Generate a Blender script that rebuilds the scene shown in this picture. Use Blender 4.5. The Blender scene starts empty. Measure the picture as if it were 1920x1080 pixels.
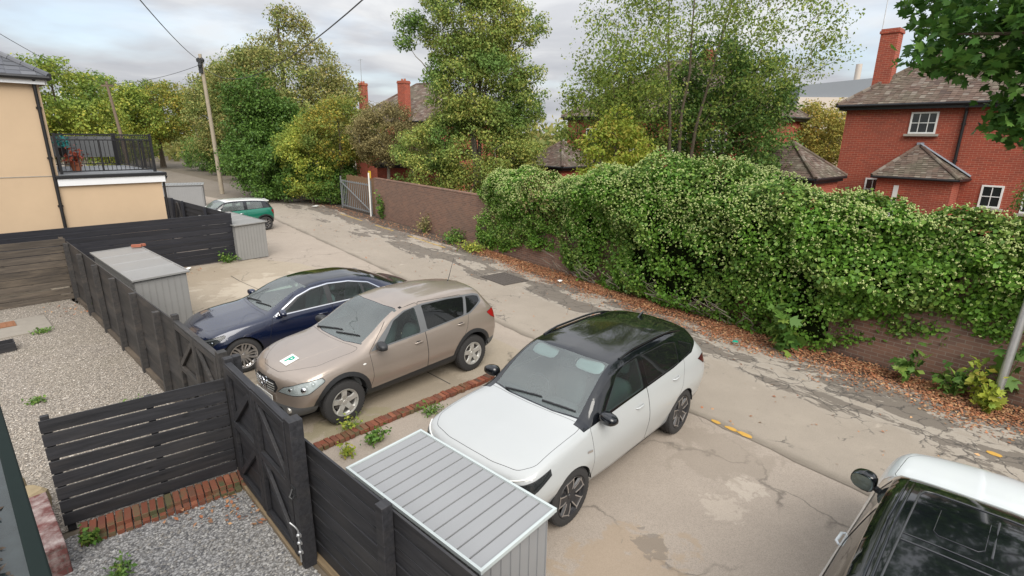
import bpy, bmesh, math, random
import numpy as np
from mathutils import Vector, Matrix, noise as mnoise
from mathutils.bvhtree import BVHTree
R = math.radians
random.seed(7); RNG = np.random.default_rng(11)
SC = bpy.context.scene
COL = SC.collection

# ---------------------------------------------------------------- camera, sky, sun, exposure
CAM_H = 4.2264
cd = bpy.data.cameras.new('camera'); cam = bpy.data.objects.new('camera', cd); COL.objects.link(cam)
cd.sensor_width = 36.0; cd.lens = 36.0 * 989.13 / 1920.0; cd.clip_end = 2000; cd.clip_start = 0.05
cam.matrix_world = Matrix.Translation((0, 0, CAM_H)) @ Matrix.Rotation(math.pi/2 - 0.279, 4, 'X') @ Matrix.Rotation(0.014, 4, 'Z')
SC.camera = cam

SUN_EL, SUN_AZ = R(43), R(163)          # azimuth clockwise from +Y: behind and left of the camera
wd = bpy.data.worlds.new('World'); SC.world = wd; wd.use_nodes = True
nt = wd.node_tree; nt.nodes.clear()
def N(t, **kw):
    n = nt.nodes.new(t)
    for k, v in kw.items(): setattr(n, k, v)
    return n
wo = N('ShaderNodeOutputWorld'); bg = N('ShaderNodeBackground'); bg.inputs[1].default_value = 0.1
sky = N('ShaderNodeTexSky'); sky.sky_type = 'NISHITA'; sky.sun_disc = False
sky.sun_elevation = SUN_EL; sky.sun_rotation = SUN_AZ
tc = N('ShaderNodeTexCoord'); sx = N('ShaderNodeSeparateXYZ'); nt.links.new(tc.outputs['Generated'], sx.inputs[0])
zc = N('ShaderNodeMath', operation='MAXIMUM'); nt.links.new(sx.outputs[2], zc.inputs[0]); zc.inputs[1].default_value = 0.0
za = N('ShaderNodeMath', operation='ADD'); nt.links.new(zc.outputs[0], za.inputs[0]); za.inputs[1].default_value = 0.16
dx = N('ShaderNodeMath', operation='DIVIDE'); nt.links.new(sx.outputs[0], dx.inputs[0]); nt.links.new(za.outputs[0], dx.inputs[1])
dy = N('ShaderNodeMath', operation='DIVIDE'); nt.links.new(sx.outputs[1], dy.inputs[0]); nt.links.new(za.outputs[0], dy.inputs[1])
cx = N('ShaderNodeCombineXYZ'); nt.links.new(dx.outputs[0], cx.inputs[0]); nt.links.new(dy.outputs[0], cx.inputs[1])
n1 = N('ShaderNodeTexNoise'); n1.inputs['Scale'].default_value = 1.15; n1.inputs['Detail'].default_value = 6; n1.inputs['Roughness'].default_value = 0.55; n1.inputs['Distortion'].default_value = 0.5
n2 = N('ShaderNodeTexNoise'); n2.inputs['Scale'].default_value = 0.55; n2.inputs['Detail'].default_value = 5; n2.inputs['Roughness'].default_value = 0.5
nt.links.new(cx.outputs[0], n1.inputs['Vector']); nt.links.new(cx.outputs[0], n2.inputs['Vector'])
def wramp(stops):
    r = N('ShaderNodeValToRGB'); e = r.color_ramp.elements
    while len(e) < len(stops): e.new(0.5)
    for el, (p, c) in zip(e, stops): el.position = p; el.color = (*c, 1)
    return r
cr = wramp([(0.34, (5.5, 5.7, 6.2)), (0.5, (6.8, 6.95, 7.3)), (0.64, (8.8, 8.9, 9.0))])
cv = wramp([(0.34, (0.35, 0.35, 0.35)), (0.46, (1, 1, 1))])
nt.links.new(n1.outputs[0], cr.inputs[0]); nt.links.new(n2.outputs[0], cv.inputs[0])
zg = N('ShaderNodeMath', operation='MULTIPLY_ADD'); nt.links.new(zc.outputs[0], zg.inputs[0]); zg.inputs[1].default_value = 1.1; zg.inputs[2].default_value = 0.58   # an overcast sky is brightest overhead
zx = N('ShaderNodeCombineXYZ'); [nt.links.new(zg.outputs[0], zx.inputs[i]) for i in range(3)]
cz = N('ShaderNodeMix', data_type='RGBA', blend_type='MULTIPLY'); cz.inputs[0].default_value = 1.0; nt.links.new(cr.outputs[0], cz.inputs[6]); nt.links.new(zx.outputs[0], cz.inputs[7])
sm = N('ShaderNodeMix', data_type='RGBA'); nt.links.new(cv.outputs[0], sm.inputs[0])
sb = N('ShaderNodeMix', data_type='RGBA', blend_type='ADD'); sb.inputs[0].default_value = 1.0
nt.links.new(sky.outputs[0], sb.inputs[6]); sb.inputs[7].default_value = (2.4, 2.5, 2.5, 1)   # thin veil over the blue gaps
nt.links.new(sb.outputs[2], sm.inputs[6]); nt.links.new(cz.outputs[2], sm.inputs[7])
nt.links.new(sm.outputs[2], bg.inputs[0]); nt.links.new(bg.outputs[0], wo.inputs[0])

sd = bpy.data.lights.new('sun', 'SUN'); sd.energy = 2.9; sd.angle = R(48); sd.color = (1.0, 0.95, 0.87)
sun = bpy.data.objects.new('sun', sd); COL.objects.link(sun)
sv = Vector((math.sin(SUN_AZ)*math.cos(SUN_EL), math.cos(SUN_AZ)*math.cos(SUN_EL), math.sin(SUN_EL)))
sun.rotation_euler = sv.to_track_quat('Z', 'Y').to_euler(); sun.location = sv * 60
SC.view_settings.view_transform = 'Standard'; SC.view_settings.look = 'None'; SC.view_settings.gamma = 1.0
SC.view_settings.exposure = 0.40
SC.cycles.caustics_reflective = False; SC.cycles.caustics_refractive = False; SC.cycles.sample_clamp_indirect = 2.5; SC.cycles.blur_glossy = 0.5

# ---------------------------------------------------------------- materials
class MT:
    """small node-graph helper"""
    def __init__(s, name):
        s.m = bpy.data.materials.new(name); s.m.use_nodes = True; s.t = s.m.node_tree
        s.p = s.t.nodes['Principled BSDF']; s.out = s.t.nodes['Material Output']
    def n(s, t, **kw):
        n = s.t.nodes.new(t)
        for k, v in kw.items(): setattr(n, k, v)
        return n
    def l(s, a, b): s.t.links.new(a, b)
    def obj(s, scale=(1, 1, 1), rot=(0, 0, 0)):
        c = s.n('ShaderNodeTexCoord'); mp = s.n('ShaderNodeMapping'); mp.inputs['Scale'].default_value = scale; mp.inputs['Rotation'].default_value = rot
        s.l(c.outputs['Object'], mp.inputs[0]); return mp.outputs[0]
    def noise(s, vec, scale, detail=4, rough=0.5, dist=0.0):
        k = s.n('ShaderNodeTexNoise'); k.inputs['Scale'].default_value = scale; k.inputs['Detail'].default_value = detail
        k.inputs['Roughness'].default_value = rough; k.inputs['Distortion'].default_value = dist
        if vec: s.l(vec, k.inputs['Vector'])
        return k.outputs[0]
    def ramp(s, fac, stops, interp='LINEAR'):
        r = s.n('ShaderNodeValToRGB'); e = r.color_ramp.elements; r.color_ramp.interpolation = interp
        while len(e) < len(stops): e.new(0.5)
        for el, (p, c) in zip(e, stops): el.position = p; el.color = (*(c if hasattr(c, '__len__') else (c, c, c)), 1)
        if fac is not None: s.l(fac, r.inputs[0])
        return r.outputs[0]
    def mix(s, fac, a, b, blend='MIX'):
        k = s.n('ShaderNodeMix', data_type='RGBA', blend_type=blend)
        for v, i in ((fac, 0), (a, 6), (b, 7)):
            if isinstance(v, (int, float)): k.inputs[i].default_value = v
            elif isinstance(v, tuple): k.inputs[i].default_value = (*v, 1)
            else: s.l(v, k.inputs[i])
        return k.outputs[2]
    def math(s, op, a, b=0.0):
        k = s.n('ShaderNodeMath', operation=op)
        for v, i in ((a, 0), (b, 1)):
            if isinstance(v, (int, float)): k.inputs[i].default_value = v
            else: s.l(v, k.inputs[i])
        return k.outputs[0]
    def bump(s, h, strength=0.3, dist=0.01):
        b = s.n('ShaderNodeBump'); b.inputs['Strength'].default_value = strength; b.inputs['Distance'].default_value = dist
        s.l(h, b.inputs['Height']); s.l(b.outputs[0], s.p.inputs['Normal'])
    def set(s, color=None, rough=None, metal=None, **kw):
        if color is not None:
            if isinstance(color, tuple): s.p.inputs['Base Color'].default_value = (*color, 1)
            else: s.l(color, s.p.inputs['Base Color'])
        if rough is not None:
            if isinstance(rough, (int, float)): s.p.inputs['Roughness'].default_value = rough
            else: s.l(rough, s.p.inputs['Roughness'])
        if metal is not None: s.p.inputs['Metallic'].default_value = metal
        for k, v in kw.items(): s.p.inputs[k.replace('_', ' ')].default_value = v
        return s
def plain(name, c, rough=0.5, metal=0.0, var=0.12, scale=14, bump=0.0, **kw):
    """a coloured surface with a little tonal unevenness"""
    m = MT(name); v = m.obj(); nz = m.noise(v, scale, 5, 0.6)
    m.set(m.mix(nz, tuple(x*(1-var) for x in c), tuple(min(1, x*(1+var)) for x in c)), rough, metal, **kw)
    if bump: m.bump(m.noise(v, scale*6, 3), bump, 0.004)
    return m.m
def paint(name, c, metal=0.0, rough=0.3, coat=1.0, dirt=0.06):
    m = MT(name); v = m.obj(); nz = m.noise(v, 2.0, 2, 0.5)
    col = m.mix(nz, tuple(x*(1-dirt) for x in c), c)
    m.set(col, rough+.04, metal, Coat_Weight=coat, Coat_Roughness=0.04)
    return m.m
def brick_mat(name, c1, c2, mortar, grime=(0.1, 0.08, 0.07), grime_amt=0.35, bw=0.225, rh=0.075, grime_scale=0.5, msize=0.006):
    m = MT(name); c = m.n('ShaderNodeTexCoord'); s = m.n('ShaderNodeSeparateXYZ'); m.l(c.outputs['Object'], s.inputs[0])
    u = m.math('ADD', s.outputs[0], s.outputs[1]); k = m.n('ShaderNodeCombineXYZ'); m.l(u, k.inputs[0]); m.l(s.outputs[2], k.inputs[1])
    b = m.n('ShaderNodeTexBrick'); m.l(k.outputs[0], b.inputs['Vector'])
    b.inputs['Scale'].default_value = 1; b.inputs['Brick Width'].default_value = bw; b.inputs['Row Height'].default_value = rh
    b.inputs['Mortar Size'].default_value = msize; b.inputs['Mortar Smooth'].default_value = 0.2
    b.inputs['Color1'].default_value = (*c1, 1); b.inputs['Color2'].default_value = (*c2, 1); b.inputs['Mortar'].default_value = (*mortar, 1)
    v = m.obj(); g = m.noise(v, grime_scale, 6, 0.65); g2 = m.noise(v, 9, 4, 0.6)
    col = m.mix(m.ramp(g, [(0.42, 0.0), (0.75, grime_amt)]), b.outputs['Color'], grime)
    col = m.mix(m.ramp(g2, [(0.3, 0.25), (0.7, 0.0)]), col, tuple(x*0.5 for x in c1))
    m.set(col, 0.9); m.bump(b.outputs['Fac'], -0.4, 0.006)
    return m.m
def island_mat(name, cols, rough=0.6, trans=0.25, patch=None, patch_scale=0.5, spec=0.22):
    """leaves, tiles, pebbles: each loose piece gets a colour of its own; patch = second palette in broad drifts"""
    m = MT(name); g = m.n('ShaderNodeNewGeometry')
    n = len(cols); r = m.ramp(g.outputs['Random Per Island'], [((i+0.5)/n, c) for i, c in enumerate(cols)])
    if patch:
        n = len(patch); r2 = m.ramp(g.outputs['Random Per Island'], [((i+0.5)/n, c) for i, c in enumerate(patch)])
        r = m.mix(m.ramp(m.noise(m.obj(), patch_scale, 4, 0.6), [(0.45, 0.0), (0.6, 1.0)]), r, r2)
    m.set(r, rough); m.p.inputs['Specular IOR Level'].default_value = spec
    if trans:
        t = m.n('ShaderNodeBsdfTranslucent'); m.l(r, t.inputs[0]); x = m.n('ShaderNodeMixShader'); x.inputs[0].default_value = trans
        m.l(m.p.outputs[0], x.inputs[1]); m.l(t.outputs[0], x.inputs[2]); m.l(x.outputs[0], m.out.inputs[0])
    return m.m
def glass_mat(name, tint=(0.55, 0.68, 0.66), ior=1.6, dust_sheen=0.05):  # last value
    m = MT(name); t = m.t
    tr = m.n('ShaderNodeBsdfTransparent'); tr.inputs[0].default_value = (*tint, 1)
    gl = m.n('ShaderNodeBsdfGlossy'); gl.inputs['Roughness'].default_value = 0.015
    fr = m.n('ShaderNodeFresnel'); fr.inputs[0].default_value = ior
    x = m.n('ShaderNodeMixShader'); m.l(fr.outputs[0], x.inputs[0]); m.l(tr.outputs[0], x.inputs[1]); m.l(gl.outputs[0], x.inputs[2])
    d = m.n('ShaderNodeBsdfDiffuse'); d.inputs[0].default_value = (0.55, 0.62, 0.62, 1)
    y = m.n('ShaderNodeMixShader'); m.l(m.ramp(m.noise(m.obj(), 1.5, 1, 0.4), [(0.3, dust_sheen*0.85), (0.8, dust_sheen*1.2)]), y.inputs[0])
    m.l(x.outputs[0], y.inputs[1]); m.l(d.outputs[0], y.inputs[2]); m.l(y.outputs[0], m.out.inputs[0])
    t.nodes.remove(m.p); return m.m
def wood_mat(name, dark, light, worn=(0.14, 0.11, 0.085), worn_amt=0.0):
    m = MT(name); g = m.n('ShaderNodeNewGeometry')
    v = m.obj((0.6, 9, 9)); grain = m.noise(v, 3.0, 6, 0.65, 0.6)
    vk = m.n('ShaderNodeTexVoronoi'); vk.inputs['Scale'].default_value = 1.0; m.l(m.obj((2.6, 1, 8)), vk.inputs['Vector'])
    col = m.mix(m.ramp(grain, [(0.3, 0.0), (0.7, 1.0)]), dark, light)
    isl = m.ramp(g.outputs['Random Per Island'], [(0.0, 0.75), (1.0, 1.25)])
    col = m.mix(1.0, col, isl, 'MULTIPLY')
    if worn_amt: col = m.mix(m.ramp(m.noise(m.obj((0.35, 1, 2.5)), 1.6, 6, 0.7), [(0.48, 0.0), (0.62, worn_amt)]), col, worn)
    col = m.mix(m.ramp(vk.outputs['Distance'], [(0.05, 0.7), (0.14, 0.0)]), col, tuple(x*0.35 for x in dark))
    m.set(col, 0.62); m.bump(grain, 0.35, 0.004); return m.m

M = {}
M['black_plastic'] = plain('black_plastic', (0.022, 0.023, 0.025), 0.5)
M['dark_void'] = plain('dark_void', (0.006, 0.006, 0.007), 0.9)
M['gloss_black'] = paint('gloss_black', (0.005, 0.006, 0.008), 0.0, 0.05, .6)
M['chrome'] = plain('chrome', (0.75, 0.76, 0.78), 0.16, 1.0, 0.05)
M['silver_rim'] = plain('silver_rim', (0.50, 0.49, 0.46), 0.38, 0.55, 0.15)
M['machined_rim'] = plain('machined_rim', (0.55, 0.53, 0.52), 0.28, 0.85, 0.1)
M['dark_rim'] = plain('dark_rim', (0.03, 0.03, 0.033), 0.4, 0.2)
M['brake'] = plain('brake', (0.10, 0.09, 0.085), 0.6, 0.4)
M['tyre'] = plain('tyre', (0.028, 0.027, 0.027), 0.8, 0, 0.3, 30, 0.3)
M['seam_dark'] = plain('seam_dark', (.045, .047, .05), .25)
M['seat_fabric'] = plain('seat_fabric', (0.13, 0.135, 0.14), 0.85, bump=0.2)
M['trim_dark'] = plain('trim_dark', (0.018, 0.018, 0.019), 0.7); M['cabin_cloth'] = plain('cabin_cloth', (0.10, 0.105, 0.108), 0.9)
M['trim_grey'] = plain('trim_grey', (0.12, 0.125, 0.13), 0.7)
M['screen_glass'] = glass_mat('screen_glass', (0.62, 0.76, 0.75), 1.8, 0.15)  # pale layer paints the sky's reflection into the windscreen colour
M['side_glass'] = glass_mat('side_glass', (0.60, 0.80, 0.76), 1.42, 0.03)
M['lamp_bright'] = plain('lamp_bright', (0.72, 0.73, 0.74), 0.25, 0.35, 0.15, 30)
M['privacy_glass'] = glass_mat('privacy_glass', (0.05, 0.06, 0.06), 1.6, 0.015)
M['lamp_clear'] = glass_mat('lamp_clear', (0.93, 0.95, 0.96), 1.45, 0.42)  # strong milky layer paints brightness into the lamp covers
M['lamp_smoked'] = glass_mat('lamp_smoked', (0.45, 0.47, 0.50), 1.5, 0.03)
M['lamp_red'] = paint('lamp_red', (0.30, 0.010, 0.012), 0, 0.15)
M['lamp_dark_red'] = paint('lamp_dark_red', (0.06, 0.006, 0.008), 0, 0.12)
M['plate_white'] = plain('plate_white', (0.75, 0.75, 0.72), 0.4, 0, 0.03)
M['green_print'] = plain('green_print', (0.0, 0.30, 0.20), 0.5, 0, 0.03)
M['mirror_glass'] = plain('mirror_glass', (0.20, 0.26, 0.27), 0.03, 1.0, 0.02)

# ---------------------------------------------------------------- mesh helpers
def link(o, parent=None):
    COL.objects.link(o)
    if parent is not None: o.parent = parent
    return o
def tag(o, label=None, cat=None, group=None, kind=None):
    for k, v in (('label', label), ('category', cat), ('group', group), ('kind', kind)):
        if v: o[k] = v
    return o
def thing(name, label, cat, loc=(0, 0, 0), rz=0.0, group=None):
    o = bpy.data.objects.new(name, None); o.empty_display_size = 0.3; link(o)
    o.location = loc; o.rotation_euler = (0, 0, rz); return tag(o, label, cat, group)
class MB:
    def __init__(s): s.v = []; s.f = []; s.mi = []; s.cur = 0
    def add(s, vs, fs):
        o = len(s.v); s.v += [tuple(v) for v in vs]; s.f += [tuple(i+o for i in f) for f in fs]; s.mi += [s.cur]*len(fs); return s
    def box(s, c, sz, rot=None):
        M3 = rot if rot is not None else Matrix.Identity(3)
        vs = [Vector(c) + M3 @ Vector((x*sz[0]/2, y*sz[1]/2, z*sz[2]/2)) for x in (-1, 1) for y in (-1, 1) for z in (-1, 1)]
        return s.add(vs, [(0, 1, 3, 2), (4, 6, 7, 5), (0, 4, 5, 1), (2, 3, 7, 6), (0, 2, 6, 4), (1, 5, 7, 3)])
    def bar(s, a, b, w, h, up=(0, 0, 1)):
        a, b = Vector(a), Vector(b); d = (b-a); L = d.length; d.normalize(); sd_ = d.cross(Vector(up))
        if sd_.length < 1e-4: sd_ = d.cross(Vector((1, 0, 0)))
        sd_.normalize(); u = sd_.cross(d)
        return s.box((a+b)/2, (L, w, h), Matrix((d, sd_, u)).transposed())
    def tube(s, pts, rad, n=8, cap=True):
        pts = [Vector(p) for p in pts]; rr = rad if hasattr(rad, '__len__') else [rad]*len(pts)
        o = len(s.v); ref = None; fs = []
        for i, p in enumerate(pts):
            t = (pts[min(i+1, len(pts)-1)] - pts[max(i-1, 0)])
            if t.length < 1e-9: t = Vector((0, 0, 1))
            t.normalize()
            if ref is None: ref = t.orthogonal().normalized()
            ref = (ref - t*ref.dot(t))
            if ref.length < 1e-6: ref = t.orthogonal()
            ref.normalize(); b = t.cross(ref)
            for k in range(n):
                a = 2*math.pi*k/n; s.v.append(tuple(p + (ref*math.cos(a)+b*math.sin(a))*rr[i]))
        for i in range(len(pts)-1):
            for k in range(n):
                fs.append((o+i*n+k, o+i*n+(k+1) % n, o+(i+1)*n+(k+1) % n, o+(i+1)*n+k))
        if cap: fs.append(tuple(o+k for k in reversed(range(n)))); fs.append(tuple(o+(len(pts)-1)*n+k for k in range(n)))
        s.f += fs; s.mi += [s.cur]*len(fs); return s
    def lathe(s, prof, n=32, axis='y', c=(0, 0, 0), closed=False):
        """prof: (radius, along) pairs turned about an axis"""
        o = len(s.v); m = len(prof)
        for k in range(n):
            a = 2*math.pi*k/n; ca, sa = math.cos(a), math.sin(a)
            for r, h in prof:
                p = (r*ca, h, r*sa) if axis == 'y' else ((r*ca, r*sa, h) if axis == 'z' else (h, r*ca, r*sa))
                s.v.append((p[0]+c[0], p[1]+c[1], p[2]+c[2]))
        fs = []
        for k in range(n):
            for j in range(m if closed else m-1):
                j2 = (j+1) % m
                fs.append((o+k*m+j, o+k*m+j2, o+((k+1) % n)*m+j2, o+((k+1) % n)*m+j))
        s.f += fs; s.mi += [s.cur]*len(fs); return s
    def prism(s, poly, axis_pt, ex):
        """poly: list of 3D points; extruded by vector ex"""
        n = len(poly); vs = [Vector(p) for p in poly] + [Vector(p)+Vector(ex) for p in poly]
        fs = [tuple(reversed(range(n))), tuple(range(n, 2*n))] + [(i, (i+1) % n, n+(i+1) % n, n+i) for i in range(n)]
        return s.add(vs, fs)
    def ball(s, c, r, nu=10, nv=7, sx=1, sy=1, sz=1, p=1.0, rot=None):
        """squashed ball; p<1 squares it off"""
        o = len(s.v); M3 = rot if rot is not None else Matrix.Identity(3)
        sg = lambda x: math.copysign(abs(x)**p, x)
        vs = []
        for i in range(nv+1):
            th = math.pi*i/nv
            for k in range(nu):
                ph = 2*math.pi*k/nu
                vs.append(Vector(c) + M3 @ Vector((r*sx*sg(math.sin(th))*sg(math.cos(ph)), r*sy*sg(math.sin(th))*sg(math.sin(ph)), r*sz*sg(math.cos(th)))))
        fs = [(i*nu+k, (i+1)*nu+k, (i+1)*nu+(k+1) % nu, i*nu+(k+1) % nu) for i in range(nv) for k in range(nu)]
        return s.add(vs, fs)
    def build(s, name, mats, parent=None, sharp=35, bevel=0.0):
        me = bpy.data.meshes.new(name); me.from_pydata(s.v, [], s.f)
        for m in (mats if isinstance(mats, (list, tuple)) else [mats]): me.materials.append(m)
        if len(s.f): me.polygons.foreach_set('material_index', s.mi)
        bm = bmesh.new(); bm.from_mesh(me); bmesh.ops.remove_doubles(bm, verts=bm.verts, dist=1e-6) if False else None
        bmesh.ops.recalc_face_normals(bm, faces=bm.faces); bm.to_mesh(me); bm.free()
        if sharp:
            me.polygons.foreach_set('use_smooth', [True]*len(me.polygons)); me.set_sharp_from_angle(angle=R(sharp))
        o = bpy.data.objects.new(name, me); link(o, parent)
        if bevel:
            b = o.modifiers.new('bevel', 'BEVEL'); b.width = bevel; b.segments = 2; b.limit_method = 'ANGLE'; b.angle_limit = R(40)
        return o
def sheet(name, poly, z, mat, kind='structure'):
    me = bpy.data.meshes.new(name); me.from_pydata([(x, y, z) for x, y in poly], [], [tuple(range(len(poly)))])
    me.materials.append(mat); o = link(bpy.data.objects.new(name, me))
    bm = bmesh.new(); bm.from_mesh(me); bm.normal_update()
    if bm.faces[:][0].normal.z < 0: bmesh.ops.reverse_faces(bm, faces=bm.faces[:])
    bm.to_mesh(me); bm.free(); return tag(o, kind=kind)
def raw_mesh(name, V, F, mat, parent=None, smooth=False):
    """V (n,3) array, F (m,k) array of equal-sized faces, fast path for foliage"""
    me = bpy.data.meshes.new(name); V = np.asarray(V, np.float32); F = np.asarray(F, np.int32); k = F.shape[1]
    me.vertices.add(len(V)); me.vertices.foreach_set('co', V.ravel())
    me.loops.add(F.size); me.loops.foreach_set('vertex_index', F.ravel())
    me.polygons.add(len(F)); me.polygons.foreach_set('loop_start', np.arange(0, F.size, k, dtype=np.int32))
    me.update(calc_edges=True); me.materials.append(mat)
    if smooth: me.polygons.foreach_set('use_smooth', [True]*len(F))
    return link(bpy.data.objects.new(name, me), parent)
def unit(a): return a/np.maximum(1e-9, np.linalg.norm(a, axis=-1, keepdims=True))
DIAMOND = np.array([(0, 0, 0), (0.42, -0.30, 0.10), (1, 0, 0), (0.42, 0.30, 0.10)])
_a = [(0, 0), (0.16, -0.30), (0.40, -0.55), (0.46, -0.26), (0.80, -0.38), (0.72, -0.14), (1.05, 0), (0.72, 0.14), (0.80, 0.38), (0.46, 0.26), (0.40, 0.55), (0.16, 0.30)]
LOBED = np.array([(x, y, 0.10*abs(y)) for x, y in _a])
IVY = np.array([(0, 0, 0), (0.05, -0.36, .06), (0.48, -0.42, .05), (1, 0, 0), (0.48, 0.42, .05), (0.05, 0.36, .06)])
_vn = {}
def vnoise(x, y, f, seed=0):
    """smooth value noise in -1..1 on arrays"""
    if seed not in _vn: _vn[seed] = np.random.default_rng(100+seed).uniform(-1, 1, (64, 64))
    T = _vn[seed]; x = np.asarray(x)*f+31.7; y = np.asarray(y)*f+17.3; i, j = np.floor(x).astype(int), np.floor(y).astype(int); a, b = x-i, y-j; a = a*a*(3-2*a); b = b*b*(3-2*b)
    g = lambda p, q: T[p % 64, q % 64]
    return (g(i, j)*(1-a)+g(i+1, j)*a)*(1-b)+(g(i, j+1)*(1-a)+g(i+1, j+1)*a)*b
def leaves(name, P, size, mat, parent=None, up=0.6, out=None, outw=0.0, shape=DIAMOND, spread=0.45):
    """P (n,3) leaf positions; normals = random + up bias + optional outward field"""
    n = len(P); nr = RNG.normal(size=(n, 3)); nr = unit(nr); nr[:, 2] += up
    if out is not None: nr = nr + out*outw
    nr = unit(nr); t = RNG.normal(size=(n, 3)); t[:, 2] -= 0.5
    t = unit(t - nr*np.sum(t*nr, 1, keepdims=True)); b = np.cross(nr, t)
    sz = size*(1 + spread*(RNG.random(n)*2-1)); S = shape*sz[:, None, None]
    V = P[:, None, :] + S[..., 0:1]*t[:, None, :] + S[..., 1:2]*b[:, None, :] + S[..., 2:3]*nr[:, None, :]
    k = len(shape); F = np.arange(n*k).reshape(n, k)
    return raw_mesh(name, V.reshape(-1, 3), F, mat, parent)
# ---------------------------------------------------------------- cars: one smooth skin per car, cut along panel outlines
def pchip(u, P, q):
    u = np.asarray(u, float); P = np.asarray(P, float); n = len(u); hh = np.diff(u); sh = (-1,) + (1,)*(P.ndim-1)
    d = np.diff(P, axis=0)/hh.reshape(sh); m = np.zeros_like(P)
    w1 = (2*hh[1:]+hh[:-1]).reshape(sh); w2 = (hh[1:]+2*hh[:-1]).reshape(sh)
    a, b = d[:-1], d[1:]; ok = (a*b) > 0
    with np.errstate(divide='ignore', invalid='ignore'):
        mm = (w1+w2)/(w1/np.where(ok, a, 1)+w2/np.where(ok, b, 1))
    m[1:-1] = np.where(ok, mm, 0); m[0] = d[0]; m[-1] = d[-1]
    i = np.clip(np.searchsorted(u, q, side='right')-1, 0, n-2); t = ((q-u[i])/hh[i]).reshape(sh); hi = hh[i].reshape(sh)
    return (P[i]*(2*t**3-3*t**2+1) + m[i]*hi*(t**3-2*t**2+t) + P[i+1]*(-2*t**3+3*t**2) + m[i+1]*hi*(t**3-t**2))
def in_poly(p, poly):
    x, y = p[:, 0], p[:, 1]; c = np.zeros(len(p), bool); n = len(poly)
    for i in range(n):
        x0, y0 = poly[i]; x1, y1 = poly[(i+1) % n]
        if y0 == y1: continue
        c ^= ((y0 > y) != (y1 > y)) & (x < (x1-x0)*(y-y0)/(y1-y0)+x0)
    return c
def inset(poly, d):
    """move every side of a polygon inward by d"""
    n = len(poly); A = sum(poly[i][0]*poly[(i+1) % n][1]-poly[(i+1) % n][0]*poly[i][1] for i in range(n)); sgn = 1 if A > 0 else -1
    out = []
    for i in range(n):
        p0, p1, p2 = np.array(poly[i-1]), np.array(poly[i]), np.array(poly[(i+1) % n])
        e1 = p1-p0; e2 = p2-p1; n1 = np.array([-e1[1], e1[0]])*sgn/np.linalg.norm(e1); n2 = np.array([-e2[1], e2[0]])*sgn/np.linalg.norm(e2)
        k = max(0.35, 1+n1@n2); out.append(tuple(p1+(n1+n2)/k*d))
    return out
def rounded(poly, r, k=3):
    """soften the corners of a polygon"""
    n = len(poly); out = []
    for i in range(n):
        p0, p1, p2 = np.array(poly[i-1], float), np.array(poly[i], float), np.array(poly[(i+1) % n], float)
        a = p0-p1; b = p2-p1; la, lb = np.linalg.norm(a), np.linalg.norm(b); d = min(r, la*.45, lb*.45)
        q0 = p1+a/la*d; q2 = p1+b/lb*d
        for j in range(k+1):
            t = j/k; out.append(tuple((1-t)**2*q0+2*t*(1-t)*p1+t*t*q2))
    return out
VIEWS = {'side': ((1, 0, 0), (0, 0, 1)), 'top': ((1, 0, 0), (0, 1, 0)), 'front': ((0, 1, 0), (0, 0, 1)), 'corner': ((-.7071, .7071, 0), (0, 0, 1)), 'rear': ((.7071, .7071, 0), (0, 0, 1))}
def pv(view, pts):
    a, b = VIEWS[view]; return [(p[0]*a[0]+p[1]*a[1]+p[2]*a[2], p[0]*b[0]+p[1]*b[1]+p[2]*b[2]) for p in pts]

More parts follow.
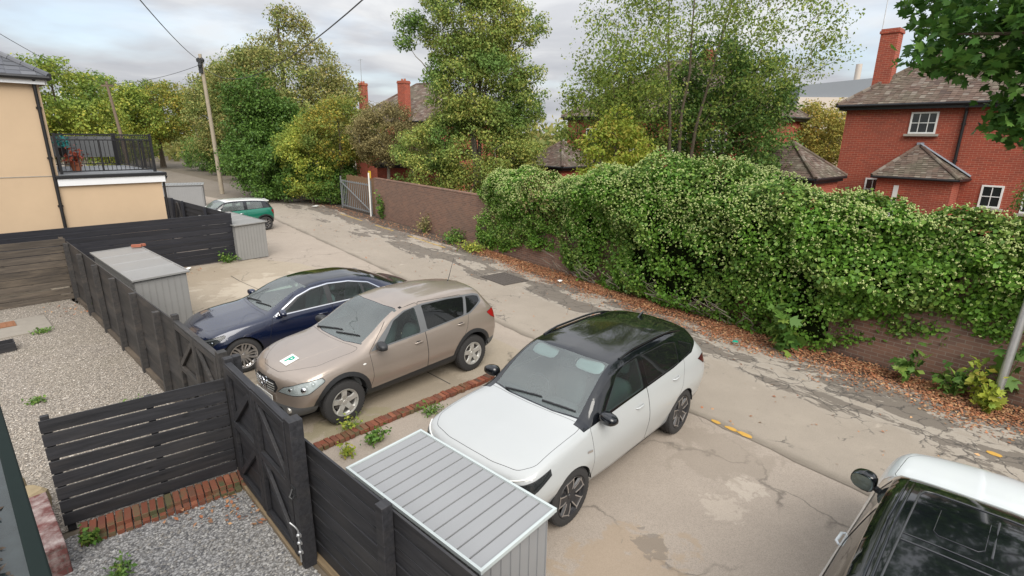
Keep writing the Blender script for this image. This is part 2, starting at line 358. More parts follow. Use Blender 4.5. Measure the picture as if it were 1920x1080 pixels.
def make_skin(sp):
    """half skin from cross sections. A section: x, zb, Ws, zs, Wm, zm, Wb, zbelt, yA, zA, zC"""
    net = []
    for (x, zb, Ws, zs, Wm, zm, Wb, zt, yA, zA, zC) in sp['sections']:
        b6 = Wb - 0.02
        net.append([(x, 0, zb), (x, Ws*.8, zb), (x, Ws, zs), (x, (Ws*.35+Wm*.65), zs+(zm-zs)*.45), (x, Wm, zm), (x, Wb*.75+Wm*.25+.004, zt-(zt-zm)*.30), (x, b6, zt),
                    (x, (b6+yA)/2+sp.get('tumble', .015), (zt+zA)/2), (x, yA, zA), (x, yA*.55, zA+(zC-zA)*.72), (x, 0, zC)])
    net = np.array(net, float)
    def cap(L, sgn, ks):
        zc = (L[0, 2]+L[-1, 2])/2; rows = []
        for s, d in ks:
            r = L.copy(); r[:, 1] *= s; r[:, 2] = zc+(r[:, 2]-zc)*s; r[:, 0] += sgn*d; rows.append(r)
        return rows
    f = cap(net[0], 1, sp.get('nose', [(.86, .03), (.6, .045), (.3, .05), (0, .052)])); r = cap(net[-1], -1, sp.get('tail', [(.86, .03), (.6, .045), (.3, .05), (0, .052)]))
    net = np.array(f[::-1] + list(net) + r)
    def bend(q):     # plan curvature of nose and tail
        xf, xr = sp['xf'], sp['xr']; y2 = (q[..., 1]/sp['W'])**2
        wf = np.clip((q[..., 0]-(xf-.75))/.75, 0, 1)**1.5; wr = np.clip(((xr+.6)-q[..., 0])/.6, 0, 1)**1.5
        q = q.copy(); q[..., 0] += -sp['bf']*y2*wf + sp['br']*y2*wr; return q
    def par(n):
        d = np.linalg.norm(np.diff(n, axis=0), axis=-1).mean(1); return np.concatenate([[0], np.cumsum(np.maximum(d, .01))])
    step = sp.get('step', .055)
    ui = par(net); qi = np.concatenate([np.linspace(ui[k], ui[k+1], max(1, round((ui[k+1]-ui[k])/step)), endpoint=False) for k in range(len(ui)-1)] + [[ui[-1]]])
    g = pchip(ui, net, qi); gt = g.transpose(1, 0, 2)
    uj = par(gt); segs = [np.linspace(uj[k], uj[k+1], max(2, round((uj[k+1]-uj[k])/step)), endpoint=False) for k in range(10)]
    qj = np.concatenate(segs+[[uj[-1]]]); jv = np.interp(qj, uj, np.arange(11))
    g = pchip(uj, gt, qj).transpose(1, 0, 2); g = bend(g)
    ni, nj = g.shape[:2]; bm = bmesh.new(); lj = bm.verts.layers.float.new('j')
    V = [[bm.verts.new(g[i, j]) for j in range(nj)] for i in range(ni)]
    for i in range(ni):
        for j in range(nj): V[i][j][lj] = jv[j]
    for i in range(ni-1):
        for j in range(nj-1): bm.faces.new((V[i][j], V[i+1][j], V[i+1][j+1], V[i][j+1]))
    bmesh.ops.remove_doubles(bm, verts=bm.verts, dist=1e-5)
    bmesh.ops.dissolve_degenerate(bm, edges=bm.edges[:], dist=1e-6)
    bm.normal_update(); bm.faces.ensure_lookup_table()
    s = sum((f.normal.y*f.calc_area()) for f in bm.faces)
    if s < 0: bmesh.ops.reverse_faces(bm, faces=bm.faces[:])
    bm.normal_update()
    return bm
def cut(bm, poly, view, flt):
    a, b = Vector(VIEWS[view][0]), Vector(VIEWS[view][1]); lj = bm.verts.layers.float['j']
    xs = [p[0] for p in poly]; ys = [p[1] for p in poly]; bx = (min(xs)-.03, max(xs)+.03, min(ys)-.03, max(ys)+.03)
    cand = []
    for f in bm.faces:
        if not flt(sum(v[lj] for v in f.verts)/len(f.verts), f.calc_center_median(), f.normal): continue
        A = [v.co.dot(a) for v in f.verts]; B = [v.co.dot(b) for v in f.verts]
        if max(A) < bx[0] or min(A) > bx[1] or max(B) < bx[2] or min(B) > bx[3]: continue
        cand.append(f)
    for i in range(len(poly)):
        p0, p1 = poly[i], poly[(i+1) % len(poly)]; d = (p1[0]-p0[0], p1[1]-p0[1])
        if math.hypot(*d) < 1e-6: continue
        no = (a*(-d[1])+b*d[0]).normalized(); co = a*p0[0]+b*p0[1]
        geo = set()
        for f in cand: geo.add(f); geo.update(f.edges); geo.update(f.verts)
        r = bmesh.ops.bisect_plane(bm, geom=list(geo), dist=1e-5, plane_co=co, plane_no=no)
        cand = [g for g in r['geom'] if isinstance(g, bmesh.types.BMFace)]
def F(jmin=-1, jmax=99, xmin=-99, xmax=99, ny=None, nx=None, nxr=None):
    def flt(j, c, n):
        return jmin < j < jmax and xmin < c.x < xmax and (ny is None or n.y > ny) and (nx is None or n.x > nx) and (nxr is None or n.x < nxr)
    return flt
def car_shell(root, sp, regions, paint_m):
    """regions: (label, view, polygon, filter, gap). Returns {label: [mesh objects]} ; mirrored left and right"""
    bm = make_skin(sp); lj = bm.verts.layers.float['j']
    for (lab, view, poly, flt, gap) in regions:
        cut(bm, poly, view, flt)
        if gap: cut(bm, inset(poly, gap), view, flt)
    bm.normal_update(); bm.verts.ensure_lookup_table(); bm.faces.ensure_lookup_table()
    fs = bm.faces[:]; C = np.array([f.calc_center_median() for f in fs]); lab = np.array(['body']*len(fs), dtype=object)
    js = [sum(v[lj] for v in f.verts)/len(f.verts) for f in fs]; cache = {}
    for (L, view, poly, flt, gap) in regions:
        A = np.array(VIEWS[view]); p2 = C @ A.T; ins = in_poly(p2, poly)
        ok = np.array([flt(js[i], fs[i].calc_center_median(), fs[i].normal) if ins[i] else False for i in range(len(fs))])
        lab[ok] = L
        if gap:
            core = in_poly(p2, inset(poly, gap)); lab[ok & ~core] = 'gap_'+L
    NV = {}
    for v in bm.verts:
        n = v.normal.copy()
        if abs(v.co.y) < 1e-4: n.y = 0; n.normalize()
        NV[v.index] = n
    out = {}
    def extract(labels, off=0.0, mirror=0, flip=False):
        vs, ns, ff, mi = [], [], [], []
        for sgn in ((1, -1) if mirror == 0 else (mirror,)):
            idx = {}
            for i, f in enumerate(fs):
                if lab[i] not in labels: continue
                q = []
                for v in f.verts:
                    if v.index not in idx:
                        idx[v.index] = len(vs); n = NV[v.index]; c = v.co+n*off; vs.append((c.x, c.y*sgn, c.z)); m = -1 if flip else 1; ns.append((n.x*m, n.y*sgn*m, n.z*m))
                    q.append(idx[v.index])
                if (sgn < 0) != flip: q.reverse()
                ff.append(q); mi.append(labels.index(lab[i]))
        return vs, ns, ff, mi
    def mk(name, labels, mats, parent, off=0.0, mirror=0, flip=False):
        vs, ns, ff, mi = extract(labels, off, mirror, flip)
        if not ff: return None
        me = bpy.data.meshes.new(name); me.from_pydata(vs, [], ff)
        for m in mats: me.materials.append(m)
        me.polygons.foreach_set('material_index', mi); me.polygons.foreach_set('use_smooth', [True]*len(ff))
        me.normals_split_custom_set_from_vertices(ns); return link(bpy.data.objects.new(name, me), parent)
    bm2 = bm.copy()
    bmesh.ops.duplicate(bm2, geom=bm2.faces[:]+bm2.edges[:]+bm2.verts[:])
    half = len(bm.verts); bm2.verts.ensure_lookup_table()
    for v in bm2.verts[half:]: v.co.y *= -1
    bm2.faces.ensure_lookup_table(); bmesh.ops.reverse_faces(bm2, faces=bm2.faces[len(bm.faces):])
    bm2.normal_update(); bvh = BVHTree.FromBMesh(bm2); bm2.free()
    mk.keep = bm
    return mk, bvh, set(lab)
def arch(zr, ra, xc, k=18):
    pts = [(xc+ra*math.cos(math.pi*i/k), zr+ra*math.sin(math.pi*i/k)) for i in range(k+1)]
    return [(xc+ra*.98, -1)] + pts + [(xc-ra*.98, -1)]
def hit(bvh, o, d):
    r = bvh.ray_cast(Vector(o), Vector(d).normalized()); return r[0], r[1]

def wheel(root, x, y, r, rim_r, style, width=.22, rear=False):
    """one wheel > tyre, rim"""
    sd_ = 1 if y > 0 else -1
    w = bpy.data.objects.new('wheel', None); w.empty_display_size = .2; link(w, root); w.location = (x, y, r)
    if sd_ < 0: w.rotation_euler = (0, 0, math.pi)
    h = width/2; b = MB()   # outer face at +y
    b.lathe([(rim_r+.004, h-.025), (rim_r+.012, h-.004), (rim_r+(r-rim_r)*.45, h), (r-.022, h-.012), (r-.006, h-.035), (r, h-.055), (r, h-.085), (r-.008, h-.088), (r-.008, h-.096), (r, h-.099), (r, -h+.06), (r-.02, -h+.012), (rim_r+.01, -h), (rim_r-.01, -h+.03), (rim_r-.01, h-.04)], 48, 'y', closed=True)
    for k in range(44):      # tread blocks cut by thin sipes on the shoulder
        a = 2*math.pi*k/44; M3 = Matrix.Rotation(-a, 3, 'Y')
        b.box(M3 @ Vector((r-.0125, h-.034, 0)), (.014, .030, .026), M3 @ Matrix.Rotation(.15, 3, 'X'))
    b.build('tyre', M['tyre'], w, 30)
    face = {'silver5': 'silver_rim', 'multi': 'machined_rim', 'two_tone': 'dark_rim', 'mini': 'dark_rim'}[style]
    b = MB(); R0 = rim_r
    b.lathe([(R0-.012, -h+.03), (R0-.03, -h+.06), (R0-.035, h-.05), (R0-.012, h-.03), (R0+.006, h-.012), (R0+.002, h-.004), (R0-.014, h-.010), (R0-.02, h-.03)], 48, 'y')
    b.lathe([(0, h-.028), (.030, h-.028), (.034, h-.034), (.062, h-.036), (.07, h-.06)], 20, 'y')
    def spoke(a, r0, r1, w0, w1, y0, y1, th=.022, bb=b, skew=0.0):
        M3 = Matrix.Rotation(-a, 3, 'Y')
        q = [(r0, y0, -w0/2), (r1, y1, -w1/2+skew), (r1, y1, w1/2+skew), (r0, y0, w0/2)]
        q2 = [(x_, y_-th, z_*1.25) for x_, y_, z_ in q]
        vs = [M3 @ Vector(p) for p in q+q2]
        bb.add(vs, [(0, 1, 2, 3), (7, 6, 5, 4), (0, 4, 5, 1), (2, 6, 7, 3), (1, 5, 6, 2), (3, 7, 4, 0)])
    yo, yi = h-.014, h-.034
    mats = [M[face]]
    if style == 'silver5':
        for k in range(5):
            a = 2*math.pi*k/5+.3; spoke(a, .04, R0*.55, .085, .066, yi, yo-.002); spoke(a, R0*.55, R0-.008, .066, .085, yo-.002, yo)
        for k in range(5):
            a = 2*math.pi*(k+.5)/5+.3; M3 = Matrix.Rotation(-a, 3, 'Y'); b.ball(M3 @ Vector((.058, h-.034, 0)), .011, 6, 4)
    elif style == 'multi':
        for k in range(5):
            for s in (-1, 1):
                a = 2*math.pi*k/5+.16*s; spoke(a, .05, R0*.62, .036, .028, yi, yo-.006, skew=.012*s); spoke(a+.045*s, R0*.60, R0-.006, .03, .036, yo-.006, yo, skew=.03*s)
            a = 2*math.pi*(k+.5)/5; spoke(a, .055, R0-.006, .02, .026, yi-.012, yo-.012)
    else:
        n = 5; c2 = MB()
        for k in range(n):
            a = 2*math.pi*k/n+.15; spoke(a, .04, R0*.55, .075, .105, yi, yo-.004); spoke(a, R0*.55, R0-.006, .105, .135, yo-.004, yo)
            spoke(a+math.pi/n, .05, R0*.5, .05, .03, yi-.006, yi-.010)
            M3 = Matrix.Rotation(-a, 3, 'Y')
            for sg in (-1, 1):      # bright cut edge running out along each spoke and hooking along the rim
                q = [(R0*.34, yi+.012, sg*.040), (R0*.60, yo+.002, sg*.050), (R0-.022, yo+.003, sg*.060), (R0-.020, yo+.003, sg*.085)]
                for p0, p1 in zip(q[:-1], q[1:]): c2.bar(M3 @ Vector(p0), M3 @ Vector(p1), .013, .006, M3 @ Vector((0, 1, 0)))
            p0, p1 = (R0-.030, yo+.0035, -.055), (R0-.030, yo+.0035, .055); c2.bar(M3 @ Vector(p0), M3 @ Vector(p1), .011, .006, M3 @ Vector((0, 1, 0)))
        o = b.build('rim', mats, w, 30); c2.build('rim_edge', M['machined_rim'], o, 30); mats = None
    if mats: o = b.build('rim', mats, w, 30)
    d = MB(); d.lathe([(0, h-.075), (R0*.72, h-.075), (R0*.72, h-.095), (0, h-.095)], 28, 'y'); d.box((R0*.5*(1 if not rear else -1), h-.085, .02), (.09, .06, .16)); d.build('brake_disc', M['brake'], w, 30)
    k = MB(); k.lathe([(0, -.03), (R0-.02, -.03)], 24, 'y'); k.build('wheel_back', M['dark_void'], w)
    return w

def mirror(root, bvh, x, z, mat, out=.20, size=(.085, .115, .075)):
    for s in (1, -1):
        p, n = hit(bvh, (x, 2*s, z), (0, -s, 0)); y = abs(p.y)
        b = MB(); b.ball((0, 0, 0), 1, 16, 10, size[0], size[1], size[2], .72)
        for i, v in enumerate(b.v):      # flat rear face, taper outwards
            X, Y, Z = v; k = 1-.25*max(0, Y/size[1]); b.v[i] = (max(X, -.045), Y, Z*k)
        o = b.build('wing_mirror', mat, root, 40); o.location = (x-.02, s*(y+out*.62), z+.065); o.rotation_euler = (0, R(-4), s*R(-8))
        if s < 0: o.scale = (1, -1, 1)
        g = MB(); g.ball((-.046, 0, 0), 1, 16, 8, .004, size[1]*.86, size[2]*.8, .7); g.build('mirror_glass', M['mirror_glass'], o, 40)
        st = MB(); st.prism([(-.03, -size[1]-.05, -.075), (.035, -size[1]-.05, -.075), (.03, -size[1]*.4, -.035), (-.02, -size[1]*.4, -.035)], 0, (0, 0, .03)); st.build('mirror_stalk', M['black_plastic'], o, 40)
def handles(parent_of, bvh, spots, mat, L=.17, recess=True):
    for (x, z, key) in spots:
        for s in (1, -1):
            p, n = hit(bvh, (x, 2*s, z), (0, -s, 0)); par_ = parent_of.get((key, s))
            b = MB(); b.tube([p+Vector((L/2, s*.002, -.004)), p+Vector((L*.34, s*.028, 0)), p+Vector((-L*.34, s*.030, .002)), p+Vector((-L/2, s*.003, 0))], [.008, .013, .013, .009], 8)
            o = b.build('door_handle', mat, par_, 60)
            if recess:
                c = MB(); c.ball(p+Vector((.01, s*.001, -.006)), 1, 14, 6, .06, .0045, .028, .9); c.build('handle_recess', M['trim_dark'], par_, 40)
def seats(root, xs, zs=.42, ys=(.37, -.37), mat='seat_fabric', hb=.62):
    for x in xs:
        for y in ys:
            b = MB(); b.ball((x, y, zs), 1, 14, 8, .27, .25, .10, .55)
            b.ball((x-.30, y, zs+hb*.52), 1, 14, 8, .09, .24, hb*.52, .55, Matrix.Rotation(R(-14), 3, 'Y'))
            b.ball((x-.42, y, zs+hb+.17), 1, 12, 8, .05, .13, .09, .6, Matrix.Rotation(R(-10), 3, 'Y')); b.build('seat', M[mat], root, 60)
def cabin(root, sp, xd, zd, w, rows, wheel_y=-.37):
    b = MB(); b.box(((xd+.25+sp['xr']*.86)/2, 0, .30), (xd+.25-sp['xr']*.86, w*1.9, .04)); b.build('cabin_floor', M['trim_dark'], root)
    b = MB(); b.prism([(xd+.46, -w, zd-.02), (xd-.02, -w, zd-.0), (xd-.12, -w, zd-.10), (xd-.02, -w, .42), (xd+.3, -w, .42)], 0, (0, 2*w, 0)); b.build('dashboard', M['trim_grey'], root, 30, .02)
    b = MB()
    for k in range(1): b.tube([Vector((xd-.27-.06*math.sin(a)*1.0, wheel_y+.185*math.cos(a), zd-.05+.17*math.sin(a))) for a in np.linspace(0, 2*math.pi, 25)], .016, 8)
    b.bar((xd-.27, wheel_y-.18, zd-.05), (xd-.27, wheel_y+.18, zd-.05), .03, .06); b.tube([(xd-.27, wheel_y, zd-.05), (xd-.02, wheel_y, zd-.12)], .03, 8); b.build('steering_wheel', M['black_plastic'], root, 50)
    seats(root, rows)
def wipers(root, bvh, pts):
    for (a, b_) in pts:
        P = []
        for t in np.linspace(0, 1, 7):
            x = a[0]+(b_[0]-a[0])*t; y = a[1]+(b_[1]-a[1])*t; p, n = hit(bvh, (x, y, 3), (0, 0, -1)); P.append(p+n*.016)
        m = MB(); m.tube(P, [.011, .013, .012, .012, .011, .01, .008], 6); m.tube([p+Vector((0, 0, -.010)) for p in P], .008, 4); m.build('windscreen_wiper', M['black_plastic'], root, 50)
def plate(root, bvh, x_from, z, w=.52, h=.11, front=True, mat='plate_white'):
    d = -1 if front else 1; p, n = hit(bvh, (x_from, 0, z), (d, 0, 0)); b = MB(); b.box((p.x-d*.012, 0, z), (.012, w, h)); return b.build('number_plate', M[mat], root, 30)
def arches(root, sp, zr, ra):
    for xc in (0, -sp['wb']):
        for s in (1, -1):
            b = MB(); yo = s*sp.get('arch_y', sp['W']-.035); yi = s*(sp['W']-.42); n = 20; vs = []
            for k in range(n+1):
                a = .14+(math.pi-.28)*k/n; vs += [(xc+(ra+.006)*math.cos(a), yo, zr+(ra+.006)*math.sin(a)), (xc+(ra+.006)*math.cos(a), yi, zr+(ra+.006)*math.sin(a))]
            b.add(vs, [(2*k, 2*k+1, 2*k+3, 2*k+2) for k in range(n)])
            b.add([v for i, v in enumerate(vs) if i % 2], [tuple(range(n+1))])
            b.build('wheel_arch_liner', M['dark_void'], root)
def underside(root, sp, z=.22):
    b = MB(); b.box(((sp['xf']+sp['xr'])/2, 0, z), (sp['xf']-sp['xr']-.5, 1.0, .10)); b.build('underside', M['dark_void'], root)

def assemble(root, sp, regions, pm, trim='black_plastic', front_glass='side_glass', rear_glass='privacy_glass', roof=None, bumper=None, extra=None):
    """split the skin into named parts; returns lookup for hanging more parts on"""
    mk, bvh, labs = car_shell(root, sp, regions, pm); P = {'root': root}
    gapm = M['dark_void']; ex = extra or {}
    gl = [l for l in labs if l.startswith('gap_') and not l.startswith(('gap_win', 'gap_glass', 'gap_dlo', 'gap_head', 'gap_tail', 'gap_grille', 'gap_roof', 'gap_screen', 'gap_rear_screen'))]
    inner = [l for l in labs if l not in ('arch', 'screen', 'rear_screen', 'glass_roof', 'head', 'tail') and not l.startswith('glass')]
    body = ['body'] + gl
    P['body'] = mk('body', body, [pm]+[gapm]*len(gl), root)
    mk('cabin_lining', inner, [M['cabin_cloth']], root, -.022, 0, True)
    if 'bonnet' in labs: P['bonnet'] = mk('bonnet', ['bonnet'], [pm], root)
    if 'roof' in labs: P['roof'] = mk('roof', ['roof'], [roof or pm], root)
    for l in ('front_bumper', 'rear_bumper'):
        if l in labs: mk(l, [l], [bumper or M[trim]], root)
    if 'cladding' in labs: mk('wheel_arch_cladding', ['cladding'], [M['black_plastic']], root, .006)
    for k, nm in (('screen', 'windscreen'), ('rear_screen', 'rear_window')):
        g = 'gap_'+k
        if k in labs: mk(nm, [k]+([g] if g in labs else []), [M['screen_glass' if k == 'screen' else 'privacy_glass']]+[M['gloss_black']], root, .0)
    for s in (1, -1):
        for d in ('front_door', 'rear_door'):
            if d in labs: P[(d, s)] = mk(d, [d], [pm], root, 0, s)
        par_ = P.get(('front_door', s), root); pr = P.get(('rear_door', s), root)
        if 'dlo' in labs or 'gap_dlo' in labs:
            mats = {'dlo': M[trim], 'gap_dlo': M[ex.get('dlo_edge', trim)]}; L = [l for l in ('dlo', 'gap_dlo') if l in labs]
            mk('window_surround', L, [mats[l] for l in L], root, .002, s)
        for l, nm, par2, mat in (('glass_front', 'side_window', par_, front_glass), ('glass_rear', 'side_window', pr, rear_glass), ('glass_quarter', 'quarter_window', root, rear_glass)):
            if l in labs: mk(nm, [l]+(['gap_'+l] if 'gap_'+l in labs else []), [M[mat], M['black_plastic']], par2, -.002, s)
        for l, nm, mat in (('head', 'headlight', ex.get('lens', 'lamp_clear')), ('tail', 'tail_light', ex.get('tail', 'lamp_red'))):
            if l in labs:
                o = mk(nm, [l]+(['gap_'+l] if 'gap_'+l in labs else []), [M[mat], M['black_plastic']], root, .003, s); P[(l, s)] = o
                if l == 'head':
                    mk('lamp_housing', [l], [M[ex.get('housing', 'lamp_bright')]], o, -.05, s)
        if 'side_skirt' in labs: mk('side_skirt', ['side_skirt'], [M['black_plastic']], root, .004, s)
    if 'grille' in labs: P['grille'] = mk('grille', ['grille']+(['gap_grille'] if 'gap_grille' in labs else []), [M[ex.get('grille', 'black_plastic')], M[ex.get('grille_edge', 'chrome')]], root, .004)
    if 'intake' in labs: mk('air_intake', ['intake'], [M['dark_void']], root, .003)
    return P, bvh
# ---------------------------------------------------------------- the five cars
def common_parts(root, sp, bvh, P, zr, r, rim_r, style, hx, wx=.0, width=.22):
    for x in (0, -sp['wb']):
        for s in (1, -1): wheel(root, x, s*(sp['track']-width/2), r, rim_r, style, width, x < 0)
    arches(root, sp, zr, sp['ra']); underside(root, sp)

def white_suv():
    root = thing('parked_car', 'white crossover with black roof and black mirrors parked behind the ribbed grey shed', 'car', (0.045, 5.655, 0), -2.3175, 'cars parked on the forecourt')
    pm = paint('white_paint', (0.42, 0.435, 0.435), 0, .25, .8)
    sp = dict(xf=.90, xr=-3.575, W=.93, wb=2.675, ra=.375, track=.905, bf=.19, br=.12, tumble=.02, sections=[
        (.80, .22, .64, .30, .82, .55, .80, .78, .70, .83, .865),
        (.68, .20, .72, .28, .895, .60, .855, .855, .76, .895, .935),
        (.35, .20, .74, .28, .92, .64, .87, .93, .77, .975, 1.01),
        (.0, .20, .76, .28, .925, .66, .87, .975, .76, 1.02, 1.055),
        (-.32, .20, .80, .28, .925, .68, .865, 1.01, .72, 1.065, 1.115),
        (-.65, .20, .82, .28, .922, .69, .865, 1.035, .69, 1.285, 1.34),
        (-.95, .20, .83, .28, .92, .69, .862, 1.05, .655, 1.455, 1.51),
        (-1.15, .20, .83, .28, .92, .69, .86, 1.058, .64, 1.515, 1.57),
        (-1.6, .20, .83, .28, .92, .69, .86, 1.075, .635, 1.55, 1.607),
        (-2.2, .20, .83, .28, .925, .70, .86, 1.10, .625, 1.548, 1.61),
        (-2.8, .20, .82, .28, .93, .74, .855, 1.14, .60, 1.515, 1.58),
        (-3.18, .22, .80, .30, .925, .76, .85, 1.165, .585, 1.455, 1.52),
        (-3.36, .24, .79, .32, .915, .78, .84, 1.15, .64, 1.28, 1.33),
        (-3.48, .28, .76, .36, .89, .78, .82, 1.08, .70, 1.12, 1.14),
        (-3.53, .34, .72, .42, .85, .72, .77, .98, .68, 1.02, 1.04)])
    zr = .35; A = F(-1, 5.6)
    V = [(.83, .42, .675), (.80, .42, .765), (.64, .70, .80), (.36, .86, .885), (.36, .88, .82), (.60, .80, .685)]
    regs = [('bonnet', 'top', rounded([(.735, -.05), (.72, .35), (.65, .66), (.50, .775), (-.22, .775), (-.33, .745), (-.275, .35), (-.25, -.05)], .06), F(5.9, 99, nx=-.5), .005),
            ('front_door', 'side', rounded([(-.40, .33), (-.37, .80), (-.37, 1.03), (-1.02, 1.535), (-1.66, 1.56), (-1.66, .33)], .05), F(2.2, 8.0), .006),
            ('rear_door', 'side', rounded([(-1.66, .33), (-2.20, .33), (-2.36, .55), (-2.60, .80), (-2.74, 1.12), (-2.66, 1.50), (-1.66, 1.56)], .05), F(2.2, 8.0), .006),
            ('dlo', 'side', [(-.27, 1.02), (-.55, 1.045), (-1.5, 1.082), (-2.4, 1.12), (-3.0, 1.18), (-3.26, 1.29), (-3.30, 1.8), (-.2, 1.8)], F(5.6, 8.2, xmax=-.25), 0),
            ('roof', 'top', [(-1.02, -.05), (-1.06, .3), (-1.14, .75), (-3.28, .75), (-3.28, -.05)], F(7.9), 0),
            ('glass_front', 'side', rounded([(-.66, 1.075), (-1.60, 1.105), (-1.60, 1.485), (-1.28, 1.475), (-1.08, 1.41)], .03), F(5.6, 8.0), .008),
            ('glass_rear', 'side', rounded([(-1.70, 1.108), (-2.58, 1.145), (-2.66, 1.41), (-2.35, 1.465), (-1.70, 1.487)], .03), F(5.6, 8.0), .008),
            ('glass_quarter', 'side', rounded([(-2.66, 1.15), (-2.98, 1.195), (-3.10, 1.27), (-2.76, 1.40)], .02), F(5.6, 8.0), .006),
            ('screen', 'top', rounded([(-.265, -.3), (-.29, .35), (-.37, .715), (-1.13, .63), (-1.075, .3), (-1.06, -.3)], .03), F(8.15, xmin=-1.2), .022),
            ('rear_screen', 'top', rounded([(-3.19, -.3), (-3.16, .52), (-3.36, .58), (-3.40, -.3)], .02), F(8.1), .02),
            ('grille', 'front', [(-.05, .56), (-.05, .80), (.42, .80), (.68, .815), (.72, .73), (.50, .62)], F(-1, 99, xmin=.40, nx=.15), .008),
            ('intake', 'front', rounded([(.52, .36), (.62, .54), (.74, .50), (.70, .36)], .03), F(-1, 99, xmin=.3, nx=.05), 0),
            ('intake', 'front', [(-.05, .26), (-.05, .42), (.36, .42), (.44, .28)], F(-1, 99, xmin=.3, nx=.05), 0),
            ('head', 'corner', pv('corner', V), F(-1, 99, xmin=.2, nx=.02), .010),
            ('tail', 'rear', pv('rear', [(-3.52, .62, .93), (-3.50, .62, 1.02), (-3.30, .84, 1.085), (-3.14, .88, 1.05), (-3.30, .88, .94)]), F(-1, 99, xmax=-3.0, nxr=.0), .006),
            ('side_skirt', 'side', [(-.36, .20), (-.36, .265), (-2.3, .285), (-2.3, .20)], F(1, 4), 0),
            ('rear_bumper', 'side', [(-2.95, .2), (-3.0, .44), (-3.7, .50), (-3.7, .2)], F(-1, 5), 0),
            ('arch', 'side', arch(zr, .375, 0), A, 0), ('arch', 'side', arch(zr, .375, -2.675), A, 0)]
    P, bvh = assemble(root, sp, regs, pm, trim='gloss_black', roof=M['gloss_black'], front_glass='side_glass', extra=dict(lens='lamp_smoked', tail='lamp_dark_red', housing='trim_dark', grille='gloss_black', grille_edge='gloss_black'))
    common_parts(root, sp, bvh, P, zr, .352, .245, 'two_tone', 0, width=.225)
    mirror(root, bvh, -.56, 1.05, M['gloss_black'], .19)
    handles(P, bvh, [(-1.42, .93, 'front_door'), (-2.42, .985, 'rear_door')], pm, .18, False)
    cabin(root, sp, -.62, .99, .70, [-1.35, -2.2])
    wipers(root, bvh, [((-.33, -.45), (-.40, .10)), ((-.36, .14), (-.42, .60))])
    for s in (1, -1):      # roof rails standing off the roof edge
        pts = []
        for x in np.linspace(-1.28, -2.95, 12):
            p, n = hit(bvh, (x, s*.615, 3), (0, 0, -1)); e = min(1, 6*min((-1.28-x), (x+2.95))/1.67); pts.append(p+Vector((0, 0, .004+.028*e)))
        b = MB(); b.tube(pts, .017, 8); b.build('roof_rail', M['gloss_black'], root, 60)
        o = P.get(('head', s))          # slim bright strip over the lamp, light units inside
        if o:
            b = MB()
            for q in ((.70, .50, .70), (.64, .60, .71)): b.ball((q[0]-.02, s*q[1], q[2]), .032, 10, 6)
            b.build('lamp_unit', M['trim_grey'], o, 50)
            pts = []
            for t in np.linspace(0, 1, 8):
                yy = .40+.43*t; zz = .775+.045*t+.05*t*t; p, n = hit(bvh, (2, s*yy, zz), (-1, 0, 0))
                if p: pts.append(p+n*.006)
            b = MB(); b.tube(pts, .009, 6); b.build('light_strip', M['plate_white'], o, 60)
    p, n = hit(bvh, (-2.86, 0, 3), (0, 0, -1)); b = MB()
    b.prism([(p.x+.07, -.012, p.z-.005), (p.x-.05, -.016, p.z-.005), (p.x-.075, -.004, p.z+.065), (p.x-.045, -.004, p.z+.062)], 0, (0, .024, 0)); b.build('aerial', M['gloss_black'], root, 30)
    b = MB(); p, n = hit(bvh, (-.30, 2, .80), (0, -1, 0)); b.bar(p+Vector((.05, .004, .01)), p+Vector((-.05, .004, -.01)), .004, .03); b.build('side_badge', M['chrome'], root)
    b = MB(); b.box((-.98, 0, 1.40), (.10, .14, .09)); b.ball((-1.05, 0, 1.36), 1, 10, 6, .02, .12, .035, .7); b.build('rear_view_mirror', M['black_plastic'], root, 40)
    for y in (.36, -.36):
        b = MB(); b.ball((-1.02, y, 1.455), 1, 12, 6, .10, .20, .012, .6, Matrix.Rotation(R(-32), 3, 'Y').inverted()); b.build('sun_visor', M['plate_white'], root, 50)
    return root

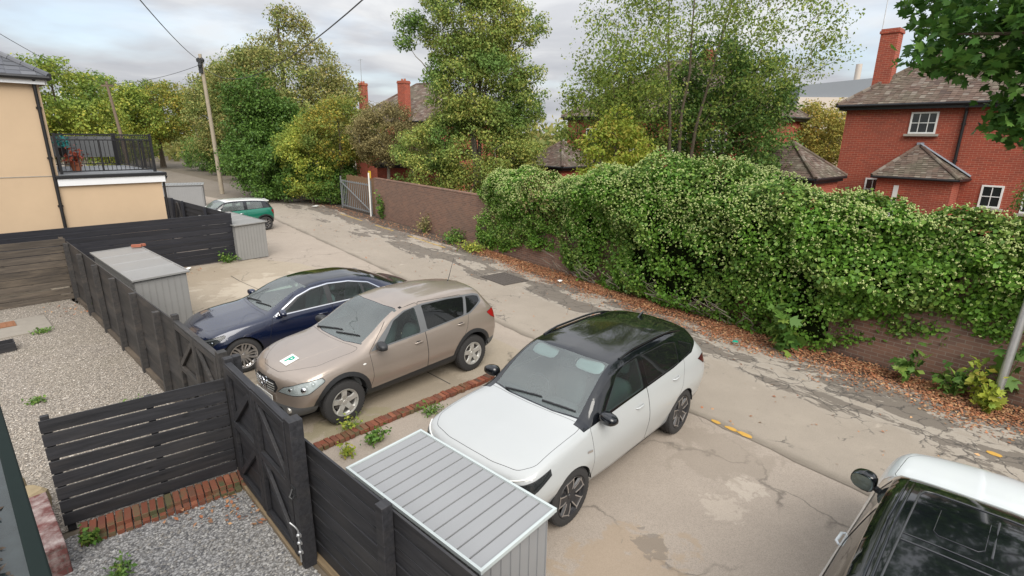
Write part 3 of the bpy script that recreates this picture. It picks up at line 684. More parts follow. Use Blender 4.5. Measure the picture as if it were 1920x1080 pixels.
def bronze_suv():
    root = thing('parked_car', 'bronze brown crossover with grey mirrors and a green letter plate on its bonnet', 'car', (-3.112, 7.7276, 0), -2.3078, 'cars parked on the forecourt')
    pm = paint('bronze_paint', (0.33, 0.275, 0.232), .45, .30)
    sp = dict(xf=.85, xr=-3.465, W=.89, wb=2.63, ra=.40, track=.865, bf=.24, br=.20, tumble=.025, sections=[
        (.76, .26, .60, .34, .74, .55, .72, .70, .60, .79, .83),
        (.60, .24, .68, .32, .84, .62, .80, .82, .66, .885, .925),
        (.30, .24, .72, .32, .885, .66, .84, .915, .69, .965, 1.005),
        (.0, .24, .74, .32, .895, .68, .85, .955, .70, 1.015, 1.055),
        (-.30, .24, .78, .32, .89, .68, .845, .985, .705, 1.055, 1.105),
        (-.60, .24, .80, .32, .885, .68, .84, 1.01, .685, 1.19, 1.25),
        (-.95, .24, .80, .32, .885, .68, .837, 1.03, .635, 1.385, 1.44),
        (-1.22, .24, .80, .32, .885, .68, .835, 1.045, .60, 1.485, 1.545),
        (-1.65, .24, .80, .32, .885, .68, .833, 1.065, .595, 1.53, 1.598),
        (-2.2, .24, .80, .32, .888, .70, .83, 1.09, .585, 1.525, 1.60),
        (-2.7, .24, .79, .32, .89, .74, .82, 1.12, .56, 1.485, 1.56),
        (-3.02, .26, .77, .34, .885, .76, .81, 1.14, .535, 1.425, 1.50),
        (-3.20, .28, .75, .36, .87, .78, .80, 1.12, .585, 1.25, 1.30),
        (-3.36, .32, .72, .40, .845, .78, .775, 1.04, .64, 1.08, 1.10),
        (-3.41, .38, .68, .46, .80, .72, .72, .94, .62, .98, 1.0)])
    zr = .37; A = F(-1, 5.6)
    V = [(.80, .36, .635), (.72, .46, .735), (.50, .64, .82), (.28, .80, .865), (.26, .84, .80), (.50, .78, .655), (.66, .62, .625)]
    ring = lambda xc: arch(zr, .468, xc)
    regs = [('bonnet', 'top', rounded([(.70, -.05), (.68, .25), (.52, .46), (.28, .66), (-.25, .715), (-.37, .70), (-.30, .35), (-.27, -.05)], .06), F(5.9, 99, nx=-.5), .005),
            ('front_door', 'side', rounded([(-.44, .40), (-.50, .60), (-.47, 1.0), (-1.02, 1.47), (-1.56, 1.53), (-1.58, .40)], .05), F(2.2, 8.05), .006),
            ('rear_door', 'side', rounded([(-1.58, .40), (-2.13, .40), (-2.36, .70), (-2.50, .90), (-2.58, 1.12), (-2.55, 1.46), (-1.56, 1.53)], .05), F(2.2, 8.05), .006),
            ('cladding', 'side', [(-.30, .24), (-.30, .40), (-2.30, .45), (-2.30, .24)], F(1, 5), 0),
            ('cladding', 'side', ring(0), A, 0), ('cladding', 'side', ring(-2.63), A, 0),
            ('front_bumper', 'side', [(.30, .2), (.34, .44), (1.0, .45), (1.0, .2)], F(-1, 6), 0),
            ('rear_bumper', 'side', [(-2.95, .2), (-3.0, .52), (-3.7, .56), (-3.7, .2)], F(-1, 6), 0),
            ('dlo', 'side', rounded([(-.50, 1.005), (-1.5, 1.045), (-2.62, 1.12), (-2.98, 1.26), (-3.0, 1.37), (-2.86, 1.415), (-2.2, 1.475), (-1.62, 1.49), (-1.26, 1.455), (-1.0, 1.36)], .03), F(5.5, 8.0), .006),
            ('glass_front', 'side', rounded([(-.72, 1.035), (-1.48, 1.065), (-1.48, 1.465), (-1.28, 1.44), (-1.03, 1.345)], .03), F(5.6, 8.0), .006),
            ('glass_rear', 'side', rounded([(-1.62, 1.072), (-2.46, 1.125), (-2.58, 1.415), (-2.2, 1.452), (-1.62, 1.468)], .03), F(5.6, 8.0), .006),
            ('glass_quarter', 'side', rounded([(-2.53, 1.13), (-2.62, 1.145), (-2.94, 1.275), (-2.955, 1.35), (-2.84, 1.385), (-2.64, 1.41)], .02), F(5.6, 8.0), .006),
            ('screen', 'top', rounded([(-.30, -.3), (-.33, .35), (-.43, .69), (-1.19, .605), (-1.13, .3), (-1.115, -.3)], .04), F(8.1, xmin=-1.3), .014),
            ('rear_screen', 'top', rounded([(-3.06, -.3), (-3.05, .50), (-3.22, .58), (-3.27, -.3)], .02), F(8.1), .02),
            ('grille', 'front', rounded([(-.05, .60), (-.05, .79), (.28, .775), (.36, .70), (.30, .60)], .02), F(-1, 99, xmin=.55, nx=.2), .014),
            ('intake', 'front', rounded([(-.05, .30), (-.05, .40), (.40, .40), (.46, .30)], .02), F(-1, 99, xmin=.3, nx=.05), 0),
            ('head', 'corner', rounded(pv('corner', V), .03), F(-1, 99, xmin=.15, nx=.02), .008),
            ('tail', 'rear', rounded(pv('rear', [(-3.38, .66, .90), (-3.36, .66, 1.04), (-3.20, .80, 1.10), (-3.04, .85, 1.06), (-3.14, .87, .96), (-3.30, .86, .88)]), .03), F(-1, 99, xmax=-2.9, nxr=.0), .004),
            ('arch', 'side', arch(zr, .40, 0), A, 0), ('arch', 'side', arch(zr, .40, -2.63), A, 0)]
    P, bvh = assemble(root, sp, regs, pm, trim='trim_grey', extra=dict(grille='trim_dark'))
    common_parts(root, sp, bvh, P, zr, .346, .212, 'silver5', 0, width=.215)
    mirror(root, bvh, -.62, 1.02, M['black_plastic'], .19, (.08, .115, .07))
    handles(P, bvh, [(-1.40, .925, 'front_door'), (-2.36, 1.0, 'rear_door')], pm, .17, True)
    cabin(root, sp, -.62, .98, .68, [-1.3, -2.1])
    wipers(root, bvh, [((-.37, -.55), (-.48, .08)), ((-.40, .02), (-.52, .52))])
    g = P['grille']
    for s in (1, -1):        # bright bars either side of the round badge
        for k, z in enumerate((.625, .66, .695, .73)):
            pts = []
            for y in np.linspace(.11, .30-.02*abs(k-1.5), 6):
                p, n = hit(bvh, (2, s*y, z), (-1, 0, 0)); pts.append(p+n*.012)
            b = MB(); b.tube(pts, .0085, 6); b.build('grille_bar', M['silver_rim'], g, 50)
        o = P[('head', s)]; b = MB()
        for q, r_ in (((.62, .50, .70), .055), ((.48, .66, .72), .062), ((.38, .74, .79), .035)):
            p, n = hit(bvh, Vector(q)*1+Vector((1.5, s*1.5-(q[1]-s*q[1])*0, 0)) if False else (q[0]+1, s*(q[1]+1), q[2]), (-1, -s, 0))
            b.ball(p-n*.045, r_, 12, 8)
        b.build('lamp_unit', M['chrome'], o, 50)
    p, n = hit(bvh, (2, 0, .705), (-1, 0, 0)); b = MB(); x0 = p.x+.022
    b.tube([(x0, .062*math.cos(a), .705+.062*math.sin(a)) for a in np.linspace(0, 2*math.pi, 29)], .009, 8); b.box((x0, 0, .705), (.012, .15, .030)); b.build('badge', M['chrome'], g, 40)
    for s in (1, -1):
        b = MB(); p, n = hit(bvh, (2, s*.085, .66), (-1, 0, 0)); b.bar(p+Vector((.012, s*.03, .09)), p+Vector((.014, -s*.035, -.055)), .022, .02); b.build('grille_bar', M['chrome'], g, 40)
        b = MB(); p, n = hit(bvh, (2, s*.52, .37), (-1, 0, 0)); b.lathe([(0, .012), (.045, .012), (.05, .0), (.05, -.04)], 18, 'x', (p.x, p.y, p.z)); b.build('fog_lamp', M['silver_rim'], root, 40)
        b = MB(); p, n = hit(bvh, (-.36, s*2, .86), (0, -s, 0)); b.ball(p, 1, 10, 6, .03, .008, .014); b.build('side_repeater', M['plate_white'], root, 60)
    # learner-style plate: a white card with a green letter lying on the bonnet
    p, n = hit(bvh, (.46, .13, 3), (0, 0, -1)); t1 = Vector((1, 0, 0)); t1 = (t1-n*t1.dot(n)).normalized(); t2 = n.cross(t1)
    rz = Matrix.Rotation(R(4), 3, 'Z'); Mx = Matrix((-t2, t1*-1, n)).transposed()      # letter upright as seen from the screen side
    Mx = Matrix((t2, -t1, n)).transposed(); b = MB(); b.box(p+n*.004, (.215, .215, .003), Mx)
    o = b.build('letter_plate', M['plate_white'], P['bonnet'], 30)
    cu = bpy.data.curves.new('letter', 'FONT'); cu.body = 'P'; cu.size = .20; cu.extrude = .0015; cu.offset = .006; cu.align_x = 'CENTER'; cu.align_y = 'CENTER'
    tmp = bpy.data.objects.new('letter', cu); COL.objects.link(tmp); dg = bpy.context.evaluated_depsgraph_get(); dg.update()
    me = bpy.data.meshes.new_from_object(tmp.evaluated_get(dg)); bpy.data.objects.remove(tmp)
    me.materials.clear(); me.materials.append(M['green_print']); lo = link(bpy.data.objects.new('letter', me), o)
    lo.matrix_local = Matrix.Translation(p+n*.0072) @ Mx.to_4x4()
    b = MB(); p, n = hit(bvh, (-2.78, 0, 3), (0, 0, -1)); b.tube([p, p+Vector((-.02, 0, .02)), p+Vector((-.17, 0, .42))], [.016, .007, .003], 6); b.build('aerial', M['black_plastic'], root, 40)
    plate(root, bvh, 2, .50)
    b = MB(); p, n = hit(bvh, (-1.08, .0, 3), (0, 0, -1)); b.ball(p+Vector((-.07, 0, -.10)), 1, 10, 6, .02, .12, .035, .7); b.build('rear_view_mirror', M['black_plastic'], root, 40)
    for sy in (1, -1):       # pressed crease in the bonnet
        pts = []
        for q in np.linspace(0, 1, 10):
            p, n = hit(bvh, (.52-.72*q, sy*(.26+.16*q), 3), (0, 0, -1)); pts.append(p-n*.0065)
        b = MB(); b.tube(pts, .009, 8); b.build('bonnet_crease', pm, P['bonnet'], 60)
    return root

def navy_saloon():
    root = thing('parked_car', 'navy blue saloon with chrome window line parked beside the bronze car', 'car', (-5.437, 9.5075, 0), -2.4062, 'cars parked on the forecourt')
    pm = paint('navy_paint', (0.005, 0.010, 0.034), .2, .18)
    sp = dict(xf=.80, xr=-3.886, W=.905, wb=2.84, ra=.365, track=.885, bf=.24, br=.22, tumble=.03, sections=[
        (.70, .20, .58, .28, .74, .50, .72, .64, .60, .70, .73),
        (.54, .17, .68, .25, .86, .54, .80, .74, .66, .79, .82),
        (.25, .17, .72, .25, .90, .58, .83, .815, .69, .855, .885),
        (-.1, .17, .74, .25, .905, .62, .845, .87, .70, .905, .935),
        (-.45, .17, .78, .25, .90, .63, .85, .905, .70, .95, .985),
        (-.72, .17, .80, .25, .895, .63, .845, .925, .665, 1.07, 1.115),
        (-1.05, .17, .80, .25, .892, .63, .842, .935, .61, 1.235, 1.285),
        (-1.35, .17, .80, .25, .892, .63, .84, .94, .575, 1.325, 1.38),
        (-1.75, .17, .80, .25, .895, .64, .84, .95, .56, 1.37, 1.432),
        (-2.25, .17, .80, .25, .90, .66, .84, .965, .55, 1.36, 1.43),
        (-2.70, .17, .79, .25, .905, .68, .835, .975, .535, 1.285, 1.36),
        (-3.10, .19, .77, .27, .90, .70, .82, .985, .565, 1.135, 1.21),
        (-3.40, .21, .75, .29, .885, .71, .805, .985, .63, 1.035, 1.075),
        (-3.65, .26, .72, .34, .86, .71, .78, .965, .66, 1.01, 1.03),
        (-3.80, .34, .68, .42, .82, .70, .74, .90, .64, .965, .985)])
    zr = .335; A = F(-1, 5.6)
    V = [(.70, .44, .56), (.66, .46, .66), (.46, .68, .735), (.22, .80, .785), (.24, .84, .74), (.48, .78, .585)]
    regs = [('bonnet', 'top', rounded([(.60, -.05), (.58, .30), (.42, .58), (.20, .67), (-.40, .715), (-.50, .69), (-.46, .35), (-.44, -.05)], .06), F(5.9, 99, nx=-.5), .005),
            ('front_door', 'side', rounded([(-.46, .28), (-.48, .60), (-.56, .90), (-1.15, 1.30), (-1.72, 1.37), (-1.74, .28)], .05), F(2.2, 8.05), .006),
            ('rear_door', 'side', rounded([(-1.74, .28), (-2.35, .28), (-2.52, .55), (-2.62, .70), (-2.86, .98), (-2.6, 1.28), (-1.72, 1.37)], .05), F(2.2, 8.05), .006),
            ('roof', 'top', [(-1.30, -.05), (-1.31, .3), (-1.39, .75), (-2.62, .75), (-2.62, -.05)], F(8.15), 0),
            ('dlo', 'side', rounded([(-.58, .925), (-1.5, .955), (-2.5, .985), (-2.92, 1.00), (-2.95, 1.03), (-2.62, 1.235), (-2.2, 1.325), (-1.75, 1.345), (-1.4, 1.305), (-1.1, 1.21)], .025), F(5.5, 8.0), .018),
            ('glass_front', 'side', rounded([(-.80, .965), (-1.66, .985), (-1.66, 1.315), (-1.42, 1.275), (-1.16, 1.19)], .02), F(5.6, 8.0), .004),
            ('glass_rear', 'side', rounded([(-1.76, .988), (-2.42, 1.01), (-2.42, 1.255), (-2.2, 1.298), (-1.76, 1.32)], .02), F(5.6, 8.0), .004),
            ('glass_quarter', 'side', rounded([(-2.47, 1.012), (-2.84, 1.03), (-2.60, 1.195), (-2.47, 1.235)], .02), F(5.6, 8.0), .004),
            ('screen', 'top', rounded([(-.475, -.3), (-.50, .35), (-.575, .68), (-1.37, .575), (-1.315, .3), (-1.30, -.3)], .04), F(8.1, xmin=-1.5), .016),
            ('rear_screen', 'top', rounded([(-2.70, -.3), (-2.72, .46), (-3.24, .58), (-3.32, -.3)], .03), F(8.1), .02),
            ('grille', 'front', rounded([(-.05, .44), (-.05, .67), (.32, .66), (.36, .58), (.30, .44)], .03), F(-1, 99, xmin=.4, nx=.2), .012),
            ('intake', 'front', rounded([(-.05, .22), (-.05, .36), (.62, .36), (.70, .24)], .02), F(-1, 99, xmin=.3, nx=.05), 0),
            ('head', 'corner', rounded(pv('corner', V), .02), F(-1, 99, xmin=.1, nx=.02), .006),
            ('tail', 'rear', rounded(pv('rear', [(-3.80, .50, .80), (-3.78, .50, .90), (-3.60, .78, .93), (-3.46, .85, .90), (-3.60, .86, .78)]), .02), F(-1, 99, xmax=-3.3, nxr=.0), .004),
            ('side_skirt', 'side', [(-.36, .16), (-.36, .215), (-2.46, .215), (-2.46, .16)], F(1, 4), 0),
            ('arch', 'side', arch(zr, .365, 0), A, 0), ('arch', 'side', arch(zr, .365, -2.84), A, 0)]
    P, bvh = assemble(root, sp, regs, pm, trim='black_plastic', rear_glass='side_glass', roof=M['gloss_black'], extra=dict(lens='lamp_smoked', dlo_edge='chrome', grille='trim_dark', housing='trim_grey'))
    common_parts(root, sp, bvh, P, zr, .332, .235, 'multi', 0, width=.225)
    mirror(root, bvh, -.72, .935, pm, .17, (.07, .115, .065))
    handles(P, bvh, [(-1.52, .83, 'front_door'), (-2.50, .865, 'rear_door')], pm, .2, False)
    cabin(root, sp, -.78, .88, .68, [-1.5, -2.4], )
    wipers(root, bvh, [((-.54, -.5), (-.62, .10)), ((-.56, .0), (-.66, .55))])
    g = P['grille']
    for k, z in enumerate((.50, .60)):
        pts = [];
        for y in np.linspace(-.29, .29, 9):
            p, n = hit(bvh, (2, y, z), (-1, 0, 0)); pts.append(p+n*.012)
        b = MB(); b.tube(pts, .010, 6); b.build('grille_bar', M['chrome'], g, 50)
    p, n = hit(bvh, (2, 0, .55), (-1, 0, 0)); b = MB(); b.tube([(p.x+.02, .085*math.cos(a), .55+.085*math.sin(a)) for a in np.linspace(0, 2*math.pi, 29)], .008, 8)
    for k in range(3):
        a = math.pi/2+2*math.pi*k/3; b.bar((p.x+.02, 0, .55), (p.x+.02, .085*math.cos(a), .55+.085*math.sin(a)), .014, .01)
    b.build('badge', M['chrome'], g, 40)
    for s in (1, -1):
        o = P[('head', s)]; b = MB()
        for q in ((.52, .56, .64), (.38, .70, .67)):
            p, n = hit(bvh, (q[0]+1, s*(q[1]+1), q[2]), (-1, -s, 0)); b.ball(p-n*.05, .045, 12, 8)
        b.build('lamp_unit', M['chrome'], o, 50)
        pts = []
        for t in np.linspace(0, 1, 7):
            q = Vector((.62-.34*t, .50+.29*t, .665+.085*t)); p, n = hit(bvh, (q.x+1, s*(q.y+1), q.z), (-1, -s, 0)); pts.append(p-n*.012)
        b = MB(); b.tube(pts, .010, 6); b.build('light_strip', M['plate_white'], o, 60)
    plate(root, bvh, 2, .36)
    b = MB(); p, n = hit(bvh, (-1.22, .0, 3), (0, 0, -1)); b.ball(p+Vector((-.07, 0, -.10)), 1, 10, 6, .02, .12, .035, .7); b.build('rear_view_mirror', M['black_plastic'], root, 40)
    return root

def green_hatch():
    root = thing('parked_car', 'small green hatchback with white roof parked beyond the far grey shed', 'car', (-13.55, 22.6, 0), -2.36, 'cars parked on the forecourt')
    pm = paint('green_paint', (0.006, 0.16, 0.105), .3, .28); wp = paint('white_roof_paint', (0.80, 0.80, 0.78), 0, .3)
    sp = dict(xf=.72, xr=-3.10, W=.865, wb=2.495, ra=.355, track=.845, bf=.26, br=.20, tumble=.03, step=.075, sections=[
        (.62, .22, .58, .30, .72, .50, .70, .66, .58, .74, .78),
        (.46, .20, .66, .28, .82, .56, .78, .78, .62, .85, .89),
        (.15, .20, .70, .28, .855, .62, .81, .865, .64, .925, .965),
        (-.2, .20, .74, .28, .865, .64, .82, .90, .64, .97, 1.01),
        (-.45, .20, .76, .28, .86, .64, .815, .92, .66, 1.01, 1.06),
        (-.70, .20, .78, .28, .855, .64, .81, .93, .66, 1.20, 1.25),
        (-.95, .20, .78, .28, .855, .64, .81, .94, .645, 1.335, 1.375),
        (-1.35, .20, .78, .28, .858, .65, .81, .955, .645, 1.365, 1.41),
        (-1.9, .20, .78, .28, .862, .66, .81, .97, .635, 1.355, 1.41),
        (-2.4, .20, .77, .28, .865, .68, .805, .99, .61, 1.32, 1.385),
        (-2.72, .22, .76, .30, .86, .68, .80, 1.0, .60, 1.27, 1.335),
        (-2.88, .26, .74, .34, .845, .68, .785, .99, .64, 1.10, 1.14),
        (-2.99, .30, .70, .38, .82, .66, .75, .92, .65, .97, .98),
        (-3.04, .36, .66, .44, .77, .62, .70, .86, .62, .89, .90)])
    zr = .315; A = F(-1, 5.6)
    regs = [('bonnet', 'top', rounded([(.50, -.05), (.46, .40), (.20, .66), (-.36, .70), (-.42, .35), (-.40, -.05)], .06), F(5.9, 99, nx=-.5), .005),
            ('front_door', 'side', rounded([(-.46, .32), (-.46, .90), (-.80, 1.28), (-1.72, 1.36), (-1.76, .32)], .05), F(2.2, 8.0), .007),
            ('cladding', 'side', [(-.30, .20), (-.30, .27), (-2.2, .27), (-2.2, .20)], F(1, 4), 0),
            ('cladding', 'side', arch(zr, .415, 0), A, 0), ('cladding', 'side', arch(zr, .415, -2.495), A, 0),
            ('rear_bumper', 'side', [(-2.80, .2), (-2.85, .50), (-3.3, .52), (-3.3, .2)], F(-1, 6), 0),
            ('roof', 'top', [(-.90, -.05), (-.96, .8), (-2.80, .8), (-2.80, -.05)], F(8.0), 0),
            ('dlo', 'side', [(-.42, .90), (-.6, .935), (-1.5, .965), (-2.6, 1.0), (-2.82, 1.005), (-2.74, 1.40), (-.40, 1.40)], F(5.6, 8.0, xmax=-.43), 0),
            ('glass_front', 'side', rounded([(-.72, .965), (-1.66, .985), (-1.66, 1.325), (-1.0, 1.30), (-.86, 1.22)], .02), F(5.6, 8.0), .006),
            ('glass_quarter', 'side', rounded([(-1.80, .99), (-2.45, 1.01), (-2.45, 1.28), (-1.80, 1.32)], .02), F(5.6, 8.0), .006),
            ('screen', 'top', rounded([(-.43, -.3), (-.45, .35), (-.50, .66), (-.955, .64), (-.93, .3), (-.925, -.3)], .03), F(8.0, xmin=-1.1), .014),
            ('rear_screen', 'top', rounded([(-2.78, -.3), (-2.77, .52), (-2.90, .6), (-2.92, -.3)], .02), F(8.1), .02),
            ('tail', 'rear', rounded(pv('rear', [(-3.02, .60, .72), (-3.0, .60, .90), (-2.88, .78, .93), (-2.80, .82, .88), (-2.88, .83, .72)]), .03), F(-1, 99, xmax=-2.6, nxr=.0), .008),
            ('head', 'corner', rounded(pv('corner', [(.55, .42, .64), (.50, .42, .80), (.30, .66, .84), (.18, .74, .76), (.30, .74, .62)]), .08), F(-1, 99, xmin=.0, nx=.02), .008),
            ('grille', 'front', rounded([(-.05, .42), (-.05, .68), (.34, .66), (.30, .42)], .03), F(-1, 99, xmin=.3, nx=.2), .012),
            ('arch', 'side', arch(zr, .355, 0), A, 0), ('arch', 'side', arch(zr, .355, -2.495), A, 0)]
    P, bvh = assemble(root, sp, regs, pm, trim='gloss_black', front_glass='screen_glass', rear_glass='screen_glass', roof=wp)
    common_parts(root, sp, bvh, P, zr, .31, .215, 'mini', 0, width=.20)
    mirror(root, bvh, -.62, .95, wp, .16, (.065, .105, .06))
    handles(P, bvh, [(-1.52, .83, 'front_door')], M['chrome'], .17, False)
    cabin(root, sp, -.70, .90, .64, [-1.3, -2.0])
    b = MB(); pts = []
    for y in np.linspace(-.60, .60, 9): pts.append(Vector((-2.74+.10*abs(y)**2, y, 1.325-.06*abs(y))))
    for p in range(8): b.bar(pts[p], pts[p+1], .20, .028)
    b.build('roof_spoiler', wp, root, 50)
    return root

def white_4x4():
    root = thing('parked_car', 'large white car cut by the picture corner, with black glass roof and black mirror', 'car', (4.54, 4.08, 0), R(43.8), 'cars parked on the forecourt')
    pm = paint('white_paint_cold', (0.66, 0.69, 0.70), 0, .25, .8)
    sp = dict(xf=.86, xr=-3.55, W=.98, wb=2.68, ra=.39, track=.95, bf=.30, br=.16, tumble=.02, sections=[
        (.74, .24, .64, .32, .80, .60, .80, .84, .68, .95, .98),
        (.58, .22, .74, .30, .92, .66, .88, .93, .76, 1.02, 1.05),
        (.30, .22, .78, .30, .965, .70, .92, .985, .79, 1.07, 1.10),
        (.0, .22, .80, .30, .975, .72, .925, 1.01, .79, 1.095, 1.125),
        (-.32, .22, .82, .30, .975, .73, .92, 1.03, .785, 1.12, 1.155),
        (-.60, .22, .84, .30, .97, .73, .915, 1.045, .75, 1.27, 1.32),
        (-.95, .22, .84, .30, .97, .73, .91, 1.06, .70, 1.47, 1.52),
        (-1.2, .22, .84, .30, .97, .73, .91, 1.07, .675, 1.565, 1.61),
        (-1.65, .22, .84, .30, .97, .73, .91, 1.09, .67, 1.61, 1.655),
        (-2.2, .22, .84, .30, .975, .75, .905, 1.12, .655, 1.60, 1.645),
        (-2.8, .22, .83, .30, .98, .78, .895, 1.16, .625, 1.545, 1.59),
        (-3.15, .24, .81, .32, .965, .80, .88, 1.17, .605, 1.48, 1.53),
        (-3.34, .28, .78, .36, .94, .80, .86, 1.13, .66, 1.25, 1.30),
        (-3.47, .34, .74, .42, .88, .76, .80, 1.02, .68, 1.06, 1.08)])
    zr = .365; A = F(-1, 5.6)
    regs = [('bonnet', 'top', rounded([(.66, -.05), (.62, .38), (.46, .68), (.25, .80), (-.30, .82), (-.38, .76), (-.34, .35), (-.32, -.05)], .08), F(5.9, 99, nx=-.5), .005),
            ('front_door', 'side', rounded([(-.42, .36), (-.42, 1.0), (-1.05, 1.58), (-1.66, 1.62), (-1.66, .36)], .05), F(2.2, 8.0), .006),
            ('rear_door', 'side', rounded([(-1.66, .36), (-2.22, .36), (-2.40, .60), (-2.60, .90), (-2.72, 1.12), (-2.66, 1.58), (-1.66, 1.62)], .05), F(2.2, 8.0), .006),
            ('dlo', 'side', [(-.38, 1.05), (-1.5, 1.085), (-2.4, 1.13), (-3.30, 1.19), (-3.30, 1.8), (-.3, 1.8)], F(5.6, 8.2, xmax=-.3), 0),
            ('roof', 'top', [(-1.10, -.05), (-1.12, .3), (-1.18, .8), (-3.26, .8), (-3.26, -.05)], F(7.8), 0),
            ('glass_front', 'side', rounded([(-.70, 1.085), (-1.60, 1.115), (-1.60, 1.55), (-1.30, 1.535), (-1.05, 1.46)], .03), F(5.6, 7.9), .008),
            ('glass_rear', 'side', rounded([(-1.70, 1.118), (-2.60, 1.165), (-2.66, 1.49), (-2.3, 1.535), (-1.70, 1.552)], .03), F(5.6, 7.9), .008),
            ('screen', 'top', rounded([(-.34, -.3), (-.37, .35), (-.44, .77), (-1.18, .685), (-1.135, .3), (-1.125, -.3)], .04), F(8.12, xmin=-1.25), .016),
            ('rear_screen', 'top', rounded([(-3.20, -.3), (-3.19, .56), (-3.36, .62), (-3.40, -.3)], .02), F(8.1), .02),
            ('grille', 'front', rounded([(-.05, .66), (-.05, .84), (.50, .84), (.48, .66)], .03), F(-1, 99, xmin=.4, nx=.2), .012),
            ('head', 'corner', rounded(pv('corner', [(.66, .56, .74), (.64, .56, .86), (.40, .86, .92), (.28, .90, .80)]), .02), F(-1, 99, xmin=.1, nx=.02), .008),
            ('tail', 'rear', rounded(pv('rear', [(-3.46, .60, .90), (-3.44, .60, 1.02), (-3.24, .88, 1.06), (-3.22, .92, .92)]), .02), F(-1, 99, xmax=-3.0, nxr=.0), .008),
            ('cladding', 'side', [(-.36, .22), (-.36, .32), (-2.3, .34), (-2.3, .22)], F(1, 4), 0),
            ('arch', 'side', arch(zr, .39, 0), A, 0), ('arch', 'side', arch(zr, .39, -2.68), A, 0)]
    P, bvh = assemble(root, sp, regs, pm, trim='gloss_black', roof=M['gloss_black'], rear_glass='privacy_glass', extra=dict(grille='trim_dark'))
    common_parts(root, sp, bvh, P, zr, .365, .255, 'two_tone', 0, width=.235)
    mirror(root, bvh, -.62, 1.06, M['gloss_black'], .17, (.085, .108, .10))
    handles(P, bvh, [(-1.42, .95, 'front_door'), (-2.42, 1.0, 'rear_door')], pm, .2, False)
    cabin(root, sp, -.66, 1.0, .74, [-1.4, -2.3])
    # panoramic roof glass lying proud of the roof skin, with bright seams and a blind rail inside
    def on_roof(x, y, e): p, n = hit(bvh, (x, y, 3), (0, 0, -1)); return p+n*e
    def patch(x0, x1, y0, y1, e, nx=10, ny=10):
        vs = [on_roof(x0+(x1-x0)*i/nx, y0+(y1-y0)*j/ny, e) for i in range(nx+1) for j in range(ny+1)]
        b = MB(); b.add(vs, [(i*(ny+1)+j, i*(ny+1)+j+1, (i+1)*(ny+1)+j+1, (i+1)*(ny+1)+j) for i in range(nx) for j in range(ny)]); return b
    def loop(name, pts, r, m, par_):
        b = MB(); b.tube([on_roof(x, y, .006) for x, y in pts], r, 6); b.build(name, m, par_, 60)
    pg = patch(-1.30, -2.95, -.53, .53, .004).build('roof_glass', M['gloss_black'], P['roof'], 60)
    ring = [(-1.32, -.50), (-1.30, -.44)] + [(-1.30, y) for y in np.linspace(-.4, .4, 9)] + [(-1.30, .44), (-1.32, .50)] + [(x, .52) for x in np.linspace(-1.4, -2.95, 14)]
    loop('glass_seam', ring, .007, M['seam_dark'], pg); loop('glass_seam', [(x, -.52) for x in np.linspace(-1.34, -2.95, 14)], .007, M['seam_dark'], pg)
    loop('glass_seam', [(-2.02, y) for y in np.linspace(-.51, .51, 10)], .004, M['seam_dark'], pg); loop('glass_seam', [(-2.10, y) for y in np.linspace(-.51, .51, 10)], .006, M['seam_dark'], pg)
    loop('roof_hatch_line', [(-1.50, .10), (-1.86, .10), (-1.90, .13), (-1.90, .34), (-1.86, .37), (-1.56, .37)], .0025, M['seam_dark'], pg); loop('roof_hatch_line', [(-1.42, .06), (-1.92, .06)], .007, M['seam_dark'], pg)
    for s in (1, -1):
        for yy in (.585, .625):
            b = MB(); b.tube([on_roof(x, s*(yy-.03*max(0, (-x-1.9))), .004) for x in np.linspace(-1.22, -3.05, 16)], .012, 6); b.build('roof_rail', M['gloss_black'], root, 60)
    return root
# ---------------------------------------------------------------- ground
UX, UY = .67, .743           # direction from the yards towards the lane
WX, WY = -.743, .67          # along the row of yards, away from the camera
LX, LY = -.617, .787         # along the lane, away from the camera
def lane_pt(s, v): return (7.5+LX*s-.787*v, 9.5+LY*s-.617*v)     # s along the brick wall, v out from it towards the cars

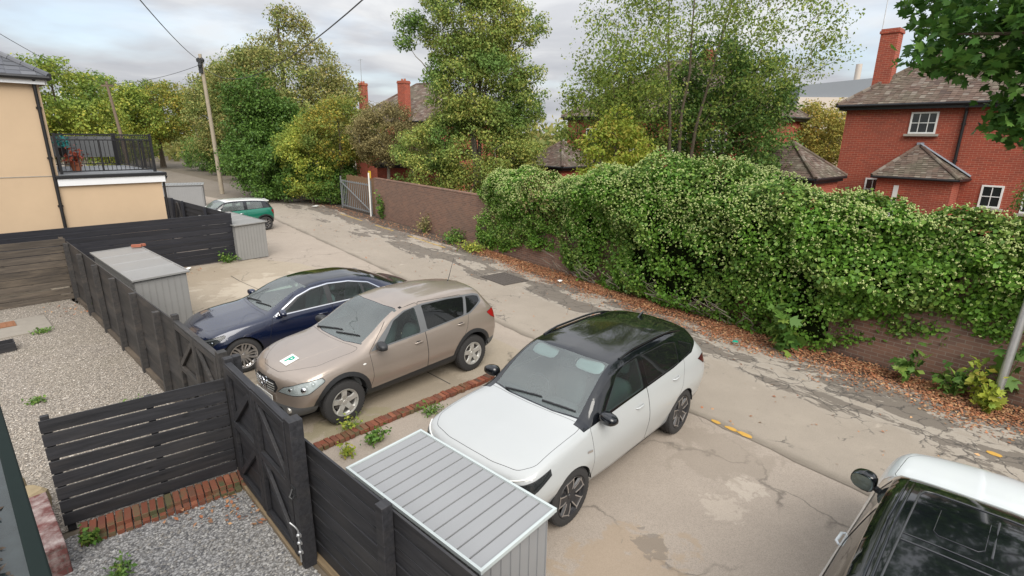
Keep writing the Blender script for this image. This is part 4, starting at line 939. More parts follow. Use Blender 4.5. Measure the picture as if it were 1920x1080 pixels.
def asphalt(name, base, dark, light, crack=True, rot=0.0):
    m = MT(name); v = m.obj((1, 1, 1), (0, 0, rot)); big = m.noise(v, .35, 6, .6, .4); mid = m.noise(v, 2.2, 6, .65); fine = m.noise(v, 90, 3, .7)
    col = m.mix(m.ramp(big, [(.30, 0.0), (.70, 1.0)]), dark, light); col = m.mix(.55, col, base)
    col = m.mix(m.ramp(mid, [(.35, .22), (.65, 0.0)]), col, tuple(x*.62 for x in base))
    col = m.mix(m.ramp(fine, [(.34, .55), (.60, 0.0)]), col, tuple(x*.45 for x in base)); gr = m.noise(v, 260, 2, .6); col = m.mix(m.ramp(gr, [(.62, 0.0), (.75, .5)]), col, tuple(min(1, x*1.7) for x in base)); sp = m.noise(v, 17, 5, .75); col = m.mix(m.ramp(sp, [(.30, .45), (.42, 0.0)]), col, tuple(x*.5 for x in base))
    if crack:
        d = m.n('ShaderNodeTexVoronoi', feature='DISTANCE_TO_EDGE'); d.inputs['Scale'].default_value = .55
        w = m.n('ShaderNodeVectorMath', operation='ADD'); nz = m.n('ShaderNodeTexNoise'); nz.inputs['Scale'].default_value = 1.3; nz.inputs['Detail'].default_value = 5
        m.l(v, nz.inputs['Vector']); m.l(v, w.inputs[0]); m.l(nz.outputs['Color'], w.inputs[1]); m.l(w.outputs[0], d.inputs['Vector'])
        gate = m.ramp(m.noise(v, .8, 3), [(.46, 0.0), (.56, 1.0)])
        ck = m.math('MULTIPLY', m.ramp(d.outputs['Distance'], [(0.0, .75), (.014, 0.0)]), gate); col = m.mix(ck, col, tuple(x*.3 for x in base))
    st = m.noise(v, 1.1, 5, .7, .8); col = m.mix(m.ramp(st, [(.64, 0.0), (.72, .30)]), col, tuple(min(1, x*1.5) for x in light))
    m.set(col, .92); m.bump(fine, .35, .006); return m
def worn_lane(name):
    """lane surface: pale worn top, broken through to darker stone along its far half, crazed cracks round the holes"""
    m = asphalt(name, (0.354, 0.304, 0.248), (0.285, 0.244, 0.200), (0.418, 0.362, 0.299), False); base = m.p.inputs['Base Color'].links[0].from_socket
    c = m.n('ShaderNodeTexCoord'); s = m.n('ShaderNodeSeparateXYZ'); m.l(c.outputs['Object'], s.inputs[0])       # x along, y across (0 = wall side)
    v = m.obj((.42, 1.0, 1)); hole = m.noise(v, 1.05, 8, .68, .5)
    band = m.ramp(m.math('DIVIDE', s.outputs[1], 4.0), [(.10, 0.0), (.30, 1.0), (.62, .85), (.80, 0.0)])
    hv = m.math('ADD', hole, m.math('MULTIPLY', m.math('SUBTRACT', band, .5), .16)); hm = m.ramp(hv, [(.548, 0.0), (.562, .92)])
    rim = m.ramp(hv, [(.47, 0.0), (.53, 1.0)])
    d = m.n('ShaderNodeTexVoronoi', feature='DISTANCE_TO_EDGE'); d.inputs['Scale'].default_value = 2.3; w = m.n('ShaderNodeVectorMath', operation='ADD')
    nz = m.n('ShaderNodeTexNoise'); nz.inputs['Scale'].default_value = 1.6; nz.inputs['Detail'].default_value = 6; m.l(c.outputs['Object'], nz.inputs['Vector']); m.l(c.outputs['Object'], w.inputs[0]); m.l(nz.outputs['Color'], w.inputs[1]); m.l(w.outputs[0], d.inputs['Vector'])
    ck = m.math('MULTIPLY', m.ramp(d.outputs['Distance'], [(0.0, 1.0), (.045, 0.0)]), rim)
    stone = m.mix(m.noise(m.obj(), 45, 3, .8), (.10, .085, .07), (.20, .17, .14))
    col = m.mix(m.math('MULTIPLY', m.ramp(hv, [(.44, 0.0), (.54, .65)]), band), base, (.39, .35, .30))
    col = m.mix(hm, col, stone); col = m.mix(m.math('MULTIPLY', ck, .95), col, (.07, .062, .055))
    edge = m.ramp(m.math('ADD', m.math('DIVIDE', s.outputs[1], 4.0), m.math('MULTIPLY', m.math('SUBTRACT', hole, .5), .25)), [(.06, 1.0), (.16, 0.0)]); col = m.mix(edge, col, (.075, .062, .05)); e2 = m.ramp(m.math('ADD', m.math('DIVIDE', s.outputs[1], 4.8), m.math('MULTIPLY', m.math('SUBTRACT', hole, .5), .10)), [(.955, 0.0), (.99, .6)]); col = m.mix(e2, col, (.12, .098, .075))
    m.set(col, .9)
    h = m.math('SUBTRACT', m.noise(m.obj(), 70, 3, .7), m.math('MULTIPLY', m.math('ADD', hm, m.math('MULTIPLY', ck, .5)), 1.6)); m.bump(h, .5, .014); return m.m
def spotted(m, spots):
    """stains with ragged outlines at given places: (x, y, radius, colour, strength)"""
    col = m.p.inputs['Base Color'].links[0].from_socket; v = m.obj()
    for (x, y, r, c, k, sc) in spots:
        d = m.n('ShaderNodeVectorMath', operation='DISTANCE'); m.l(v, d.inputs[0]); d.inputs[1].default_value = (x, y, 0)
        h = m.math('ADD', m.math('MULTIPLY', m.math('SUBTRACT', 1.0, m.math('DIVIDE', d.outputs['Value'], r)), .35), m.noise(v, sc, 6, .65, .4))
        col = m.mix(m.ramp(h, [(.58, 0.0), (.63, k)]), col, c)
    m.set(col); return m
M['forecourt'] = spotted(asphalt('forecourt', (.385, .325, .268), (.345, .29, .24), (.425, .362, .302)), [(1.3, 4.2, 1.0, (0.328, 0.245, 0.164), .55, 2.6), (1.52, 4.72, .26, (0.164, 0.139, 0.115), .6, 7), (2.55, 5.35, .30, (0.500, 0.43, 0.355), .35, 9), (3.0, 5.75, .3, (0.524, 0.459, 0.385), .4, 6), (1.75, 3.6, .5, (0.56, 0.49, 0.41), .4, 8), (2.9, 6.5, .9, (0.245, 0.205, 0.164), .5, 2), (-.9, 5.9, 1.0, (0.229, 0.189, 0.148), .6, 2.5), (4.6, 3.0, 1.6, (0.443, 0.385, 0.320), .6, 1.2)]).m
M['earth'] = plain('earth', (.14, .115, .085), .95, 0, .35, 3, .4)
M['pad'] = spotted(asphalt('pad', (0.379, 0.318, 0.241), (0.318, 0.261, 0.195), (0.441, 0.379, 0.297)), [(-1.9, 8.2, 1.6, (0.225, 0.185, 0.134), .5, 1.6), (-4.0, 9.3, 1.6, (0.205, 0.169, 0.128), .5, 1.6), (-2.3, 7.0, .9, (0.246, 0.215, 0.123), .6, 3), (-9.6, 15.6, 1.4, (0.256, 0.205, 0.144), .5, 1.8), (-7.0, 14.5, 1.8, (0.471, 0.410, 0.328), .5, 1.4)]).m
M['lane'] = worn_lane('lane'); M['soil'] = plain('soil', (.075, .058, .045), .95, 0, .4, 5, .5)
def gravel_mat(name, lo, hi, sc):
    m = MT(name); v = m.obj(); vo = m.n('ShaderNodeTexVoronoi'); vo.inputs['Scale'].default_value = sc; m.l(v, vo.inputs['Vector'])
    sep = m.n('ShaderNodeSeparateXYZ'); m.l(vo.outputs['Color'], sep.inputs[0]); col = m.mix(sep.outputs[0], lo, hi)
    col = m.mix(m.ramp(vo.outputs['Distance'], [(.35, 0.0), (.75, .7)]), col, tuple(x*.35 for x in lo))
    big = m.noise(v, .7, 5, .65); col = m.mix(m.ramp(big, [(.45, 0.0), (.75, .35)]), col, (.20, .175, .125))
    m.set(col, .9); m.bump(vo.outputs['Distance'], -.7, .012); return m.m
M['gravel_far'] = gravel_mat('gravel_far', (0.184, 0.159, 0.132), (0.414, 0.368, 0.316), 48)
M['gravel_near'] = gravel_mat('gravel_near', (.16, .155, .155), (.46, .45, .44), 45)
sheet('ground', [(-420, -160), (420, -160), (420, 520), (-420, 520)], -.012, M['earth'])
A0, A1 = (-2.2+UX*-.05, 4.45+UY*-.05), None
sheet('forecourt', [(6.5, -6), (lane_pt(-14, 4.4)), lane_pt(40, 4.4), (-26, 26), (-9.6, 11.6), (-3.3, 5.75), (.2, 2.3), (3.0, -6)], -.004, M['forecourt'])
# lane: own local frame so that the wear runs along it
def lane_sheet(name, pts, z, mat):
    o = sheet(name, [(s, v) for s, v in pts], 0, mat); o.matrix_world = Matrix(((LX, -.787, 0, 7.5), (LY, -.617, 0, 9.5), (0, 0, 1, z), (0, 0, 0, 1))); return o
def ragged(s0, s1, v, amp, step, seed):
    r = random.Random(seed); n = max(2, int((s1-s0)/step)); return [(s0+(s1-s0)*i/n, v+r.uniform(-amp, amp)) for i in range(n+1)]
o = lane_sheet('lane', [(-16, .9)]+ragged(-15, 34, .95, .18, .7, 3)+ragged(-15, 34, 4.78, .035, .35, 8)[::-1]+[(-16, 4.8)], .0035, M['lane'])
sheet('far_lane', [lane_pt(33.9, .8), (-27, 48.5), (-41, 63), (-60, 74), (-62, 70), (-43.5, 58), (-30, 44), lane_pt(33.9, 4.7)], .0, M['lane'])
lane_sheet('verge', [(-16, -.2)]+[(40, -.2)]+ragged(-15, 40, 1.25, .22, .6, 5)[::-1]+[(-16, 1.2)], .001, M['soil'])
# pale concrete pad of the two neighbours, its joints, and the brick edging beside the white car
def uw(p, a, b): return (p[0]+UX*a+WX*b, p[1]+UY*a+WY*b)
padc = (-2.72, 6.50)
pad = [uw(padc, 0, 0), uw(padc, 4.55, -.15), uw(padc, 5.0, 3.0), uw(padc, 5.2, 8.0), uw(padc, 5.1, 10.6), uw(padc, 4.3, 12.5), uw(padc, -1.2, 12.75), uw(padc, -.35, 5.0)]
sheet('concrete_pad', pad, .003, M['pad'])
M['joint'] = plain('joint', (.07, .062, .05), .95, 0, .4, 9)
b = MB()
for (p, q) in ((uw(padc, .1, 3.55), uw(padc, 5.0, 3.7)), (uw(padc, 2.6, .1), uw(padc, 2.8, 10.5)), (uw(padc, 0, 7.1), uw(padc, 5.4, 7.3))):
    n = 14; pts = [Vector((p[0]+(q[0]-p[0])*i/n+random.uniform(-.03, .03), p[1]+(q[1]-p[1])*i/n+random.uniform(-.03, .03), .0065)) for i in range(n+1)]
    for i in range(n):
        d = (pts[i+1]-pts[i]).normalized(); w = Vector((-d.y, d.x, 0))*random.uniform(.006, .014); b.add([pts[i]-w, pts[i+1]-w, pts[i+1]+w, pts[i]+w], [(0, 1, 2, 3)])
tag(b.build('pad_joints', M['joint'], sharp=0), kind='structure')
# yards
fl = (-3.43, 5.85)         # corner post where slatted fence, gate and lane fence meet
yard_far = [(-3.50, 5.92), (-11.42, 13.30), (-12.9, 12.1), (-16, 9), (-8.0, 2.4), (-4.9, 4.75)]
sheet('far_gravel_bed', yard_far, .003, M['gravel_far'])
yard_near = [(-3.4, 5.82), (-2.0, 4.38), (.15, 2.35), (-.6, .5), (-5.0, 1.5), (-4.75, 4.72)]
sheet('near_gravel_bed', yard_near, .004, M['gravel_near'])
def pebbles(name, poly, n, r0, r1, mat, z=.006, near=None):
    """loose stones: squashed octahedra, thicker near the eye"""
    xs = [p[0] for p in poly]; ys = [p[1] for p in poly]; P = np.stack([RNG.uniform(min(xs), max(xs), n*3), RNG.uniform(min(ys), max(ys), n*3)], 1)
    P = P[in_poly(P, poly)]
    if near is not None:
        d = np.linalg.norm(P-np.array(near), axis=1); P = P[RNG.random(len(P)) < np.clip(1.25-d/9.0, .25, 1)]
    P = P[:n]; n = len(P)
    base = np.array([(1, 0, 0), (-.9, .1, 0), (.1, 1, 0), (0, -1, .1), (.1, 0, .75), (0, .1, -.6)]); T = np.array([(0, 2, 4), (2, 1, 4), (1, 3, 4), (3, 0, 4)])
    r = RNG.uniform(r0, r1, n)[:, None, None]; a = RNG.uniform(0, 6.28, n); ca, sa = np.cos(a)[:, None], np.sin(a)[:, None]
    B = base[None]*(1+.35*RNG.normal(size=(n, 6, 3))); X = B[..., 0]*ca-B[..., 1]*sa; Y = B[..., 0]*sa+B[..., 1]*ca
    V = np.stack([X, Y, B[..., 2]], -1)*r; V[..., 0] += P[:, :1]; V[..., 1] += P[:, 1:]; V[..., 2] += z+r[..., 0]*.3
    Fc = (np.arange(n)[:, None, None]*6+T[None]).reshape(-1, 3); return tag(raw_mesh(name, V.reshape(-1, 3), Fc, mat), kind='stuff')
M['pebble_grey'] = island_mat('pebble_grey', [(.11, .11, .115), (.24, .235, .23), (.34, .33, .32), (.17, .165, .16), (.45, .44, .42), (.27, .25, .225)], .85, 0)
M['pebble_buff'] = island_mat('pebble_buff', [(0.196, 0.167, 0.138), (0.345, 0.305, 0.253), (0.460, 0.414, 0.356), (0.276, 0.236, 0.196), (0.575, 0.529, 0.471), (0.380, 0.322, 0.265)], .85, 0)
pebbles('near_gravel', yard_near, 16000, .008, .019, M['pebble_grey'])
pebbles('far_gravel', yard_far, 62000, .006, .0135, M['pebble_buff'], near=(-5, 5))

# ---------------------------------------------------------------- timber fences and gates
M['fence_black'] = wood_mat('fence_black', (.009, .0095, .012), (.033, .033, .038), worn=(.085, .075, .066), worn_amt=.20)
M['fence_black_clean'] = wood_mat('fence_black_clean', (.014, .015, .020), (.030, .031, .040))
M['fence_grey'] = wood_mat('fence_grey', (.017, .0165, .0165), (.044, .041, .040), worn=(.11, .09, .075), worn_amt=.35)
M['fence_weathered'] = wood_mat('fence_weathered', (.040, .032, .026), (.105, .085, .066), (.16, .125, .09), .6)
M['sill_wood'] = wood_mat('sill_wood', (.15, .11, .065), (.27, .20, .12))
M['steel'] = plain('steel', (.55, .56, .57), .38, .8, .2)
def run(a, b): return math.atan2(b[1]-a[1], b[0]-a[0]), math.hypot(b[0]-a[0], b[1]-a[1])
def planks(L, z0, z1, n, gap, th, y=0.0, x0=0.0, lap=0.0, wob=.004):
    """n horizontal boards as one mesh"""
    m = MB(); h = (z1-z0-gap*(n-1))/n
    for k in range(n):
        zc = z0+h/2+k*(h+gap); r = Matrix.Rotation(random.uniform(-wob, wob), 3, 'Y') @ Matrix.Rotation(lap, 3, 'X')
        m.box((x0+L/2, y+random.uniform(-.003, .003), zc), (L, th, h), r)
    return m
def post(h, w=.09, d=.09): m = MB(); m.box((0, 0, h/2), (w, d, h)); return m
def fence(label, a, b, z0, z1, n, gap, mat, posts, ph, group=None, side=1, th=.022, lap=0.0, pw=.09, rail=None):
    """fence from a to b > board_panel, post, cap_rail"""
    rz, L = run(a, b); t = thing('timber_fence', label, 'fence', (a[0], a[1], 0), rz, group)
    planks(L, z0, z1, n, gap, th, lap=lap).build('board_panel', mat, t, 30, .003)
    for x in posts:
        o = post(ph+random.uniform(-.02, .02), pw, pw).build('post', mat, t, 30, .004); o.location = (x, side*(pw/2+th/2+.004), 0); o.rotation_euler = (random.uniform(-.01, .01), random.uniform(-.01, .01), 0)
    if rail: m = MB(); m.box((L/2, 0, z1+rail/2+.001), (L, .055, rail)); m.build('cap_rail', mat, t, 30, .003)
    return t
# slatted fence across the foreground
sA, sB = (-4.82, 4.78), (-3.47, 5.82)
rz, L = run(sA, sB); t = thing('timber_fence', 'black slatted fence with daylight gaps standing on a brick kerb in the foreground', 'fence', (*sA, 0), rz)
planks(L, .10, 1.37, 8, .018, .016).build('board_panel', M['fence_black'], t, 30, .003)
o = post(1.40, .07, .05).build('post', M['fence_black'], t, 30, .004); o.location = (.05, .045, 0)
o = post(1.36, .07, .05).build('post', M['fence_black'], t, 30, .004); o.location = (L*.55, .045, 0)
# corner posts + foreground double gate with diagonal braces
def gate_leaf(parent, x0, w, h, z0, flip, mat, side=-1):
    g = bpy.data.objects.new('gate_leaf', None); link(g, parent); g.location = (x0, 0, z0)
    planks(w, 0.0, h, 9, .004, .02).build('board_panel', mat, g, 30, .002)
    m = MB(); y = side*.036; fw = .085
    for x in (fw/2, w-fw/2): m.box((x, y, h/2), (fw, .045, h))
    for z in (fw/2+.01, h*.52, h-fw/2): m.box((w/2, y, z), (w-2*fw-.002, .043, fw))
    m.build('frame', mat, g, 30, .003)
    m = MB()
    for z_0, z_1 in ((fw+.02, h*.52-fw/2), (h*.52+fw/2, h-fw)):
        xa, xb = (fw, w-fw) if not flip else (w-fw, fw)
        m.bar((xa+.02*(1 if not flip else -1), y, z_0+.02), (xb-.02*(1 if not flip else -1), y, z_1-.02), .07, .036, (0, 1, 0))
    m.build('brace', mat, g, 30, .003)
    m = MB(); m.box((w/2, -.012*side*-1, h+.012), (w, .075, .022)); m.build('cap_rail', mat, g, 30, .003)
    return g
gA, gB = (-3.38, 5.78), (-2.06, 4.42)
rz, L = run(gA, gB); t = thing('timber_gate', 'black double gate with diagonal braces and a galvanised drop bolt in the foreground', 'gate', (*gA, 0), rz)
l1 = gate_leaf(t, .07, L/2-.09, 1.52, .08, False, M['fence_black'], -1); l2 = gate_leaf(t, L/2, L/2-.07, 1.55, .06, True, M['fence_black'], -1)
for x, h, w in ((0, 1.66, .10), (L+.02, 1.66, .13)): o = post(h, w, w).build('gate_post', M['fence_black'], t, 30, .005); o.location = (x, .01, 0)
o = post(1.64, .09, .09).build('gate_post', M['fence_black'], t, 30, .005); o.location = (-.06, .12, 0)
m = MB(); m.box((L/2, -.03, .03), (L, .10, .055)); m.build('threshold', M['sill_wood'], t, 30, .004)
m = MB(); xb = L/2+.06; yb = -.075
m.tube([(xb, yb, .04), (xb, yb, .42), (xb-.02, yb-.02, .46), (xb-.06, yb-.05, .50)], .009, 8)
for z in (.16, .27, .36): m.box((xb, yb+.012, z), (.055, .012, .03)); m.ball((xb, yb-.004, z), .02, 8, 6)
m.build('drop_bolt', M['steel'], l2, 50)
m = MB(); m.tube([(xb-.05, yb+.01, .86), (xb-.03, yb-.03, .80), (xb, yb-.02, .78), (xb+.02, yb+.005, .83)], .012, 6); m.box((xb-.045, yb+.016, .86), (.10, .01, .05)); m.build('latch', M['black_plastic'], l2, 50)
# fence running from the gate towards the camera
fA, fB = (-2.05, 4.575), (.80, 1.96)
rz, L = run(fA, fB); t = thing('timber_fence', 'black close-boarded fence between the foreground gate and the grey shed', 'fence', (*fA, 0), rz)
planks(L, .05, 1.37, 8, .003, .022, lap=.05).build('board_panel', M['fence_black'], t, 30, .003)
for x, h in ((.09, .42), (1.52, 1.46), (2.9, 1.44)): o = post(h, .10, .10).build('post', M['fence_black'], t, 30, .005); o.location = (x, -.075, 0)
m = MB(); m.box((L/2, -.03, .025), (L, .06, .05)); m.build('gravel_board', M['sill_wood'], t, 30)
# fence on the far side of the gate, with posts on the yard side, then the neighbour's gate
g2A, g2B = (-3.62, 6.08), (-5.02, 7.42)
rz, L = run(g2A, g2B); t = thing('timber_gate', 'dark grey gate with diagonal braces in front of the navy saloon', 'gate', (*g2A, 0), rz)
gate_leaf(t, .05, L/2-.06, 1.46, .06, False, M['fence_grey'], 1); gate_leaf(t, L/2, L/2-.05, 1.46, .06, True, M['fence_grey'], 1)
for x, h, w in ((-.02, 1.62, .11), (L, 1.62, .09)): o = post(h, w, w).build('gate_post', M['fence_grey'], t, 30, .005); o.location = (x, 0, 0)
f3A, f3B = (-5.08, 7.48), (-11.42, 13.26)
rz, L = run(f3A, f3B)
fence('long dark grey fence with upright posts along the far gravel bed', f3A, f3B, .05, 1.50, 10, -.006, M['fence_grey'], [.75, 2.1, 3.55, 5.0, 6.6, 8.3], 1.50, side=1, lap=.04, pw=.10)
m = MB(); m.box((L/2, .05, .03), (L, .07, .10)); o = m.build('gravel_board', M['fence_weathered'], COL.objects[-1] if False else bpy.data.objects['timber_fence.002'], 30)
f4A, f4B = (-11.48, 13.30), (-16.6, 7.95)
rz, L = run(f4A, f4B)
fence('weathered brown board fence closing off the far gravel bed', f4A, f4B, .32, 1.56, 7, .012, M['fence_weathered'], [.06, 1.9, 3.8], 1.6, side=-1, pw=.09)
t4 = bpy.data.objects['timber_fence.003']
for k, (z, y) in enumerate(((.10, .10), (.25, .05))): m = MB(); m.box((L/2, y, z-.02), (L, .03, .14)); m.build('kick_board', M['fence_weathered'], t4, 30, .003)
f5B = (-9.54, 17.80); f5A = (-9.54-UX*11, 17.80-UY*11)
fence('tall clean black fence of lapped boards below the cream house', f5A, f5B, .04, 1.62, 10, -.006, M['fence_black_clean'], [4.2, 7.6, 10.9], 1.60, side=1, lap=.17, th=.024)
f6A = (-9.62, 17.92); f6B = (-9.62+WX*9.6-.3, 17.92+WY*9.6+.2)
t6 = fence('black fence with a braced gate running back behind the cream extension', f6A, f6B, .05, 1.58, 9, -.006, M['fence_black_clean'], [2.2, 4.6, 5.9, 7.2], 1.62, side=1, lap=.12)
m = MB(); m.bar((4.65, .06, .2), (5.2, .06, 1.5), .07, .03, (0, 1, 0)); m.bar((5.85, .06, .2), (5.3, .06, 1.5), .07, .03, (0, 1, 0)); m.build('brace', M['fence_grey'], t6, 30)

# ---------------------------------------------------------------- grey metal sheds
M['shed_grey'] = paint('shed_grey', (.28, .285, .292), 0, .38, .2, .12); M['shed_warm'] = paint('shed_warm', (.26, .257, .25), 0, .45, .1, .15)
M['shed_trim'] = paint('shed_trim', (.48, .53, .53), 0, .35, .2)
def ribbed(w, h, pitch, depth, axis):
    """corrugated panel profile along its width"""
    n = max(2, round(w/pitch)); p = w/n; pts = []
    for i in range(n): pts += [(i*p, 0), (i*p+p*.86, 0), (i*p+p*.88, depth), (i*p+p*.96, depth), (i*p+p*.98, 0)]
    pts.append((w, 0)); return pts
def shed(label, c, rz, W, D, hf, hb, mat, trim, pitch, doors=True, group='grey metal garden stores', rib_roof=True):
    """pent-roofed metal store > wall, roof, roof_trim, door"""
    t = thing('garden_shed', label, 'shed', (c[0], c[1], 0), rz, group); e = .045
    m = MB()
    for (x0, y0, ux, uy, w, h0, h1) in ((0, 0, 1, 0, W, hf, hf), (W, 0, 0, 1, D, hf, hb), (W, D, -1, 0, W, hb, hb), (0, D, 0, -1, D, hb, hf)):
        pr = ribbed(w, 1, pitch, .010, 0); nx, ny = uy, -ux; vs = []
        for s, d in pr:
            hh = h0+(h1-h0)*s/w; x = x0+ux*s+nx*d; y = y0+uy*s+ny*d; vs += [(x, y, .02), (x, y, hh-.01)]
        m.add(vs, [(2*i, 2*i+2, 2*i+3, 2*i+1) for i in range(len(pr)-1)])
    m.build('wall', mat, t, 20)
    pr = ribbed(W+2*e, 1, .145 if rib_roof else 1.0, -.024 if rib_roof else .012, 0); m = MB(); vs = []
    for s, d in pr: vs += [(-e+s, -e, hf-e*(hb-hf)/D+d+.006), (-e+s, D+e, hb+e*(hb-hf)/D+d+.006)]
    m.add(vs, [(2*i, 2*i+1, 2*i+3, 2*i+2) for i in range(len(pr)-1)])
    vs2 = [(x, y, z-.03) for x, y, z in vs]; m.add(vs2, [(2*i, 2*i+2, 2*i+3, 2*i+1) for i in range(len(pr)-1)]); m.build('roof', mat, t, 20)
    zf, zb = hf-e*(hb-hf)/D, hb+e*(hb-hf)/D; m = MB()
    q = [(-e, -e, zf), (W+e, -e, zf), (W+e, D+e, zb), (-e, D+e, zb)]
    for i in range(4): a, b_ = Vector(q[i]), Vector(q[(i+1) % 4]); d = (b_-a).normalized()*.014; m.bar(a-d+Vector((0, 0, .004)), b_+d+Vector((0, 0, .004)), .026, .038)
    m.build('roof_trim', trim, t, 30, .002)
    if doors:
        for k in range(2):
            pr = ribbed(W/2-.08, 1, pitch, .006, 0); m = MB(); vs = []
            for s, d in pr: vs += [(.06+k*(W/2-.04)+s, -.018-d, .08), (.06+k*(W/2-.04)+s, -.018-d, hf-.10)]
            m.add(vs, [(2*i, 2*i+2, 2*i+3, 2*i+1) for i in range(len(pr)-1)]); dr = m.build('door', mat, t, 20)
            m = MB(); m.box((W/2+(.05 if k else -.05), -.035, hf*.5), (.025, .03, .10)); m.build('handle', M['chrome'], dr, 30)
    return t
U_A, W_A = math.atan2(UY, UX), math.atan2(WY, WX)
shed('low grey metal shed with ribbed roof and pale trim, in front of the white crossover', (-1.52, 4.47), W_A+math.pi, 1.77, .81, 1.08, 1.10, M['shed_grey'], M['shed_trim'], .11, False)
shed('long grey metal shed with dirty flat roof beside the long fence', (-10.15, 12.47), W_A+math.pi, 3.58, .92, 1.38, 1.41, M['shed_warm'], M['shed_warm'], .12, False, rib_roof=False)
shed('grey metal shed standing at the end of the tall black fence', (-9.36+3.2*WX, 17.62+3.2*WY), W_A+math.pi, 3.2, 1.0, 1.22, 1.26, M['shed_warm'], M['shed_warm'], .10, False, rib_roof=False)
shed('distant dark grey store with double doors behind the green hatchback', (-21.0, 29.3), W_A+math.pi/2+.7 if False else U_A-.35, 3.4, 1.5, 1.32, 1.32, M['shed_grey'], M['shed_grey'], .12, True)
M['tarp'] = plain('tarp', (.50, .47, .40), .8, 0, .12, 4)
t = thing('covered_trailer', 'pale covered trailer beside the distant double-door store', 'trailer', (-22.9, 28.9, 0), U_A-.35)
m = MB(); m.ball((0, 0, .95), 1, 16, 8, 1.25, .75, .62, .6); m.build('cover', M['tarp'], t, 60); m = MB(); m.box((0, 0, .42), (2.2, 1.2, .3)); m.build('body', M['black_plastic'], t, 30, .02)
for y in (-.62, .62): m = MB(); m.lathe([(.0, -.08), (.26, -.08), (.28, -.04), (.28, .04), (.26, .08), (0, .08)], 18, 'y', (0, y, .28)); m.build('wheel', M['tyre'], t, 40)
M['rubble'] = brick_mat('rubble', (.16, .12, .09), (.12, .09, .075), (.20, .17, .13), (.08, .075, .06), .6, .35, .16, .8)
o = MB(); o.box((0, 0, .4), (6.5, .4, .8)); o = o.build('stone_wall', M['rubble'], None, 30, .04); o.location = (-26.2, 36.8, 0); o.rotation_euler = (0, 0, .42); tag(o, 'low rubble wall beyond the distant store', 'wall')
# brick left on the roof of the long shed, a slate-blue pot caught behind the fence
M['brick_red'] = plain('brick_red', (.30, .10, .06), .9, 0, .3, 12, .4)
m = MB(); m.box((0, 0, .033), (.215, .10, .065)); m.box((.12, .09, .033), (.10, .10, .06), Matrix.Rotation(.5, 3, 'Z')); o = m.build('loose_brick', M['brick_red'], None, 30, .006); o.location = (-9.45, 13.0, 1.435); o.rotation_euler = (0, 0, .4)
tag(o, 'broken red brick lying on the roof of the long grey shed', 'brick')

# ---------------------------------------------------------------- brick kerbs
M['kerb_brick'] = island_mat('kerb_brick', [(0.170, 0.055, 0.034), (0.238, 0.081, 0.047), (0.136, 0.051, 0.038), (0.281, 0.111, 0.064), (0.102, 0.060, 0.043)], .9, 0, [(0.085, 0.085, 0.043), (0.145, 0.102, 0.060), (0.204, 0.072, 0.043), (0.170, 0.060, 0.038)], 2.2)
def brick_row(name, label, a, b, z, w, pitch, mat, tiers=1, wob=.02, cat='kerb', gaps=()):
    rz, L = run(a, b); m = MB(); n = int(L/pitch)
    for k in range(n):
        for tr in range(tiers):
            if (k, tr) in gaps: continue
            x = (k+.5)*pitch
            m.box((x, (-tr*w*.55)+random.uniform(-.01, .01), z-tr*.05+random.uniform(-.006, .006)), (pitch-.010, w*(1 if tr == 0 else .5), .07 if tr == 0 else .06), Matrix.Rotation(random.uniform(-wob, wob), 3, 'Z') @ Matrix.Rotation(random.uniform(-wob, wob), 3, 'Y'))
    o = m.build(name, mat, None, 30, .006); o.location = (a[0], a[1], 0); o.rotation_euler = (0, 0, rz); return tag(o, label, cat)
brick_row('brick_kerb', 'mossy red brick kerb under the black slatted fence', (-4.62, 4.72), (-3.32, 5.73), .075, .24, .078, M['kerb_brick'], 2, .03)
brick_row('brick_kerb', 'broken red brick edging between the bronze and white crossovers', (-2.70, 6.42), (-.30, 8.85), .035, .17, .080, M['kerb_brick'], 1, .07)
# painted brick pier with stones, bottom left
M['old_paint_brick'] = brick_mat('old_paint_brick', (.15, .05, .045), (.12, .045, .04), (.10, .07, .06), (.55, .50, .47), .9, .225, .075, 5.5)
t = thing('brick_pier', 'low flaking red-painted brick wall end with two stones on it, beside the slatted fence', 'wall', (-4.60, 4.30, 0), W_A)
m = MB(); m.box((.35, .0, .17), (1.15, .30, .34)); m.build('wall', M['old_paint_brick'], t, 30, .008)
M['stone'] = plain('stone', (.30, .235, .14), .92, 0, .35, 6, .6)
for (x, y, z, r, sx, sy, sz) in ((1.12, .0, .16, .17, 1, .95, 1.0), (1.32, .10, .20, .13, .8, .9, 2.0)):
    m = MB(); m.ball((x, y, z), r, 9, 6, sx, sy, sz, .5, Matrix.Rotation(.5, 3, 'Z')); m.build('stone', M['stone'], t, 25)
# concrete slab with rusty drain cover, dark planter box
M['slab'] = plain('slab', (.26, .235, .20), .95, 0, .2, 5, .3); M['rust'] = plain('rust', (.24, .11, .055), .9, 0, .3, 16, .4)
m = MB(); m.box((0, 0, .015), (1.7, 1.3, .05)); o = m.build('concrete_slab', M['slab'], None, 30, .01); o.location = (-11.15, 10.72, 0); o.rotation_euler = (0, 0, U_A); tag(o, 'concrete slab set in the far gravel with a rusty cover on it', 'slab')
m = MB(); m.box((0, 0, .0), (.55, .42, .018)); m.cur = 0; [m.box((-.22+.11*k, 0, .013), (.03, .34, .008)) for k in range(5)]; o = m.build('drain_cover', M['rust'], None, 30, .003); o.location = (-11.35, 10.95, .05); o.rotation_euler = (0, 0, U_A); tag(o, 'rusty drain cover on the concrete slab', 'drain cover')
m = MB()
for (c, s) in (((0, .14, .09), (.6, .025, .18)), ((0, -.14, .09), (.6, .025, .18)), ((.29, 0, .09), (.02, .255, .178)), ((-.29, 0, .09), (.02, .255, .178)), ((0, 0, .03), (.56, .25, .03))): m.box(c, s)
